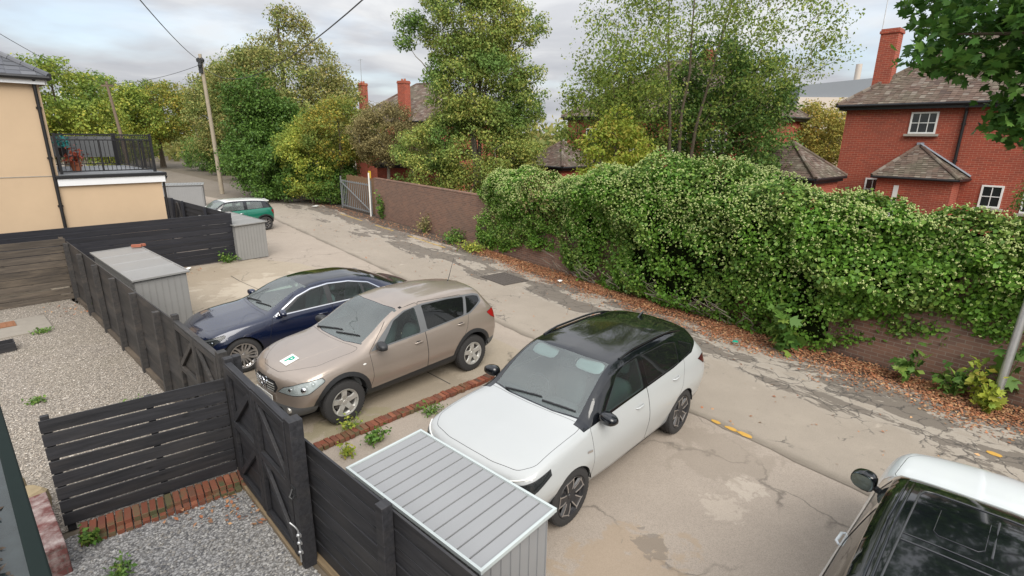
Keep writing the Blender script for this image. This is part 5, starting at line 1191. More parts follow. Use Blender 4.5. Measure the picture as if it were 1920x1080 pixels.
o = m.build('planter_box', M['fence_black'], None, 30, .004); o.location = (-10.15, 9.6, 0); o.rotation_euler = (0, 0, U_A); tag(o, 'small dark empty planter box on the gravel at the left edge', 'planter')
# ironwork and paint on the lane
M['iron'] = plain('iron', (.10, .085, .075), .85, .2, .3, 20, .5)
rzl = math.atan2(LY, LX)
m = MB(); m.box((0, 0, .006), (1.25, .95, .012))
for i in range(9):
    for j in range(7): m.box((-.56+.14*i, -.42+.14*j, .014), (.09, .09, .006))
o = m.build('manhole_cover', M['iron'], None, 30); o.location = (-.25, 15.75, .008); o.rotation_euler = (0, 0, rzl); tag(o, 'broad worn iron manhole cover in the lane behind the bronze car', 'manhole cover')
M['road_yellow'] = plain('road_yellow', (.52, .30, .06), .9, 0, .2, 30)
def blobs(name, spots, z, mat, seed):
    r = random.Random(seed); m = MB()
    for (x, y, lx, ly, a) in spots:
        n = 16; m.add([(x+math.cos(a)*lx*math.cos(t)*q-math.sin(a)*ly*math.sin(t)*q, y+math.sin(a)*lx*math.cos(t)*q+math.cos(a)*ly*math.sin(t)*q, z) for t, q in ((2*math.pi*k/n, r.uniform(.8, 1.1)) for k in range(n))], [tuple(range(n))])
    return tag(m.build(name, mat, None, 0), kind='structure')
blobs('yellow_paint_marks', [(3.20, 7.33, .085, .05, rzl), (3.36, 7.13, .10, .05, rzl), (3.50, 6.97, .12, .055, rzl), (6.85, 6.55, .10, .06, rzl)], .011, M['road_yellow'], 4)
M['kerb_yellow'] = plain('kerb_yellow', (.42, .29, .09), .9, 0, .4, 9)
m = MB()
for s0, s1 in ((14.8, 18.0), (19.4, 21.4), (23.0, 26.0)):
    n = 6
    for k in range(n): a = lane_pt(s0+(s1-s0)*k/n, 1.30); b_ = lane_pt(s0+(s1-s0)*(k+.86)/n, 1.30); m.bar((*a, .01), (*b_, .01), .07, .012)
tag(m.build('yellow_kerb_line', M['kerb_yellow'], None, 30), kind='structure')
# ---------------------------------------------------------------- brick wall along the lane, its gate, posts
M['wall_brick'] = brick_mat('wall_brick', (0.247, 0.130, 0.088), (0.156, 0.086, 0.065), (0.273, 0.227, 0.176), (0.143, 0.111, 0.091), .38, .225, .075, .6)
M['wall_brick_red'] = brick_mat('wall_brick_red', (.26, .105, .07), (.21, .085, .06), (.22, .17, .14), (.10, .085, .07), .4, .225, .075, .6)
t = thing('brick_wall', 'long weathered brick wall beside the lane, half buried in ivy', 'wall', (*lane_pt(-6, 0), 0), rzl)
m = MB(); m.box((15.0, 0, 1.0), (30.0, .225, 2.0)); m.build('wall', M['wall_brick'], t, 30, .01)
m = MB(); m.box((15.0, -.0, 2.031), (30.0, .245, .06)); m.build('coping', M['wall_brick'], t, 30, .012)
for x in (9.0, 19.0): m = MB(); m.box((x, .16, .95), (.45, .10, 1.9)); m.build('buttress', M['wall_brick_red'], t, 30, .01)
M['gate_grey'] = plain('gate_grey', (.24, .255, .27), .55, .3, .2)
ga, gb = lane_pt(24.4, .12), lane_pt(28.4, .25); rz, L = run(ga, gb)
t = thing('metal_gate', 'grey barred metal gate with a long diagonal brace at the end of the brick wall', 'gate', (*ga, 0), rz)
m = MB()
for x in (0, L): m.box((x, 0, .95), (.06, .06, 1.86))
for z in (.18, 1.62): m.box((L/2, 0, z), (L-.06, .045, .06))
m.build('frame', M['gate_grey'], t, 30)
for k in range(15): m = MB(); m.box((.22+k*(L-.44)/14, .0, .90), (.035, .03, 1.60)); m.build('bar', M['gate_grey'], t, 30)
m = MB(); m.bar((.1, .045, .25), (L-.1, .045, 1.58), .04, .05, (0, 1, 0)); m.build('brace', M['gate_grey'], t, 30)
t2 = thing('board_fence', 'rusty brown upright boards behind the grey barred gate', 'fence', (*lane_pt(24.4, -.25), 0), rz)
M['rust_board'] = plain('rust_board', (.21, .125, .065), .9, 0, .3, 8)
for k in range(24): pass
m = MB(); [m.box((k*L/24+.08, random.uniform(-.01, .01), .95+random.uniform(-.03, .03)), (L/24-.012, .02, 1.98)) for k in range(24)]; m.build('board_panel', M['rust_board'], t2, 30)
t = thing('sign_post', 'thin white post with a small yellow sign at the end of the brick wall', 'sign', (*lane_pt(24.15, .3), 0), rzl)
m = MB(); m.tube([(0, 0, 0), (0, 0, 2.3)], .04, 10); m.build('post', M['plate_white'], t, 50)
M['sign_yellow'] = plain('sign_yellow', (.70, .45, .03), .5, 0, .05)
m = MB(); m.box((0, -.055, 2.22), (.30, .02, .36)); m.build('sign_panel', M['sign_yellow'], t, 30, .004)
t = thing('street_post', 'leaning grey galvanised post at the right edge of the picture', 'post', (8.08, 7.97, 0), 0)
m = MB(); m.tube([(0, 0, 0), (.05, 0, 1.6), (.16, -.02, 4.2)], [.062, .058, .05], 14); m.build('post', M['steel'], t, 50); m = MB(); m.lathe([(.0, 0), (.09, 0), (.09, .05), (.07, .07), (0, .07)], 16, 'z'); m.build('base_collar', M['steel'], t, 40)
# ---------------------------------------------------------------- buildings
M['render_cream'] = plain('render_cream', (0.512, 0.380, 0.252), .9, 0, .12, .9, .2)
M['fascia_white'] = plain('fascia_white', (.72, .73, .75), .45, 0, .04); M['slate'] = island_mat('slate', [(.10, .105, .12), (.13, .135, .15), (.085, .09, .10), (.155, .16, .175)], .6, 0)
M['tile_brown'] = island_mat('tile_brown', [(.105, .072, .058), (.145, .10, .08), (.085, .062, .054), (.175, .13, .105), (.125, .085, .066), (.20, .17, .145)], .9, 0, [(.11, .095, .07), (.15, .125, .095), (.09, .075, .058), (.19, .165, .13)], 1.1)
M['deck_grey'] = plain('deck_grey', (.20, .21, .225), .8, 0, .12, 3); M['black_metal'] = plain('black_metal', (.014, .014, .016), .4)
M['house_brick'] = brick_mat('house_brick', (.40, .075, .040), (.28, .056, .034), (.48, .27, .18), (.16, .06, .045), .45, .225, .075, .5, .005)
M['pane_dark'] = glass_mat('pane_dark', (.10, .12, .13), 1.6, .04); M['frame_white'] = plain('frame_white', (.76, .76, .74), .4, 0, .04)
M['sill_stone'] = plain('sill_stone', (.34, .31, .27), .9, 0, .2, 9); M['lead'] = plain('lead', (.27, .29, .33), .6, .1, .2, 6); M['room_dark'] = plain('room_dark', (.035, .035, .035), .9)
def tiled(b, p0, p1, p2, p3, ex=.11, tw=.17, lift=.016, jit=.006):
    """courses of separate tiles over a roof slope; p0-p1 eave, p3-p2 top"""
    p0, p1, p2, p3 = map(Vector, (p0, p1, p2, p3)); n = (p1-p0).cross(p3-p0) if (p3-p0).length > 1e-3 else (p1-p0).cross(p2-p0)
    n.normalize(); n = n if n.z > 0 else -n
    H = ((p3+p2)/2-(p0+p1)/2).length; rows = max(2, int(H/ex))
    for r in range(rows):
        t0, t1 = r/rows, min(1, (r+1.25)/rows); a0, a1 = p0.lerp(p3, t0), p1.lerp(p2, t0); c0, c1 = p0.lerp(p3, t1), p1.lerp(p2, t1)
        w = (a1-a0).length
        if w < .05: continue
        e = (a1-a0)/w; up = (p3-p0) if abs((p3-p0).dot(e)) < 1e9 else None
        k = int(w/tw)+2; off = (r % 2)*.5
        slope = n.cross(e); slope = slope if slope.z > 0 else -slope; ln = H/rows*1.25
        lo_s, hi_s = 0, w; c0s = (c0-a0).dot(e); c1s = (c1-a0).dot(e)
        for i in range(k):
            s0, s1 = max(0, (i-off)*tw), min(w, (i+1-off)*tw-.004)
            if s1-s0 < .02: continue
            q0, q1 = max(s0, c0s), min(s1, c1s)
            if q1-q0 < .005: q0 = q1 = min(max((s0+s1)/2, min(c0s, c1s)), max(c0s, c1s)); q0 -= .003; q1 += .003
            l = lift+random.uniform(-jit, jit); d = random.uniform(-.006, .006)
            b.add([a0+e*s0+n*(l+d)-slope*.01, a0+e*s1+n*(l-d)-slope*.01, a0+e*q1+slope*ln+n*.002, a0+e*q0+slope*ln+n*.002, a0+e*s0-slope*.01-n*.006, a0+e*s1-slope*.01-n*.006], [(0, 1, 2, 3), (4, 5, 1, 0)])
def hip_roof(t, x0, x1, y0, y1, ze, pitch, mat, ex=.11, tw=.17, name='roof', oh=.3, ridge_mat=None):
    x0 -= oh; x1 += oh; y0 -= oh; y1 += oh; d = (y1-y0)/2; hz = d*math.tan(pitch); L = x1-x0
    if L < 2*d: d = L/2; hz = d*math.tan(pitch)
    A, B_, C_, D_ = (x0, y0, ze), (x1, y0, ze), (x1, y1, ze), (x0, y1, ze); ym = (y0+y1)/2
    R0, R1 = (x0+d, ym, ze+hz), (x1-d, ym, ze+hz); b = MB()
    for f in ((A, B_, R1, R0), (B_, C_, R1, R1), (C_, D_, R0, R1), (D_, A, R0, R0)): tiled(b, *f, ex, tw)
    o = b.build(name, mat, t, 0)
    u = MB(); u.add([A, B_, C_, D_, R0, R1], [(0, 1, 5, 4), (1, 2, 5), (2, 3, 4, 5), (3, 0, 4), (3, 2, 1, 0)])
    for i, v in enumerate(u.v): u.v[i] = (v[0], v[1], v[2]-.02)
    u.build('roof_deck', M['room_dark'], t, 0)
    r = MB()
    for p, q in ((A, R0), (B_, R1), (C_, R1), (D_, R0), (R0, R1)):
        p, q = Vector(p), Vector(q); L2 = (q-p).length
        if L2 < .05: continue
        n = max(1, int(L2/.33)); dd = (q-p)/n
        for k in range(n): r.tube([p+dd*k+Vector((0, 0, .005)), p+dd*(k+.97)+Vector((0, 0, .012))], [.085, .075], 8)
    r.build('ridge_tiles', mat, o, 40)
    g = MB()
    for p, q in ((A, B_), (B_, C_), (C_, D_), (D_, A)): g.tube([Vector(p)+Vector((0, 0, -.05)), Vector(q)+Vector((0, 0, -.05))], .06, 8)
    g.build('gutter', M['black_metal'], t, 40)
    f = MB(); xm, ymid = (x0+x1)/2, (y0+y1)/2; i_ = .07
    for (c, s) in (((xm, y0+i_, ze-.13), (L-.2, .025, .17)), ((xm, y1-i_, ze-.13), (L-.2, .025, .17)), ((x0+i_, ymid, ze-.13), (.025, y1-y0-.18, .169)), ((x1-i_, ymid, ze-.13), (.025, y1-y0-.18, .169))): f.box(c, s)
    return o, f, hz
def window(t, x, z, w, h, nx, nz, y=0.0, sill=True, mat='frame_white', rz=None):
    """sash set in the wall > pane, frame bars, sill; facing -y"""
    o = MB(); fw = .06
    for (c, s) in (((x+w/2, y-.012, z+fw/2), (w, .07, fw)), ((x+w/2, y-.012, z+h-fw/2), (w, .07, fw)), ((x+fw/2, y-.012, z+h/2), (fw, .068, h-2*fw)), ((x+w-fw/2, y-.012, z+h/2), (fw, .068, h-2*fw))): o.box(c, s)
    for i in range(1, nx): o.box((x+w*i/nx, y-.008, z+h/2), (.028, .05, h-2*fw))
    for i in range(1, nz): o.box((x+w/2, y-.010, z+h*i/nz), (w-2*fw, .052, .028))
    f = o.build('window', M[mat], t, 30, .003); p = MB(); p.box((x+w/2, y-.020, z+h/2), (w-2*fw+.01, .006, h-2*fw+.01)); p.cur = 1; p.box((x+w/2, y-.006, z+h/2), (w-2*fw+.01, .006, h-2*fw+.01)); p.build('pane', [M['pane_dark'], M['room_dark']], f)
    if sill: s = MB(); s.box((x+w/2, y-.05, z-.05), (w+.22, .16, .085)); s.build('sill', M['sill_stone'], f, 30, .006)
    return f
# cream rendered house with a flat-roofed extension
t = thing('rendered_house', 'cream rendered house with slate roof and a flat-roofed extension at the left edge', 'house', (-12.62, 14.87, 0), U_A)
m = MB(); m.box((-5.0, 4.5, 2.78), (10.0, 9.0, 5.56)); m.build('wall', M['render_cream'], t, 30)
m = MB(); m.box((1.225, 2.25, 1.4), (2.45, 4.495, 2.8)); m.build('extension_wall', M['render_cream'], t, 30)
o, f, hz = hip_roof(t, -10, 0, 0, 9, 5.60, R(33), M['slate'], .2, .3, oh=.22); f.build('fascia', M['fascia_white'], t, 30)
m = MB(); m.box((1.25, 2.25, 2.835), (2.60, 4.66, .20)); m.build('fascia', M['fascia_white'], t, 30, .005)
m = MB(); m.box((1.26, 2.25, 2.985), (2.68, 4.74, .09)); m.build('roof_edge', M['black_metal'], t, 30, .01); m = MB(); m.box((1.26, 2.25, 3.036), (2.5, 4.55, .012)); m.build('roof_deck', M['deck_grey'], t)
m = MB(); m.tube([(-.10, -.055, .2), (-.10, -.055, 5.42), (-.10, -.16, 5.5)], .042, 10)
for z in (.9, 2.2, 3.5, 4.8): m.box((-.10, -.03, z), (.12, .05, .05))
m.build('downpipe', M['black_metal'], t, 40)
m = MB(); m.tube([(2.52, .05, .1), (2.52, .05, 2.70), (2.62, .02, 2.92)], .035, 8); m.build('downpipe', M['black_metal'], t, 40)
m = MB(); m.box((-5.0, -.006, 3.02), (9.9, .014, .018)); m.build('render_bead', M['sill_stone'], t)
def railing(par_, a, b_, z, h, step, name='balcony_railing', screen=None):
    a, b_ = Vector((*a, z)), Vector((*b_, z)); L = (b_-a).length; n = int(L/step); d = (b_-a)/n; m = MB()
    for zz in (.08, h-.14, h): m.bar(a+Vector((0, 0, zz)), b_+Vector((0, 0, zz)), .035, .03)
    for k in range(n+1): m.tube([a+d*k+Vector((0, 0, .08)), a+d*k+Vector((0, 0, h-.14))], .009 if k % 9 else .026, 6)
    for k in range(n):
        c = a+d*(k+.5)+Vector((0, 0, h-.07)); 
        if k % 2 == 0: m.tube([c+Vector((0, 0, .05)), c+d*.4, c-Vector((0, 0, .05)), c-d*.4, c+Vector((0, 0, .05))], .006, 4)
    for p in (a, b_): m.box(p+Vector((0, 0, h/2+.02)), (.06, .06, h+.04))
    return m.build(name, M['black_metal'], par_, 40)
railing(t, (.10, .10), (2.36, .10), 3.04, 1.08, .105); railing(t, (2.36, .16), (2.36, 4.4), 3.04, 1.08, .105); railing(t, (.1, 4.4), (2.30, 4.4), 3.04, 1.08, .105)
m = MB(); m.box((1.3, 4.33, 3.70), (1.9, .015, .70)); m.build('privacy_screen', M['trim_grey'], t)
M['teal_leaf'] = plain('teal_leaf', (.02, .26, .25), .6, 0, .3); M['terracotta'] = plain('terracotta', (.35, .12, .06), .85)
def potted(label, loc, mat, pot, s):
    q = thing('potted_plant', label, 'potted plant', loc, 0); m = MB(); m.lathe([(0, 0), (.10*s, 0), (.14*s, .24*s), (.15*s, .26*s), (.12*s, .26*s), (.11*s, .22*s), (0, .22*s)], 14, 'z'); m.build('pot', pot, q, 40)
    P_ = RNG.normal(size=(160, 3))*np.array([.11, .11, .10])*s+np.array([0, 0, .42*s]); leaves('foliage', P_, .09*s, mat, q)
    m = MB(); m.tube([(0, 0, .2*s), (0, 0, .42*s)], .012, 5); m.build('stem', M['fence_weathered'], q)
def cream(x, y, z): return (-12.62+UX*x+WX*y, 14.87+UY*x+WY*y, z)
potted('teal leaved plant in a dark pot on the balcony of the cream house', cream(.42, 1.4, 3.5), M['teal_leaf'], M['black_plastic'], .95); potted('terracotta pot of red leaves low on the balcony of the cream house', cream(.62, 1.2, 3.045), plain('red_leaf', (.30, .06, .03), .6), M['terracotta'], 1.05)
q = thing('balcony_table', 'dark stand under the teal plant on the balcony', 'stand', cream(.42, 1.4, 3.042), U_A); m = MB(); m.box((0, 0, .44), (.40, .34, .03)); [m.box((x, y, .215), (.03, .03, .42)) for x in (-.17, .17) for y in (-.14, .14)]; m.build('stand', M['black_metal'], q)

# red brick houses along the far side of the wall
HX = (.66, -.75); H_A = math.atan2(HX[1], HX[0])
def house(label, loc, W, D, ze, pitch, rz=H_A, wins=(), ex=.12, tw=.18, chim=()):
    t = thing('brick_house', label, 'house', (loc[0], loc[1], 0), rz, 'brick houses beyond the lane wall')
    m = MB(); m.box((W/2, D/2, ze/2), (W, D, ze)); m.build('wall', M['house_brick'], t, 30)
    o, f, hz = hip_roof(t, 0, W, 0, D, ze+.10, pitch, M['tile_brown'], ex, tw); f.build('fascia', M['black_metal'], t, 30)
    for w_ in wins: window(t, *w_)
    for (x, y, w, d, z0, z1, red) in chim:
        m = MB(); m.box((x, y, (z0+z1)/2), (w, d, z1-z0)); m.box((x, y, z1-.05), (w+.07, d+.07, .11)); m.box((x, y, z1+.045), (w+.02, d+.02, .08)); ch = m.build('chimney', M['house_brick'], o, 30)
        for k in (-.14, .14): pt = MB(); pt.lathe([(.09, 0), (.075, .14), (.085, .15), (.06, .15), (.06, 0)], 12, 'z', (x+k*(w > .5), y, z1+.085)); pt.build('chimney_pot', M['terracotta'], ch, 40)
    return t
h1 = house('red brick house with brown hipped roof, tall chimney and small porch roof at the right', (13.85, 23.20), 12, 8.2, 5.58, R(38), wins=[(2.27, 4.55, .86, .80, 3, 2), (4.86, 1.98, .62, .80, 2, 2), (6.02, 1.88, 1.0, 1.05, 3, 2), (6.10, 3.86, 1.0, 1.2, 3, 2), (9.2, 4.2, 1.2, 1.1, 3, 2), (9.2, 1.5, 1.2, 1.2, 3, 2), (1.15, 1.9, .55, .9, 2, 2)])
m = MB(); m.box((.80, 1.05, 7.15), (.62, .62, 2.75)); m.box((.80, 1.05, 8.46), (.70, .70, .10)); m.box((.80, 1.05, 8.55), (.64, .64, .07)); ch = m.build('chimney', M['house_brick'], h1, 30)
m = MB(); m.tube([(.42, 1.05, 7.6), (.42, 1.05, 10.0)], .02, 6); m.tube([(.25, .8, 9.95), (.65, 1.25, 9.9)], .014, 5)
for k in range(7): a = Vector((.25, .8, 9.95)).lerp(Vector((.65, 1.25, 9.9)), k/6); m.tube([a+Vector((-.16, .14, 0)), a+Vector((.16, -.14, 0))], .007, 4)
m.box((.46, 1.05, 7.7), (.10, .05, .04)); m.box((.46, 1.05, 8.2), (.10, .05, .04)); m.build('television_aerial', M['steel'], ch, 40)
m = MB(); m.tube([(3.92, -.07, .3), (3.92, -.07, 5.35), (3.92, -.28, 5.5)], .05, 10)
for z in (1.2, 3.6, 4.9): m.box((3.92, -.04, z), (.14, .07, .05))
m.build('downpipe', M['black_metal'], h1, 40)
m = MB(); m.tube([(4.15, .7, 6.2), (4.15, .7, 6.75)], .055, 10); m.lathe([(.055, 0), (.09, .02), (.09, .10), (.0, .13)], 12, 'z', (4.15, .7, 6.72)); m.build('flue', M['plate_white'], h1, 40)
for x, z in ((.62, 5.33), (1.75, 5.36), (6.0, 3.05)): m = MB(); m.box((x, -.004, z), (.225, .02, .075)); m.build('air_brick', M['terracotta'], h1)
# porch with a half-pyramid roof against the wall
m = MB(); m.box((3.05, -.62, 1.47), (2.35, 1.24, 2.94)); m.build('porch_wall', M['house_brick'], h1, 30)
b = MB(); ap = (2.75, 0, 4.12); e0, e1, e2, e3 = (1.55, 0, 2.98), (1.72, -1.42, 2.98), (4.38, -1.42, 2.98), (4.48, 0, 2.98)
tiled(b, e1, e2, ap, ap, .115, .17, .02, .009); tiled(b, e0, e1, ap, ap, .115, .17, .02, .009); tiled(b, e2, e3, ap, ap, .115, .17, .02, .009); pr = b.build('porch_roof', M['tile_brown'], h1, 0)
m = MB(); m.add([e0, e1, e2, e3, ap], [(0, 1, 4), (1, 2, 4), (2, 3, 4), (3, 2, 1, 0)]); m.v = [(x, y, z-.012) for x, y, z in m.v]; m.build('roof_deck', M['room_dark'], pr, 0)
m = MB()
for p in (e1, e2):
    p, q = Vector(p), Vector(ap); n = 7; d = (q-p)/n
    for k in range(n): m.tube([p+d*k+Vector((0, 0, .01)), p+d*(k+.97)+Vector((0, 0, .018))], [.075, .065], 8)
m.build('ridge_tiles', M['tile_brown'], pr, 40)
m = MB(); a, q = Vector(e3), Vector(ap); m.bar(a+Vector((0, -.04, .06)), q+Vector((.02, -.04, .05)), .05, .20, (0, -1, .4)); m.bar(q+Vector((-.1, -.05, .05)), q+Vector((.12, -.05, .05)), .06, .12); m.build('lead_flashing', M['lead'], pr, 30)
m = MB()
for p, q in ((e1, e2), (e0, e1), (e2, e3)): m.tube([Vector(p)+Vector((0, 0, -.04)), Vector(q)+Vector((0, 0, -.04))], .05, 8)
m.build('gutter', M['black_metal'], pr, 40)
f = MB(); f.box((2.55, -1.245, 1.9), (.16, .03, 1.5)); f.build('door_frame', M['frame_white'], h1, 30)
h2 = house('red brick house half hidden behind the airy tree', (3.4, 35.1), 11.0, 8.2, 5.4, R(36), wins=[(1.6, 3.9, .8, .9, 2, 2), (4.8, 3.6, 1.0, 1.1, 3, 2), (7.6, 3.6, .9, 1.1, 2, 2), (9.6, 3.6, 1.1, 1.1, 3, 2), (8.0, 1.2, 1.2, 1.2, 3, 2)], ex=.18, tw=.24, chim=[(6.9, 4.1, .6, .6, 7.6, 9.0, 1)])
h3 = house('farthest brick house with slim chimneys seen over the autumn trees', (-13.4, 46.0), 9.5, 7.5, 5.2, R(37), rz=math.atan2(-.55, .83), wins=[(2, 3.5, 1, 1.1, 3, 2), (6, 3.5, 1, 1.1, 3, 2)], ex=.2, tw=.3, chim=[(-.2, 1.4, .55, .55, 5.3, 8.3, 1), (6.0, -.05, .75, .6, 3.0, 8.1, 1)])
m = MB(); m.tube([(-.3, 1.4, 8.2), (-.3, 1.4, 10.3)], .02, 5); m.tube([(-.6, 1.4, 10.2), (.0, 1.4, 10.2)], .015, 4); m.build('television_aerial', M['steel'], h3)
def outhouse(label, loc, W, D, ze, pitch, rz):
    t = thing('brick_outhouse', label, 'outhouse', (loc[0], loc[1], 0), rz); m = MB(); m.box((W/2, D/2, ze/2), (W, D, ze)); m.build('wall', M['house_brick'], t, 30)
    o, f, hz = hip_roof(t, 0, W, 0, D, ze+.06, pitch, M['tile_brown'], .12, .18, oh=.2); f.build('fascia', M['black_metal'], t, 30); return t
outhouse('low brick outhouse with slate-brown roof behind the middle of the lane wall', (-8.4, 33.2), 4.6, 3.4, 2.45, R(34), 0.05)
outhouse('small outhouse roof rising behind the ivy hedge, left of the right-hand house', (9.05, 22.0), 2.9, 2.8, 2.85, R(38), H_A)
outhouse('small outhouse roof between the tall leafy tree and the red brick house', (.7, 30.5), 2.8, 2.8, 2.7, R(38), H_A)
t = thing('distant_house', 'distant pale house with brown roof between the yellow tree and the brick house', 'house', (41, 70, 0), -.5); m = MB(); m.box((3.5, 3, 3.2), (7, 6, 6.4)); m.build('wall', M['render_cream'], t, 30); hip_roof(t, 0, 7, 0, 6, 6.4, R(35), M['tile_brown'], .3, .4)
M['clad_grey'] = plain('clad_grey', (.19, .21, .235), .6, 0, .08, .05); M['clad_beige'] = plain('clad_beige', (.52, .46, .40), .7, 0, .06, .05)
t = thing('industrial_building', 'long grey industrial building with a pale stack on the skyline', 'building', (146, 249, 0), -.1)
m = MB(); m.prism([(-19, 0, 0), (19, 0, 0), (19, 0, 32), (-19, 0, 28.0)], 0, (0, 18, 0)); m.build('upper_wall', M['clad_grey'], t, 30); m = MB(); m.box((-.0, -.6, 11.5), (39, 1, 23)); m.build('lower_wall', M['clad_beige'], t, 30)
m = MB(); m.tube([(7, 6, 30), (7, 6, 37.5)], 1.25, 16); m.build('stack', M['clad_beige'], t, 40)
m = MB(); m.box((18.2, -.7, 15), (2.0, 1.3, 31)); m.build('corner_panel', plain('panel_pale', (.6, .62, .64), .6), t)

# ---------------------------------------------------------------- poles and wires
M['pole_wood'] = plain('pole_wood', (.34, .29, .22), .9, 0, .25, 5, .3); M['pole_brown'] = plain('pole_brown', (.17, .125, .09), .9, 0, .25, 5)
t = thing('utility_pole', 'tall pale wooden pole with black insulators beside the lane', 'pole', (-21.0, 38.4, 0), 0)
m = MB(); m.tube([(0, 0, 0), (-.1, 0, 4.6), (-.24, 0, 9.3)], [.15, .13, .105], 14); m.build('pole', M['pole_wood'], t, 50)
m = MB(); [m.lathe([(.0, -.16), (.12, -.16), (.15, 0), (.08, .1), (0, .14)], 10, 'z', (-.24+dx_, dy_, z)) for dx_, dy_, z in ((-.12, -.05, 8.95), (.12, -.05, 8.95), (0, -.15, 8.6))]; m.box((-.23, -.15, 8.55), (.24, .10, .95)); m.build('insulators', M['black_plastic'], t, 40)
t = thing('utility_pole', 'reddish wooden pole behind the balcony of the cream house', 'pole', (-29.9, 42.0, 0), 0); m = MB(); m.tube([(0, 0, 0), (-.25, 0, 4), (-.62, 0, 7.8)], [.13, .11, .085], 12); m.build('pole', M['pole_brown'], t, 50); m = MB(); m.box((-.6, 0, 7.5), (.9, .10, .12)); m.build('crossarm', M['pole_brown'], t)
def wire(label, a, b_, sag, r):
    a, b_ = Vector(a), Vector(b_); pts = [a.lerp(b_, k/24)-Vector((0, 0, sag*4*(k/24)*(1-k/24))) for k in range(25)]; m = MB(); m.tube(pts, r, 5); tag(m.build('overhead_wire', M['black_plastic'], None, 60), label, 'wire')
PT = (-21.0, 38.4, 8.75)
wire('overhead wire rising steeply from the pale pole out of the top of the picture', PT, (-6.9, 9.5, 7.35), .35, .014)
wire('overhead wire sloping down from the top in front of the big round tree', (-20.9, 38.2, 8.4), (-2.0, 10, 6.93), 1.15, .014)
wire('thin wire strung between the two wooden poles', PT, (-30.5, 42, 7.6), .3, .014)
wire('thin wire crossing the sky at the far left', (-30.5, 42, 7.6), (-15, 16, 7.2), .3, .010)
# ---------------------------------------------------------------- trees, hedge, plants
M['bark'] = plain('bark', (.11, .085, .06), .95, 0, .35, 9, .6); M['bark_pale'] = plain('bark_pale', (.19, .165, .13), .95, 0, .3, 9, .5)
LM = {
 'yellow_green': island_mat('leaf_yellow_green', [(0.252, 0.328, 0.051), (0.402, 0.453, 0.075), (0.177, 0.252, 0.046), (0.604, 0.553, 0.101), (0.302, 0.378, 0.075)], .6, .3, [(0.127, 0.214, 0.046), (0.201, 0.289, 0.055), (0.101, 0.177, 0.040)], .35),
 'olive': island_mat('leaf_olive', [(0.212, 0.236, 0.074), (0.321, 0.309, 0.099), (0.149, 0.174, 0.054), (0.446, 0.346, 0.124), (0.248, 0.272, 0.087)], .6, .25, [(0.124, 0.186, 0.049), (0.198, 0.248, 0.069), (0.372, 0.372, 0.111)], .4),
 'tall': island_mat('leaf_tall', [(0.221, 0.295, 0.064), (0.326, 0.399, 0.095), (0.148, 0.221, 0.055), (0.563, 0.503, 0.134), (0.267, 0.326, 0.083), (0.415, 0.445, 0.103)], .6, .28, [(0.134, 0.237, 0.055), (0.178, 0.281, 0.064), (0.103, 0.178, 0.047)], .45),
 'laurel': island_mat('leaf_laurel', [(0.072, 0.138, 0.024), (0.094, 0.182, 0.031), (0.042, 0.094, 0.020), (0.132, 0.231, 0.044)], .45, .2, None, .5, .22),
 'bush': island_mat('leaf_bush', [(0.077, 0.169, 0.031), (0.139, 0.246, 0.046), (0.046, 0.116, 0.024), (0.216, 0.308, 0.062)], .5, .25),
 'orange': island_mat('leaf_orange', [(0.276, 0.286, 0.049), (0.406, 0.328, 0.058), (0.179, 0.246, 0.049), (0.519, 0.348, 0.058), (0.146, 0.226, 0.049)], .6, .3, [(0.130, 0.205, 0.049), (0.211, 0.266, 0.058)], .5),
 'brown_olive': island_mat('leaf_brown_olive', [(0.207, 0.177, 0.078), (0.290, 0.239, 0.103), (0.154, 0.145, 0.062), (0.352, 0.290, 0.124)], .7, .2),
 'airy': island_mat('leaf_airy', [(.17, .25, .050), (.26, .34, .065), (.12, .19, .042), (.34, .38, .08)], .55, .32),
 'lime': island_mat('leaf_lime', [(.29, .36, .045), (.38, .42, .05), (.21, .30, .04), (.44, .42, .07)], .55, .32, [(.20, .30, .045), (.36, .30, .06)], 1.2),
 'mid': island_mat('leaf_mid', [(0.105, 0.208, 0.046), (0.167, 0.281, 0.062), (0.073, 0.147, 0.038), (0.230, 0.311, 0.073)], .55, .25),
 'ochre': island_mat('leaf_ochre', [(0.281, 0.281, 0.060), (0.380, 0.320, 0.070), (0.200, 0.221, 0.049), (0.481, 0.339, 0.081)], .65, .25),
 'sycamore': island_mat('leaf_sycamore', [(0.072, 0.178, 0.037), (0.113, 0.245, 0.047), (0.046, 0.118, 0.029), (0.166, 0.310, 0.066)], .5, .3, None, .5, .2),
 'ivy': island_mat('leaf_ivy', [(0.100, 0.217, 0.026), (0.153, 0.315, 0.039), (0.052, 0.132, 0.019), (0.234, 0.395, 0.062), (0.121, 0.250, 0.032)], .45, .26, [(0.073, 0.153, 0.026), (0.129, 0.226, 0.039), (0.242, 0.338, 0.073)], .9, .25),
 'flower': island_mat('ivy_flower', [(.48, .57, .22), (.40, .50, .16), (.56, .62, .30), (.44, .50, .19)], .8, .1),
 'litter': island_mat('leaf_litter', [(0.343, 0.133, 0.062), (0.452, 0.187, 0.094), (0.218, 0.094, 0.055), (0.515, 0.265, 0.140), (0.156, 0.086, 0.055), (0.624, 0.374, 0.187), (0.281, 0.140, 0.078)], .8, .05),
 'twig': plain('twig', (.075, .055, .04), .95, 0, .3),
}
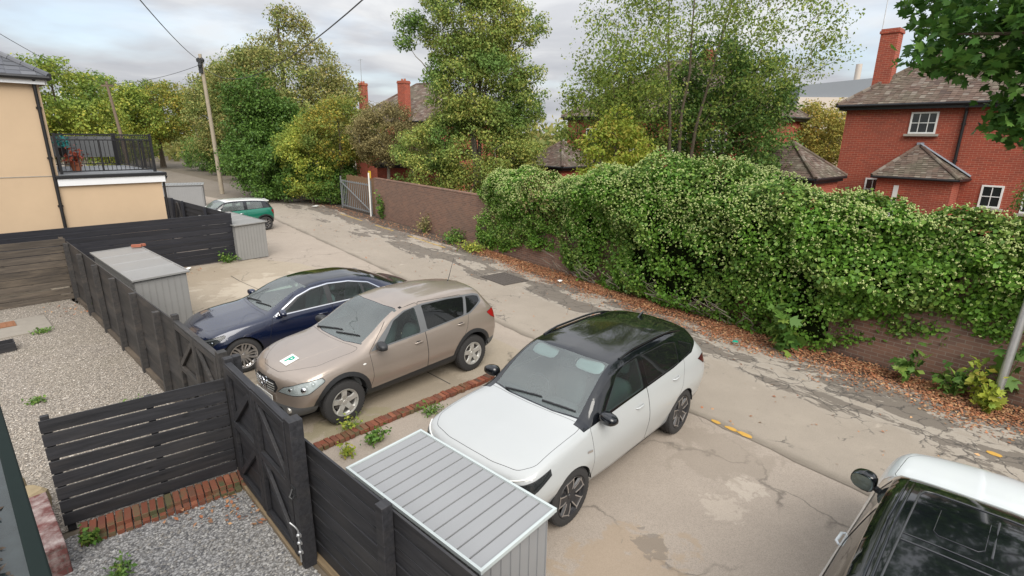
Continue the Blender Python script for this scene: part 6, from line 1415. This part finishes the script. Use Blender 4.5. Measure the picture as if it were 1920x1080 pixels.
def clumps(spec, dens=1.0):
    """sub-clump centres near the shell of each crown ellipsoid (cx, cy, cz, rx, ry, rz, count)"""
    out = []
    for (x, y, z, rx, ry, rz, n) in spec:
        k = int(n*dens); d = unit(RNG.normal(size=(k, 3))); r = RNG.uniform(.45, 1.0, k)**.55
        P = d*r[:, None]*np.array([rx, ry, rz])+np.array([x, y, z]); out.append(P)
    return np.concatenate(out)
def tree(name, label, cat, base, crown, leaf, lsize, per, crad, trunk_r=.2, group=None, bark='bark', limbs=.35, up=.5, zmin=.15, trunks=None, flat=.75, limb_r=.02, shape=DIAMOND):
    """tapered trunk and limbs reaching into leaf clumps; crown specs are relative to the base"""
    t = thing(name, label, cat, (base[0], base[1], 0), 0, group); C = clumps(crown); C = C[C[:, 2] > zmin]
    top = max(c[2]+c[5]*.6 for c in crown); m = MB()
    stems = trunks or [((0, 0), (crown[0][0]*.5, crown[0][1]*.5), top)]
    S = []
    for (p0, p1, h) in stems:
        pts = [Vector((p0[0]+(p1[0]-p0[0])*(k/8)**1.2+random.uniform(-.05, .05)*h*.12*(k > 0), p0[1]+(p1[1]-p0[1])*(k/8)**1.2+random.uniform(-.05, .05)*h*.12*(k > 0), h*k/8)) for k in range(9)]
        m.tube(pts, [trunk_r*(1-.112*k) if k else trunk_r*1.25 for k in range(9)], 9); S += pts[2:]
    if limbs > 0:
        n = int(len(C)*limbs); idx = RNG.choice(len(C), n, replace=False); idx = sorted(idx, key=lambda i: min((Vector(C[i])-p).length for p in S)); SP = list(S)
        for i in idx:
            c = Vector(C[i]); q = min(SP, key=lambda p: (p-c).length*(1+.9*max(0.0, .45-(c.z-p.z)/max(.05, (p-c).length)))); L = (c-q).length
            mid = q.lerp(c, .5)+Vector((random.uniform(-.1, .1)*L, random.uniform(-.1, .1)*L, random.uniform(0, .12)*L)); r0 = min(trunk_r*.5, limb_r+.007*L); SP += [q.lerp(mid, .6)+Vector((0, 0, .03*L)), mid, c]
            m.tube([q, q.lerp(mid, .55)+Vector((0, 0, .03*L)), mid, c], [r0, r0*.8, r0*.6, r0*.2], 5, False)
    m.build('trunk', M[bark], t, 60)
    n = len(C); sizes = RNG.uniform(.6, 1.3, n); cnt = np.maximum(3, (per*sizes**2).astype(int)); I = np.repeat(np.arange(n), cnt)
    du = unit(RNG.normal(size=(len(I), 3))); off = du*(RNG.random(len(I))**.42*crad*sizes[I])[:, None]*np.array([1.12, 1.12, flat]); P = C[I]+off; ok = P[:, 2] > .05
    leaves('foliage', P[ok], lsize, LM[leaf], t, up*.7, du[ok], .9, shape=shape, spread=.6); return t
G_FAR = 'trees beyond the lane wall'
tree('broadleaf_tree', 'yellow-green tree behind the balcony of the cream house', 'tree', (-37.5, 45.5), [(0, 0, 6.6, 3.8, 3.8, 3.2, 150), (-2.2, 0, 5, 2.6, 2.6, 2.6, 60), (2.0, 0, 4.4, 2.4, 2.4, 3.2, 70)], 'yellow_green', 0.203, 108, 0.77, .3, G_FAR)
tree('broadleaf_tree', 'pale green bushy tree at the far bend of the lane', 'tree', (-46, 62), [(0, 0, 7, 4.2, 4, 4.0, 120), (3, 0, 5, 3.2, 3, 4, 70)], 'yellow_green', 0.234, 93, 0.90, .3, G_FAR)
tree('hedgerow_tree', 'russet and green hedgerow tree left of the pale pole', 'tree', (-43.5, 67), [(0, 0, 6.4, 4.4, 3.5, 3.6, 140), (-3.5, 2, 5.6, 3, 3, 3.4, 80), (3.5, -2, 6.5, 3.2, 3, 3.6, 100)], 'orange', 0.203, 108, 0.85, .3, G_FAR)
tree('hedgerow_tree', 'olive hedgerow tree right behind the pale pole', 'tree', (-27.0, 56), [(-3.2, 2, 7.0, 3.4, 2.6, 3.8, 120), (0, 0, 6.4, 4.2, 3.5, 4.8, 190), (-3, 0, 5.4, 3, 3, 4.2, 100)], 'olive', 0.187, 116, 0.85, .3, G_FAR)
tree('round_tree', 'large round olive tree with a leafy spike on top, tallest at the left', 'tree', (-17.4, 42.4), [(0, 0, 6.7, 5.7, 3.8, 4.6, 380), (-3.2, .5, 6.8, 2.8, 2.0, 3.8, 120), (3.0, -.5, 5.4, 2.8, 2.8, 3.8, 110), (.4, 0, 12.3, .75, .7, .9, 11), (1.5, 0, 11.7, .7, .7, .6, 7)], 'olive', 0.156, 131, 0.72, .4, G_FAR)
tree('laurel_tree', 'dark green laurel in front of the large round tree', 'tree', (-16.9, 37.0), [(0, 0, 3.4, 2.7, 1.3, 3.2, 210), (-.6, 0, 6.2, 1.9, 1.2, 1.9, 80), (1.6, .2, 4.4, 2.0, 1.2, 2.2, 80)], 'laurel', 0.140, 108, 0.54, .2, G_FAR)
tree('laurel_tree', 'dark laurel bush at the lane edge below the large round tree', 'bush', (-16.6, 35.6), [(0, 0, 2.2, 2.2, 1.6, 2.2, 120), (1.8, -1.6, 1.8, 1.8, 1.4, 1.8, 80)], 'laurel', 0.140, 108, 0.54, .12, 'bushes along the lane', limbs=0)
tree('hedge_bush', 'bright green bush next to the grey barred gate', 'bush', lane_pt(30.6, .0), [(0, 0, 1.5, 1.7, 1.4, 1.5, 100), (.2, .4, 2.4, 1.1, 1.0, 1.0, 50)], 'bush', 0.101, 139, 0.41, .07, 'bushes along the lane', limbs=0)
tree('hedge_bush', 'mixed green and yellow bush between the laurel and the barred gate', 'bush', (-12.6, 33.4), [(0, 0, 2.6, 1.8, 1.5, 2.4, 130), (-.8, 1, 3.8, 1.5, 1.3, 1.4, 60)], 'yellow_green', 0.117, 124, 0.45, .08, 'bushes along the lane', limbs=0)
tree('hedge_bush', 'green bank of bushes on the far right side of the lane', 'bush', (-24.5, 50.5), [(0, 0, 1.8, 2.4, 1.8, 1.8, 90), (-5, 6, 1.7, 2.8, 2.0, 1.8, 90), (-10.5, 11.5, 1.7, 3.0, 2.2, 2.0, 90)], 'mid', 0.172, 93, 0.63, .1, 'bushes along the lane', limbs=0)
tree('hedge_bush', 'bright lime shrub at the corner beyond the balcony', 'bush', (-42.5, 57.5), [(0, 0, 1.6, 1.4, 1.4, 1.5, 50)], 'lime', 0.156, 77, 0.50, .08, 'bushes along the lane', limbs=0)
tree('autumn_tree', 'orange and yellow tree above the barred gate', 'tree', (-10.6, 33.2), [(0, 0, 4.3, 2.1, 1.9, 2.0, 170), (1.4, .3, 4.0, 1.5, 1.5, 1.6, 70)], 'orange', 0.117, 93, 0.45, .14, G_FAR)
tree('autumn_tree', 'brownish olive tree behind the left end of the brick wall', 'tree', (-7.2, 31.0), [(0, 0, 4.3, 2.0, 1.7, 1.75, 200), (1.0, 0, 3.6, 1.4, 1.4, 1.3, 70)], 'brown_olive', 0.086, 131, 0.38, .14, G_FAR, bark='bark_pale')
tree('tall_tree', 'tall yellow-green tree in the middle, reaching above the picture', 'tree', (-1.9, 27.6), [(0, 0, 3.7, 2.8, 2.2, 2.6, 230), (0, 0, 6.6, 2.6, 2.2, 2.6, 250), (-.1, 0, 9.6, 2.15, 2.0, 2.6, 200), (.1, 0, 12.2, 1.6, 1.5, 2.0, 110), (-2.9, 0, 8.9, .9, .8, .8, 22), (2.4, 0, 9.3, .9, .8, .8, 22), (2.5, 0, 6.2, .9, 1, 1.6, 30), (-2.5, -.3, 3.0, 1.6, 1.5, 2.0, 60), (1.9, -.3, 2.6, 1.6, 1.5, 1.9, 60)], 'tall', 0.105, 173, 0.49, .13, G_FAR, bark='bark_pale', limbs=.4, trunks=[((0, 0), (-.9, 0), 12.5), ((.2, .1), (.3, .1), 13.2), ((-.2, .1), (1.2, 0), 12), ((.1, -.1), (-.3, -.2), 11.5)])
tree('airy_tree', 'thinly leaved tree with bare grey branches against the sky', 'tree', (5.75, 19.2), [(0, 0, 6.6, 3.6, 2.8, 2.6, 150), (2.6, 0, 7.6, 2.7, 2.2, 2.2, 80), (-2.0, 0, 6.7, 1.9, 1.8, 2.4, 130), (.4, 0, 9.4, 3.2, 2.4, 2.0, 100)], 'airy', .085, 62, .50, .095, G_FAR, bark='bark', limbs=1.0, up=.3, zmin=3.2, trunks=[((0, 0), (-.9, 0), 9.6), ((.03, 0), (1.5, .2), 9.4), ((0, .03), (.3, .4), 10.2)], limb_r=.004)
tree('understorey_tree', 'dense mid-green foliage round the foot of the airy tree', 'tree', (7.9, 20.8), [(0, 0, 4.4, 2.1, 1.6, 2.0, 130), (.9, 0, 5.9, 1.5, 1.3, 1.5, 60), (-1.7, 0, 5.2, 1.3, 1.2, 1.6, 60), (-.4, 0, 6.6, 1.4, 1.2, 1.3, 60), (1.7, .3, 4.6, 1.1, 1, 2.0, 50)], 'mid', 0.101, 116, 0.45, .12, G_FAR)
tree('understorey_tree', 'green feathery foliage beside the tall leafy tree', 'tree', (3.1, 20.5), [(0, 0, 5.0, 1.4, 1.2, 1.6, 70), (.9, 0, 3.6, 1.5, 1.3, 1.4, 70), (1.0, 0, 6.0, 1.2, 1.1, 1.4, 60)], 'airy', 0.101, 85, 0.41, .10, G_FAR)
tree('lime_shrub', 'bright yellow-green shrub rising behind the ivy hedge', 'shrub', (3.25, 17.6), [(0, 0, 3.7, 1.25, .9, 1.1, 85), (.5, 0, 2.9, 1.3, 1.0, .9, 70), (.1, 0, 4.6, .6, .5, .6, 20)], 'lime', 0.094, 69, 0.31, .07, G_FAR, up=.4)
tree('ochre_tree', 'rounded yellow-brown tree left of the red brick house', 'tree', (18.2, 33.0), [(0, 0, 4.2, 2.4, 2.2, 2.4, 190), (1.2, 0, 3.0, 2.0, 2, 2.2, 80), (-1.4, 0, 3.4, 1.8, 1.8, 2.4, 70)], 'ochre', 0.117, 108, 0.50, .16, G_FAR)
tree('dark_shrub', 'small dark green shrub in front of the yellow-brown tree', 'shrub', (12.6, 23.6), [(0, 0, 2.5, 1.0, .9, 1.1, 50)], 'laurel', 0.101, 93, 0.36, .07, G_FAR)
tree('garden_bush', 'dark greyish bush at the right edge above the ivy hedge', 'bush', (13.8, 13.4), [(0, 0, 2.2, 1.0, 1.0, 1.3, 50)], 'mid', 0.078, 93, 0.32, .06, G_FAR)
# sycamore boughs reaching in from the right, the trunk standing outside the picture
t = thing('sycamore_tree', 'dark large-leaved tree reaching in at the top right corner', 'tree', (12.15, 8.35, -.32), 0)
m = MB(); m.tube([(0, 0, 0), (.05, .1, 3), (-.1, .2, 6), (-.2, .4, 9)], [.30, .26, .22, .15], 12)
B0 = [((-.15, .3, 7.4), (-5.0, .6, 9.2)), ((-.15, .3, 7.8), (-3.2, 2.4, 9.7)), ((-.15, .35, 8.2), (-1.5, -.8, 10.6)), ((-.1, .2, 5.6), (-4.55, 1.6, 6.35)), ((-.1, .2, 6.2), (-3.6, 3.4, 7.4)), ((0, .1, 4.7), (-3.15, 1.2, 4.95)), ((-.1, .3, 6.8), (-4.1, .6, 7.9)), ((0, .1, 4.4), (-2.6, 2.4, 5.2)), ((0, .2, 5.2), (-2.9, -1.0, 6.0))]
for a, c in B0: a, c = Vector(a), Vector(c); m.tube([a, a.lerp(c, .4)+Vector((0, 0, .25)), a.lerp(c, .75)+Vector((0, 0, .15)), c], [.10, .07, .04, .015], 7)
m.build('trunk', M['bark'], t, 50)
Pt = []
for (x, y, z, rx, ry, rz, n) in ((-3.9, 1.6, 6.35, 1.05, 1.2, .62, 900), (-3.3, 2.6, 7.3, 1.4, 1.5, .8, 900), (-2.4, 1.5, 6.3, 1.3, 1.3, .8, 1000), (-3.1, 1.2, 5.3, .62, .8, .72, 560), (-2.45, 1.5, 5.0, .8, .9, .75, 620), (-3.6, .4, 7.4, 1.3, 1.2, .7, 500), (-1.2, 1.5, 6.4, 1.6, 1.6, 1.6, 700), (-4.45, 2.0, 6.05, .5, .6, .3, 110), (-1.2, .5, 8.4, 2.6, 2.4, 1.6, 800), (-3.4, 2.2, 9.6, 3.2, 2.8, 1.7, 1500), (-1.5, -.6, 10.4, 3.4, 3.0, 2.2, 1500), (-5.4, .4, 9.3, 2.2, 2.2, 1.2, 800)):
    k = n//9; c = unit(RNG.normal(size=(k, 3)))*(RNG.uniform(.3, 1, k)**.5)[:, None]*np.array([rx, ry, rz])+np.array([x, y, z]); c = np.repeat(c, 9, 0); Pt.append(c+RNG.normal(size=c.shape)*np.array([.15, .15, .09]))
leaves('foliage', np.concatenate(Pt), .175, LM['sycamore'], t, .9, shape=LOBED, spread=.35)

# ivy hedge swallowing the wall
HL = [(-5.6, .52), (-4, .62), (-2, .66), (-.3, .60), (.5, .38), (1.3, .10), (2.2, .05), (4, .0), (8, .0), (9.2, .15), (10.2, .55), (10.9, .6), (11.6, .5), (12.4, .15), (13.1, .02), (13.7, .25)]   # underside height along the wall
HT = [(-5.6, 2.55), (-4, 2.75), (-2.2, 2.85), (0, 3.05), (2, 3.42), (4, 3.62), (6, 3.62), (7.6, 3.5), (8.8, 3.20), (9.8, 2.95), (11.0, 3.05), (12.2, 3.0), (13.1, 2.75), (13.8, 2.3)]
HD = [(-5.6, .40), (-2, .42), (.2, .62), (1.2, .95), (4, 1.05), (8, .95), (9.5, .75), (11, .75), (13, .60), (13.8, .35)]     # how far it stands out from the wall
hz_ = lambda tab, s: np.interp(s, [p[0] for p in tab], [p[1] for p in tab])
def hedge_surface(s, u, seed=0.0):
    """u 0..1 from the foot of the lane side over the top to the garden side; returns point (s, v, z) and outward (v, z) normal"""
    zb, zt, d = hz_(HL, s), hz_(HT, s), hz_(HD, s); H = zt-zb
    uv = np.array([0, .10, .28, .46, .60, .70, .82, .92, 1.0]); pv_ = np.array([.30, .40, .62, .92, 1.0, .80, -.1, -1.2, -1.7]); pz = np.array([0, .06, .30, .58, .80, .94, 1.0, .90, .5])
    v = np.interp(u, uv, pv_)*d; z = zb+np.interp(u, uv, pz)*H; e = .02
    nv = (np.interp(u+e, uv, pz)-np.interp(u-e, uv, pz))*H; nz = -(np.interp(u+e, uv, pv_)-np.interp(u-e, uv, pv_))*d; l = np.sqrt(nv**2+nz**2)+1e-9
    nv, nz = nv/l, nz/l
    w = u*6.0; q = .30*vnoise(s, w, .75, 1)+.17*vnoise(s, w, 1.9, 2)+.09*vnoise(s, w, 4.3, 3)
    return s, v+nv*q, z+nz*q, nv, nz
def to_world(s, v, z): return np.stack([7.5+LX*s-.787*v, 9.5+LY*s-.617*v, z], -1)
t = thing('ivy_hedge', 'huge ivy hedge in pale flower billowing over the lane wall', 'hedge', (0, 0, 0), 0)
n = 185000; s = RNG.uniform(-5.7, 13.9, n); u = RNG.beta(1.05, 1.15, n)*1.0; S_, v, z, nv, nz = hedge_surface(s, u); dpt = RNG.exponential(.085, n)
patch = .8*vnoise(s, u*6, 2.1, 4)+.6*vnoise(s, u*6, .9, 5)+.3*vnoise(s, u*6, 5, 6); keep = RNG.random(n) < np.clip(.58+.85*patch+.42*(u > .5)+.30*(s < 1.2), .12, 1)
P_ = to_world(s, v-nv*dpt, z-nz*dpt)+RNG.normal(size=(n, 3))*.035; O_ = np.stack([-.787*nv, -.617*nv, nz], -1); keep &= P_[:, 2] > .02
leaves('foliage', P_[keep], .058, LM['ivy'], t, .55, O_[keep], .9, IVY, .6)
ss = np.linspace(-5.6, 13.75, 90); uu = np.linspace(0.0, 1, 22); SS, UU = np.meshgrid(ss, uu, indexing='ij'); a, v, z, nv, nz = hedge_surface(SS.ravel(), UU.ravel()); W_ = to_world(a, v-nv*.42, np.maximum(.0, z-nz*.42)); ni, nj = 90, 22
Fq = [(i*nj+j, i*nj+j+1, (i+1)*nj+j+1, (i+1)*nj+j) for i in range(ni-1) for j in range(nj-1)]; raw_mesh('shade_core', W_, Fq, plain('core_shade', (.012, .017, .006), 1.0, 0, .5, 6, Specular_IOR_Level=0.0), t)  # near-black hull added inside the foliage, its colour standing in for inner shade
n = 21000; s = RNG.uniform(-5.7, 13.9, n); u = RNG.uniform(.16, .97, n); pr_ = np.clip((u-.30)*2.6, .06, 1)*np.clip(.70+.6*vnoise(s, u*6, 1.1, 7)+.5*vnoise(s, u*6, 3, 8), .12, 1); k = RNG.random(n) < pr_; s, u = s[k], u[k]
a, v, z, nv, nz = hedge_surface(s, u); C_ = to_world(a, v+nv*.04, z+nz*.05)+RNG.normal(size=(len(s), 3))*.02
ico = np.array([(0, 0, 1), (.9, 0, .2), (0, .9, .2), (-.9, 0, .2), (0, -.9, .2), (0, 0, -.7)]); T_ = np.array([(0, 1, 2), (0, 2, 3), (0, 3, 4), (0, 4, 1), (5, 2, 1), (5, 3, 2), (5, 4, 3), (5, 1, 4)])
q = 4; C4 = np.repeat(C_, q, 0)+RNG.normal(size=(len(C_)*q, 3))*.010; rr = RNG.uniform(.013, .021, len(C4))[:, None, None]; Vf = (ico[None]*rr+C4[:, None, :]).reshape(-1, 3); Ff = (np.arange(len(C4))[:, None, None]*6+T_[None]).reshape(-1, 3)
tag(raw_mesh('flower_heads', Vf, Ff, LM['flower'], t), kind='stuff')
m = MB(); m2 = MB(); r = random.Random(5)
for k in range(45):
    s0 = r.uniform(2.5, 9.5) if k < 45 else r.uniform(9.6, 11.3); h = r.uniform(.3, .8) if k < 45 else r.uniform(.9, 2.2); v0 = .42 if k < 45 else .75; p = []
    for i in range(6): x = lane_pt(s0+r.uniform(-.12, .12)+.06*i*r.uniform(-1, 1), v0+.09*i*(k < 45)+r.uniform(-.05, .05)); p.append((x[0], x[1], .02+h*i/5+(0 if k < 45 else .7)))
    (m if k < 45 else m2).tube(p, [.016, .013, .011, .009, .007, .004], 5)
m.build('dead_stems', M['bark_pale'], t, 60)['kind'] = 'stuff'
def dry(n, s0, s1, u0, u1): s = RNG.uniform(s0, s1, n); u = RNG.uniform(u0, u1, n); a, v, z, nv, nz = hedge_surface(s, u); return to_world(a, v+nv*.03, z+nz*.03)
leaves('dead_leaves', np.concatenate([dry(420, 9.3, 10.9, .42, .80), dry(240, 9.8, 10.6, .55, .86)]), .085, LM['brown_olive'], t, .4)
# ivy growing on the bare part of the wall, weeds along its foot
def weed(label, loc, h, rad, n, leaf, size, shape=DIAMOND, group='weeds along the lane wall', name='wild_plant', stems=7):
    t = thing(name, label, 'plant', (loc[0], loc[1], 0), random.uniform(0, 6), group); m = MB(); P_ = []
    for k in range(stems):
        a = random.uniform(0, 6.28); rr = rad*random.uniform(.2, .9); top = Vector((rr*math.cos(a), rr*math.sin(a), h*random.uniform(.5, 1))); m.tube([(0.02*math.cos(a), .02*math.sin(a), 0), top*.5+Vector((0, 0, .08*h)), top], [.008, .006, .003], 4)
        kk = n//stems; tt = RNG.uniform(.25, 1.05, kk); P_.append(np.array(top)[None]*tt[:, None]+RNG.normal(size=(kk, 3))*np.array([rad, rad, h*.5])*.22)
    m.build('stem', LM['mid'], t); P_ = np.concatenate(P_); P_[:, 2] = np.maximum(.02, P_[:, 2]); leaves('foliage', P_, size, LM[leaf], t, .9, shape=shape); return t
weed('broad-leaved young plant standing out pale against the dark foot of the hedge', lane_pt(1.75, 1.0), 1.05, .34, 95, 'bush', .20, LOBED, stems=8)
weed('leafy seedling with large leaves against the exposed bricks at the right', lane_pt(-1.55, .32), 1.25, .25, 34, 'bush', .20, LOBED, stems=4)
weed('clump of long-leaved weeds at the foot of the exposed bricks', lane_pt(-1.05, .62), .62, .36, 150, 'bush', .13)
weed('yellowing round-leaved weed at the foot of the leaning grey post', lane_pt(-1.45, .80), .42, .28, 90, 'lime', .13, LOBED)
weed('weed with pale stems beside the leaning grey post', lane_pt(-1.35, .50), .72, .30, 140, 'lime', .12)
weed('low bright weed in the right-hand corner below the grey post', lane_pt(-2.55, .85), .32, .42, 150, 'lime', .11)
weed('dark leafy weed climbing beside the grey post', lane_pt(-2.7, .35), 1.0, .30, 110, 'ivy', .11, IVY)
weed('green weed hanging below the right end of the hedge', lane_pt(-.35, .62), .75, .25, 60, 'bush', .14, LOBED)
weed('green tuft growing out of the foot of the long wall', lane_pt(15.5, .45), .55, .75, 420, 'bush', .11, stems=14)
weed('yellowish weeds at the wall foot where the ivy begins', lane_pt(13.6, .75), .42, .7, 380, 'yellow_green', .10, stems=14)
weed('sparse tall grass against the middle of the long wall', lane_pt(18.2, .35), .85, .5, 220, 'brown_olive', .11, stems=14)
weed('small round ivy patch climbing the long wall near the yellow sign', lane_pt(23.0, .2), 1.3, .28, 260, 'bush', .10, IVY, stems=8)
weed('greenery at the foot of the dark laurel', lane_pt(33.0, .5), .9, 1.1, 380, 'bush', .14, stems=14)
G_Y = 'weeds on the forecourt'
weed('weeds growing at the corner between the tall black fence and its shed', (-9.62, 17.35), .38, .42, 240, 'bush', .07, group=G_Y, stems=12)
weed('bright green weed beside the broken brick edging', (-1.95, 6.65), .20, .20, 200, 'bush', .06, group=G_Y, stems=12)
weed('small weed tuft by the brick edging near the black gate post', (-2.22, 6.32), .16, .14, 120, 'lime', .05, group=G_Y, stems=9)
weed('grassy weeds beside the front wheel of the bronze car', (-2.35, 6.95), .20, .26, 150, 'yellow_green', .05, group=G_Y, stems=12)
weed('thin weeds in the middle of the brick edging', (-1.25, 7.5), .14, .22, 130, 'mid', .05, group=G_Y, stems=10)
weed('little weed where the brick kerb meets the flaking wall end', (-4.45, 4.62), .22, .12, 110, 'bush', .06, group=G_Y, stems=7)
weed('weed tuft on the near gravel below the brick kerb', (-3.85, 4.25), .14, .18, 120, 'mid', .05, group=G_Y, stems=9)
for i, (x, y) in enumerate(((-10.2, 10.7), (-7.6, 7.6), (-6.0, 7.6), (-8.6, 6.6), (-9.9, 12.1))):
    weed(['green weed tuft beside the concrete slab', 'low weed in the open middle of the far gravel', 'weed tuft in the far gravel near the slatted fence', 'small weed in the far gravel near the planter box', 'weed tuft at the foot of the weathered brown fence'][i], (x, y), .10+.25*(i == 4), .22, 130, 'mid', .05, group=G_Y, stems=9)
# leaf litter under the hedge
n = 84000; s = RNG.uniform(-4.5, 14.2, n); w_ = hz_([(-4.5, .35), (-1.5, .62), (2, .62), (6, .55), (10, .5), (14, .25)], s); v = .28+np.abs(RNG.normal(size=n))*w_*.95; k = (v < 1.75+.25*np.sin(s*3)) & (RNG.random(n) < np.clip(.6+.7*vnoise(s, v, 1.3, 11)+.4*vnoise(s, v, 4, 12), .38, 1)); P_ = to_world(s, v, .01+RNG.random(n)*.045*np.clip(1.3-v, .1, 1))[k]
o = leaves('leaf_litter', P_, .046, LM['litter'], None, 2.2, spread=.6); tag(o, kind='stuff')
n = 2600; s = RNG.uniform(14, 34, n); v = .25+np.abs(RNG.normal(size=n))*.55; s2 = RNG.uniform(-6, 30, 500); v2 = RNG.uniform(.4, 4.6, 500); P_ = to_world(np.concatenate([s, s2]), np.concatenate([v, v2]), np.full(n+500, .014)); o = leaves('scattered_leaves', P_, .055, LM['litter'], None, 2.2); tag(o, kind='stuff')
P_ = np.concatenate([np.stack([RNG.normal(-10.6, .45, 110), RNG.normal(16.05, .45, 110), np.full(110, .012)], 1), np.stack([RNG.uniform(-3.9, -2.6, 130), RNG.uniform(4.9, 5.6, 130), np.full(130, .035)], 1), np.stack([RNG.normal(-10.6, .5, 120), RNG.normal(12.6, .4, 120), np.full(120, .03)], 1)]); tag(leaves('yard_leaves', P_, .05, LM['litter'], None, 2.0), kind='stuff')
# litter
for (x, y, c, lab) in ((lane_pt(8.35, 1.15)[0], lane_pt(8.35, 1.15)[1], 'plate_white', 'white scrap of litter on the leaf bank below the hedge'), (lane_pt(2.5, 1.5)[0], lane_pt(2.5, 1.5)[1], 'green_print', 'green wrapper among the fallen leaves'), (lane_pt(29.5, 1.5)[0], lane_pt(29.5, 1.5)[1], 'plate_white', 'white scrap of litter near the barred gate'), (-10.3, 16.25, 'plate_white', 'pale scrap of rubbish below the tall black fence')):
    m = MB(); r = .09 if y < 20 else .2; m.add([(r*random.uniform(.7, 1.2)*math.cos(a), r*random.uniform(.5, 1)*math.sin(a), random.uniform(.0, .05)) for a in np.linspace(0, 5.4, 7)]+[(0, 0, .06)], [(i, (i+1) % 7, 7) for i in range(7)])
    o = m.build('litter_scrap', M[c], None, 0); o.location = (x, y, .05); tag(o, lab, 'litter')
# far wooded skyline
Pf = []
for k in range(420):
    a = R(RNG.uniform(-52, 50)); d = RNG.uniform(95, 150); x, y = d*math.sin(a), d*math.cos(a); h = RNG.uniform(3.5, 8.0); c = np.array([x, y, h*.5]); q = RNG.normal(size=(60, 3))*np.array([2.6, 2.6, h*.28])+c; Pf.append(q)
Pf = np.concatenate(Pf); Pf[:, 2] = np.abs(Pf[:, 2]); tag(leaves('distant_woodland', Pf, 1.3, LM['olive'], None, .6), kind='stuff')

# ---------------------------------------------------------------- glazed lean-to roof at the bottom left, cars
M['wet_dark'] = plain('wet_dark', (.030, .040, .042), .12, 0, .5, 8, .15); M['roof_green'] = plain('roof_green', (.010, .017, .016), .8, Specular_IOR_Level=.15)
ra, rb = (-3.30, 3.06), (-1.60, 1.50); rz, L = run(ra, rb)
t = thing('lean_to_roof', 'dark wet flat roof with raised edge at the bottom left corner', 'roof', (*ra, 2.45), rz)
m = MB(); m.box((L/2+.1, -.60, .0), (L+.9, 1.10, .06)); m.build('roof_panel', M['wet_dark'], t, 30)
m = MB(); m.box((L/2+.1, -.03, .05), (L+.9, .06, .11)); m.build('raised_edge', M['roof_green'], t, 30, .008)
for y in (-.15, -.20): m = MB(); m.bar((.95, y, .05), (L+.5, y-.02, .05), .022, .05); m.build('glazing_bar', M['roof_green'], t, 30, .004)
m = MB(); m.box((L/2+.55, -.54, .045), (L-.3, .62, .02)); m.build('glass_panel', M['side_glass'], t, 30)
m = MB(); m.box((L/2+.3, -.9, -1.25), (L+.2, .12, 2.40)); m.build('support_wall', M['render_cream'], t)
Pm = np.stack([RNG.uniform(.2, L+.3, 420), -.12-np.abs(RNG.normal(size=420))*.13, np.full(420, .034)], 1); o = leaves('moss_flecks', Pm, .035, LM['twig'], t, 2.0); o['kind'] = 'stuff'
for fn in (navy_saloon, bronze_suv, white_suv, white_4x4, green_hatch): fn()
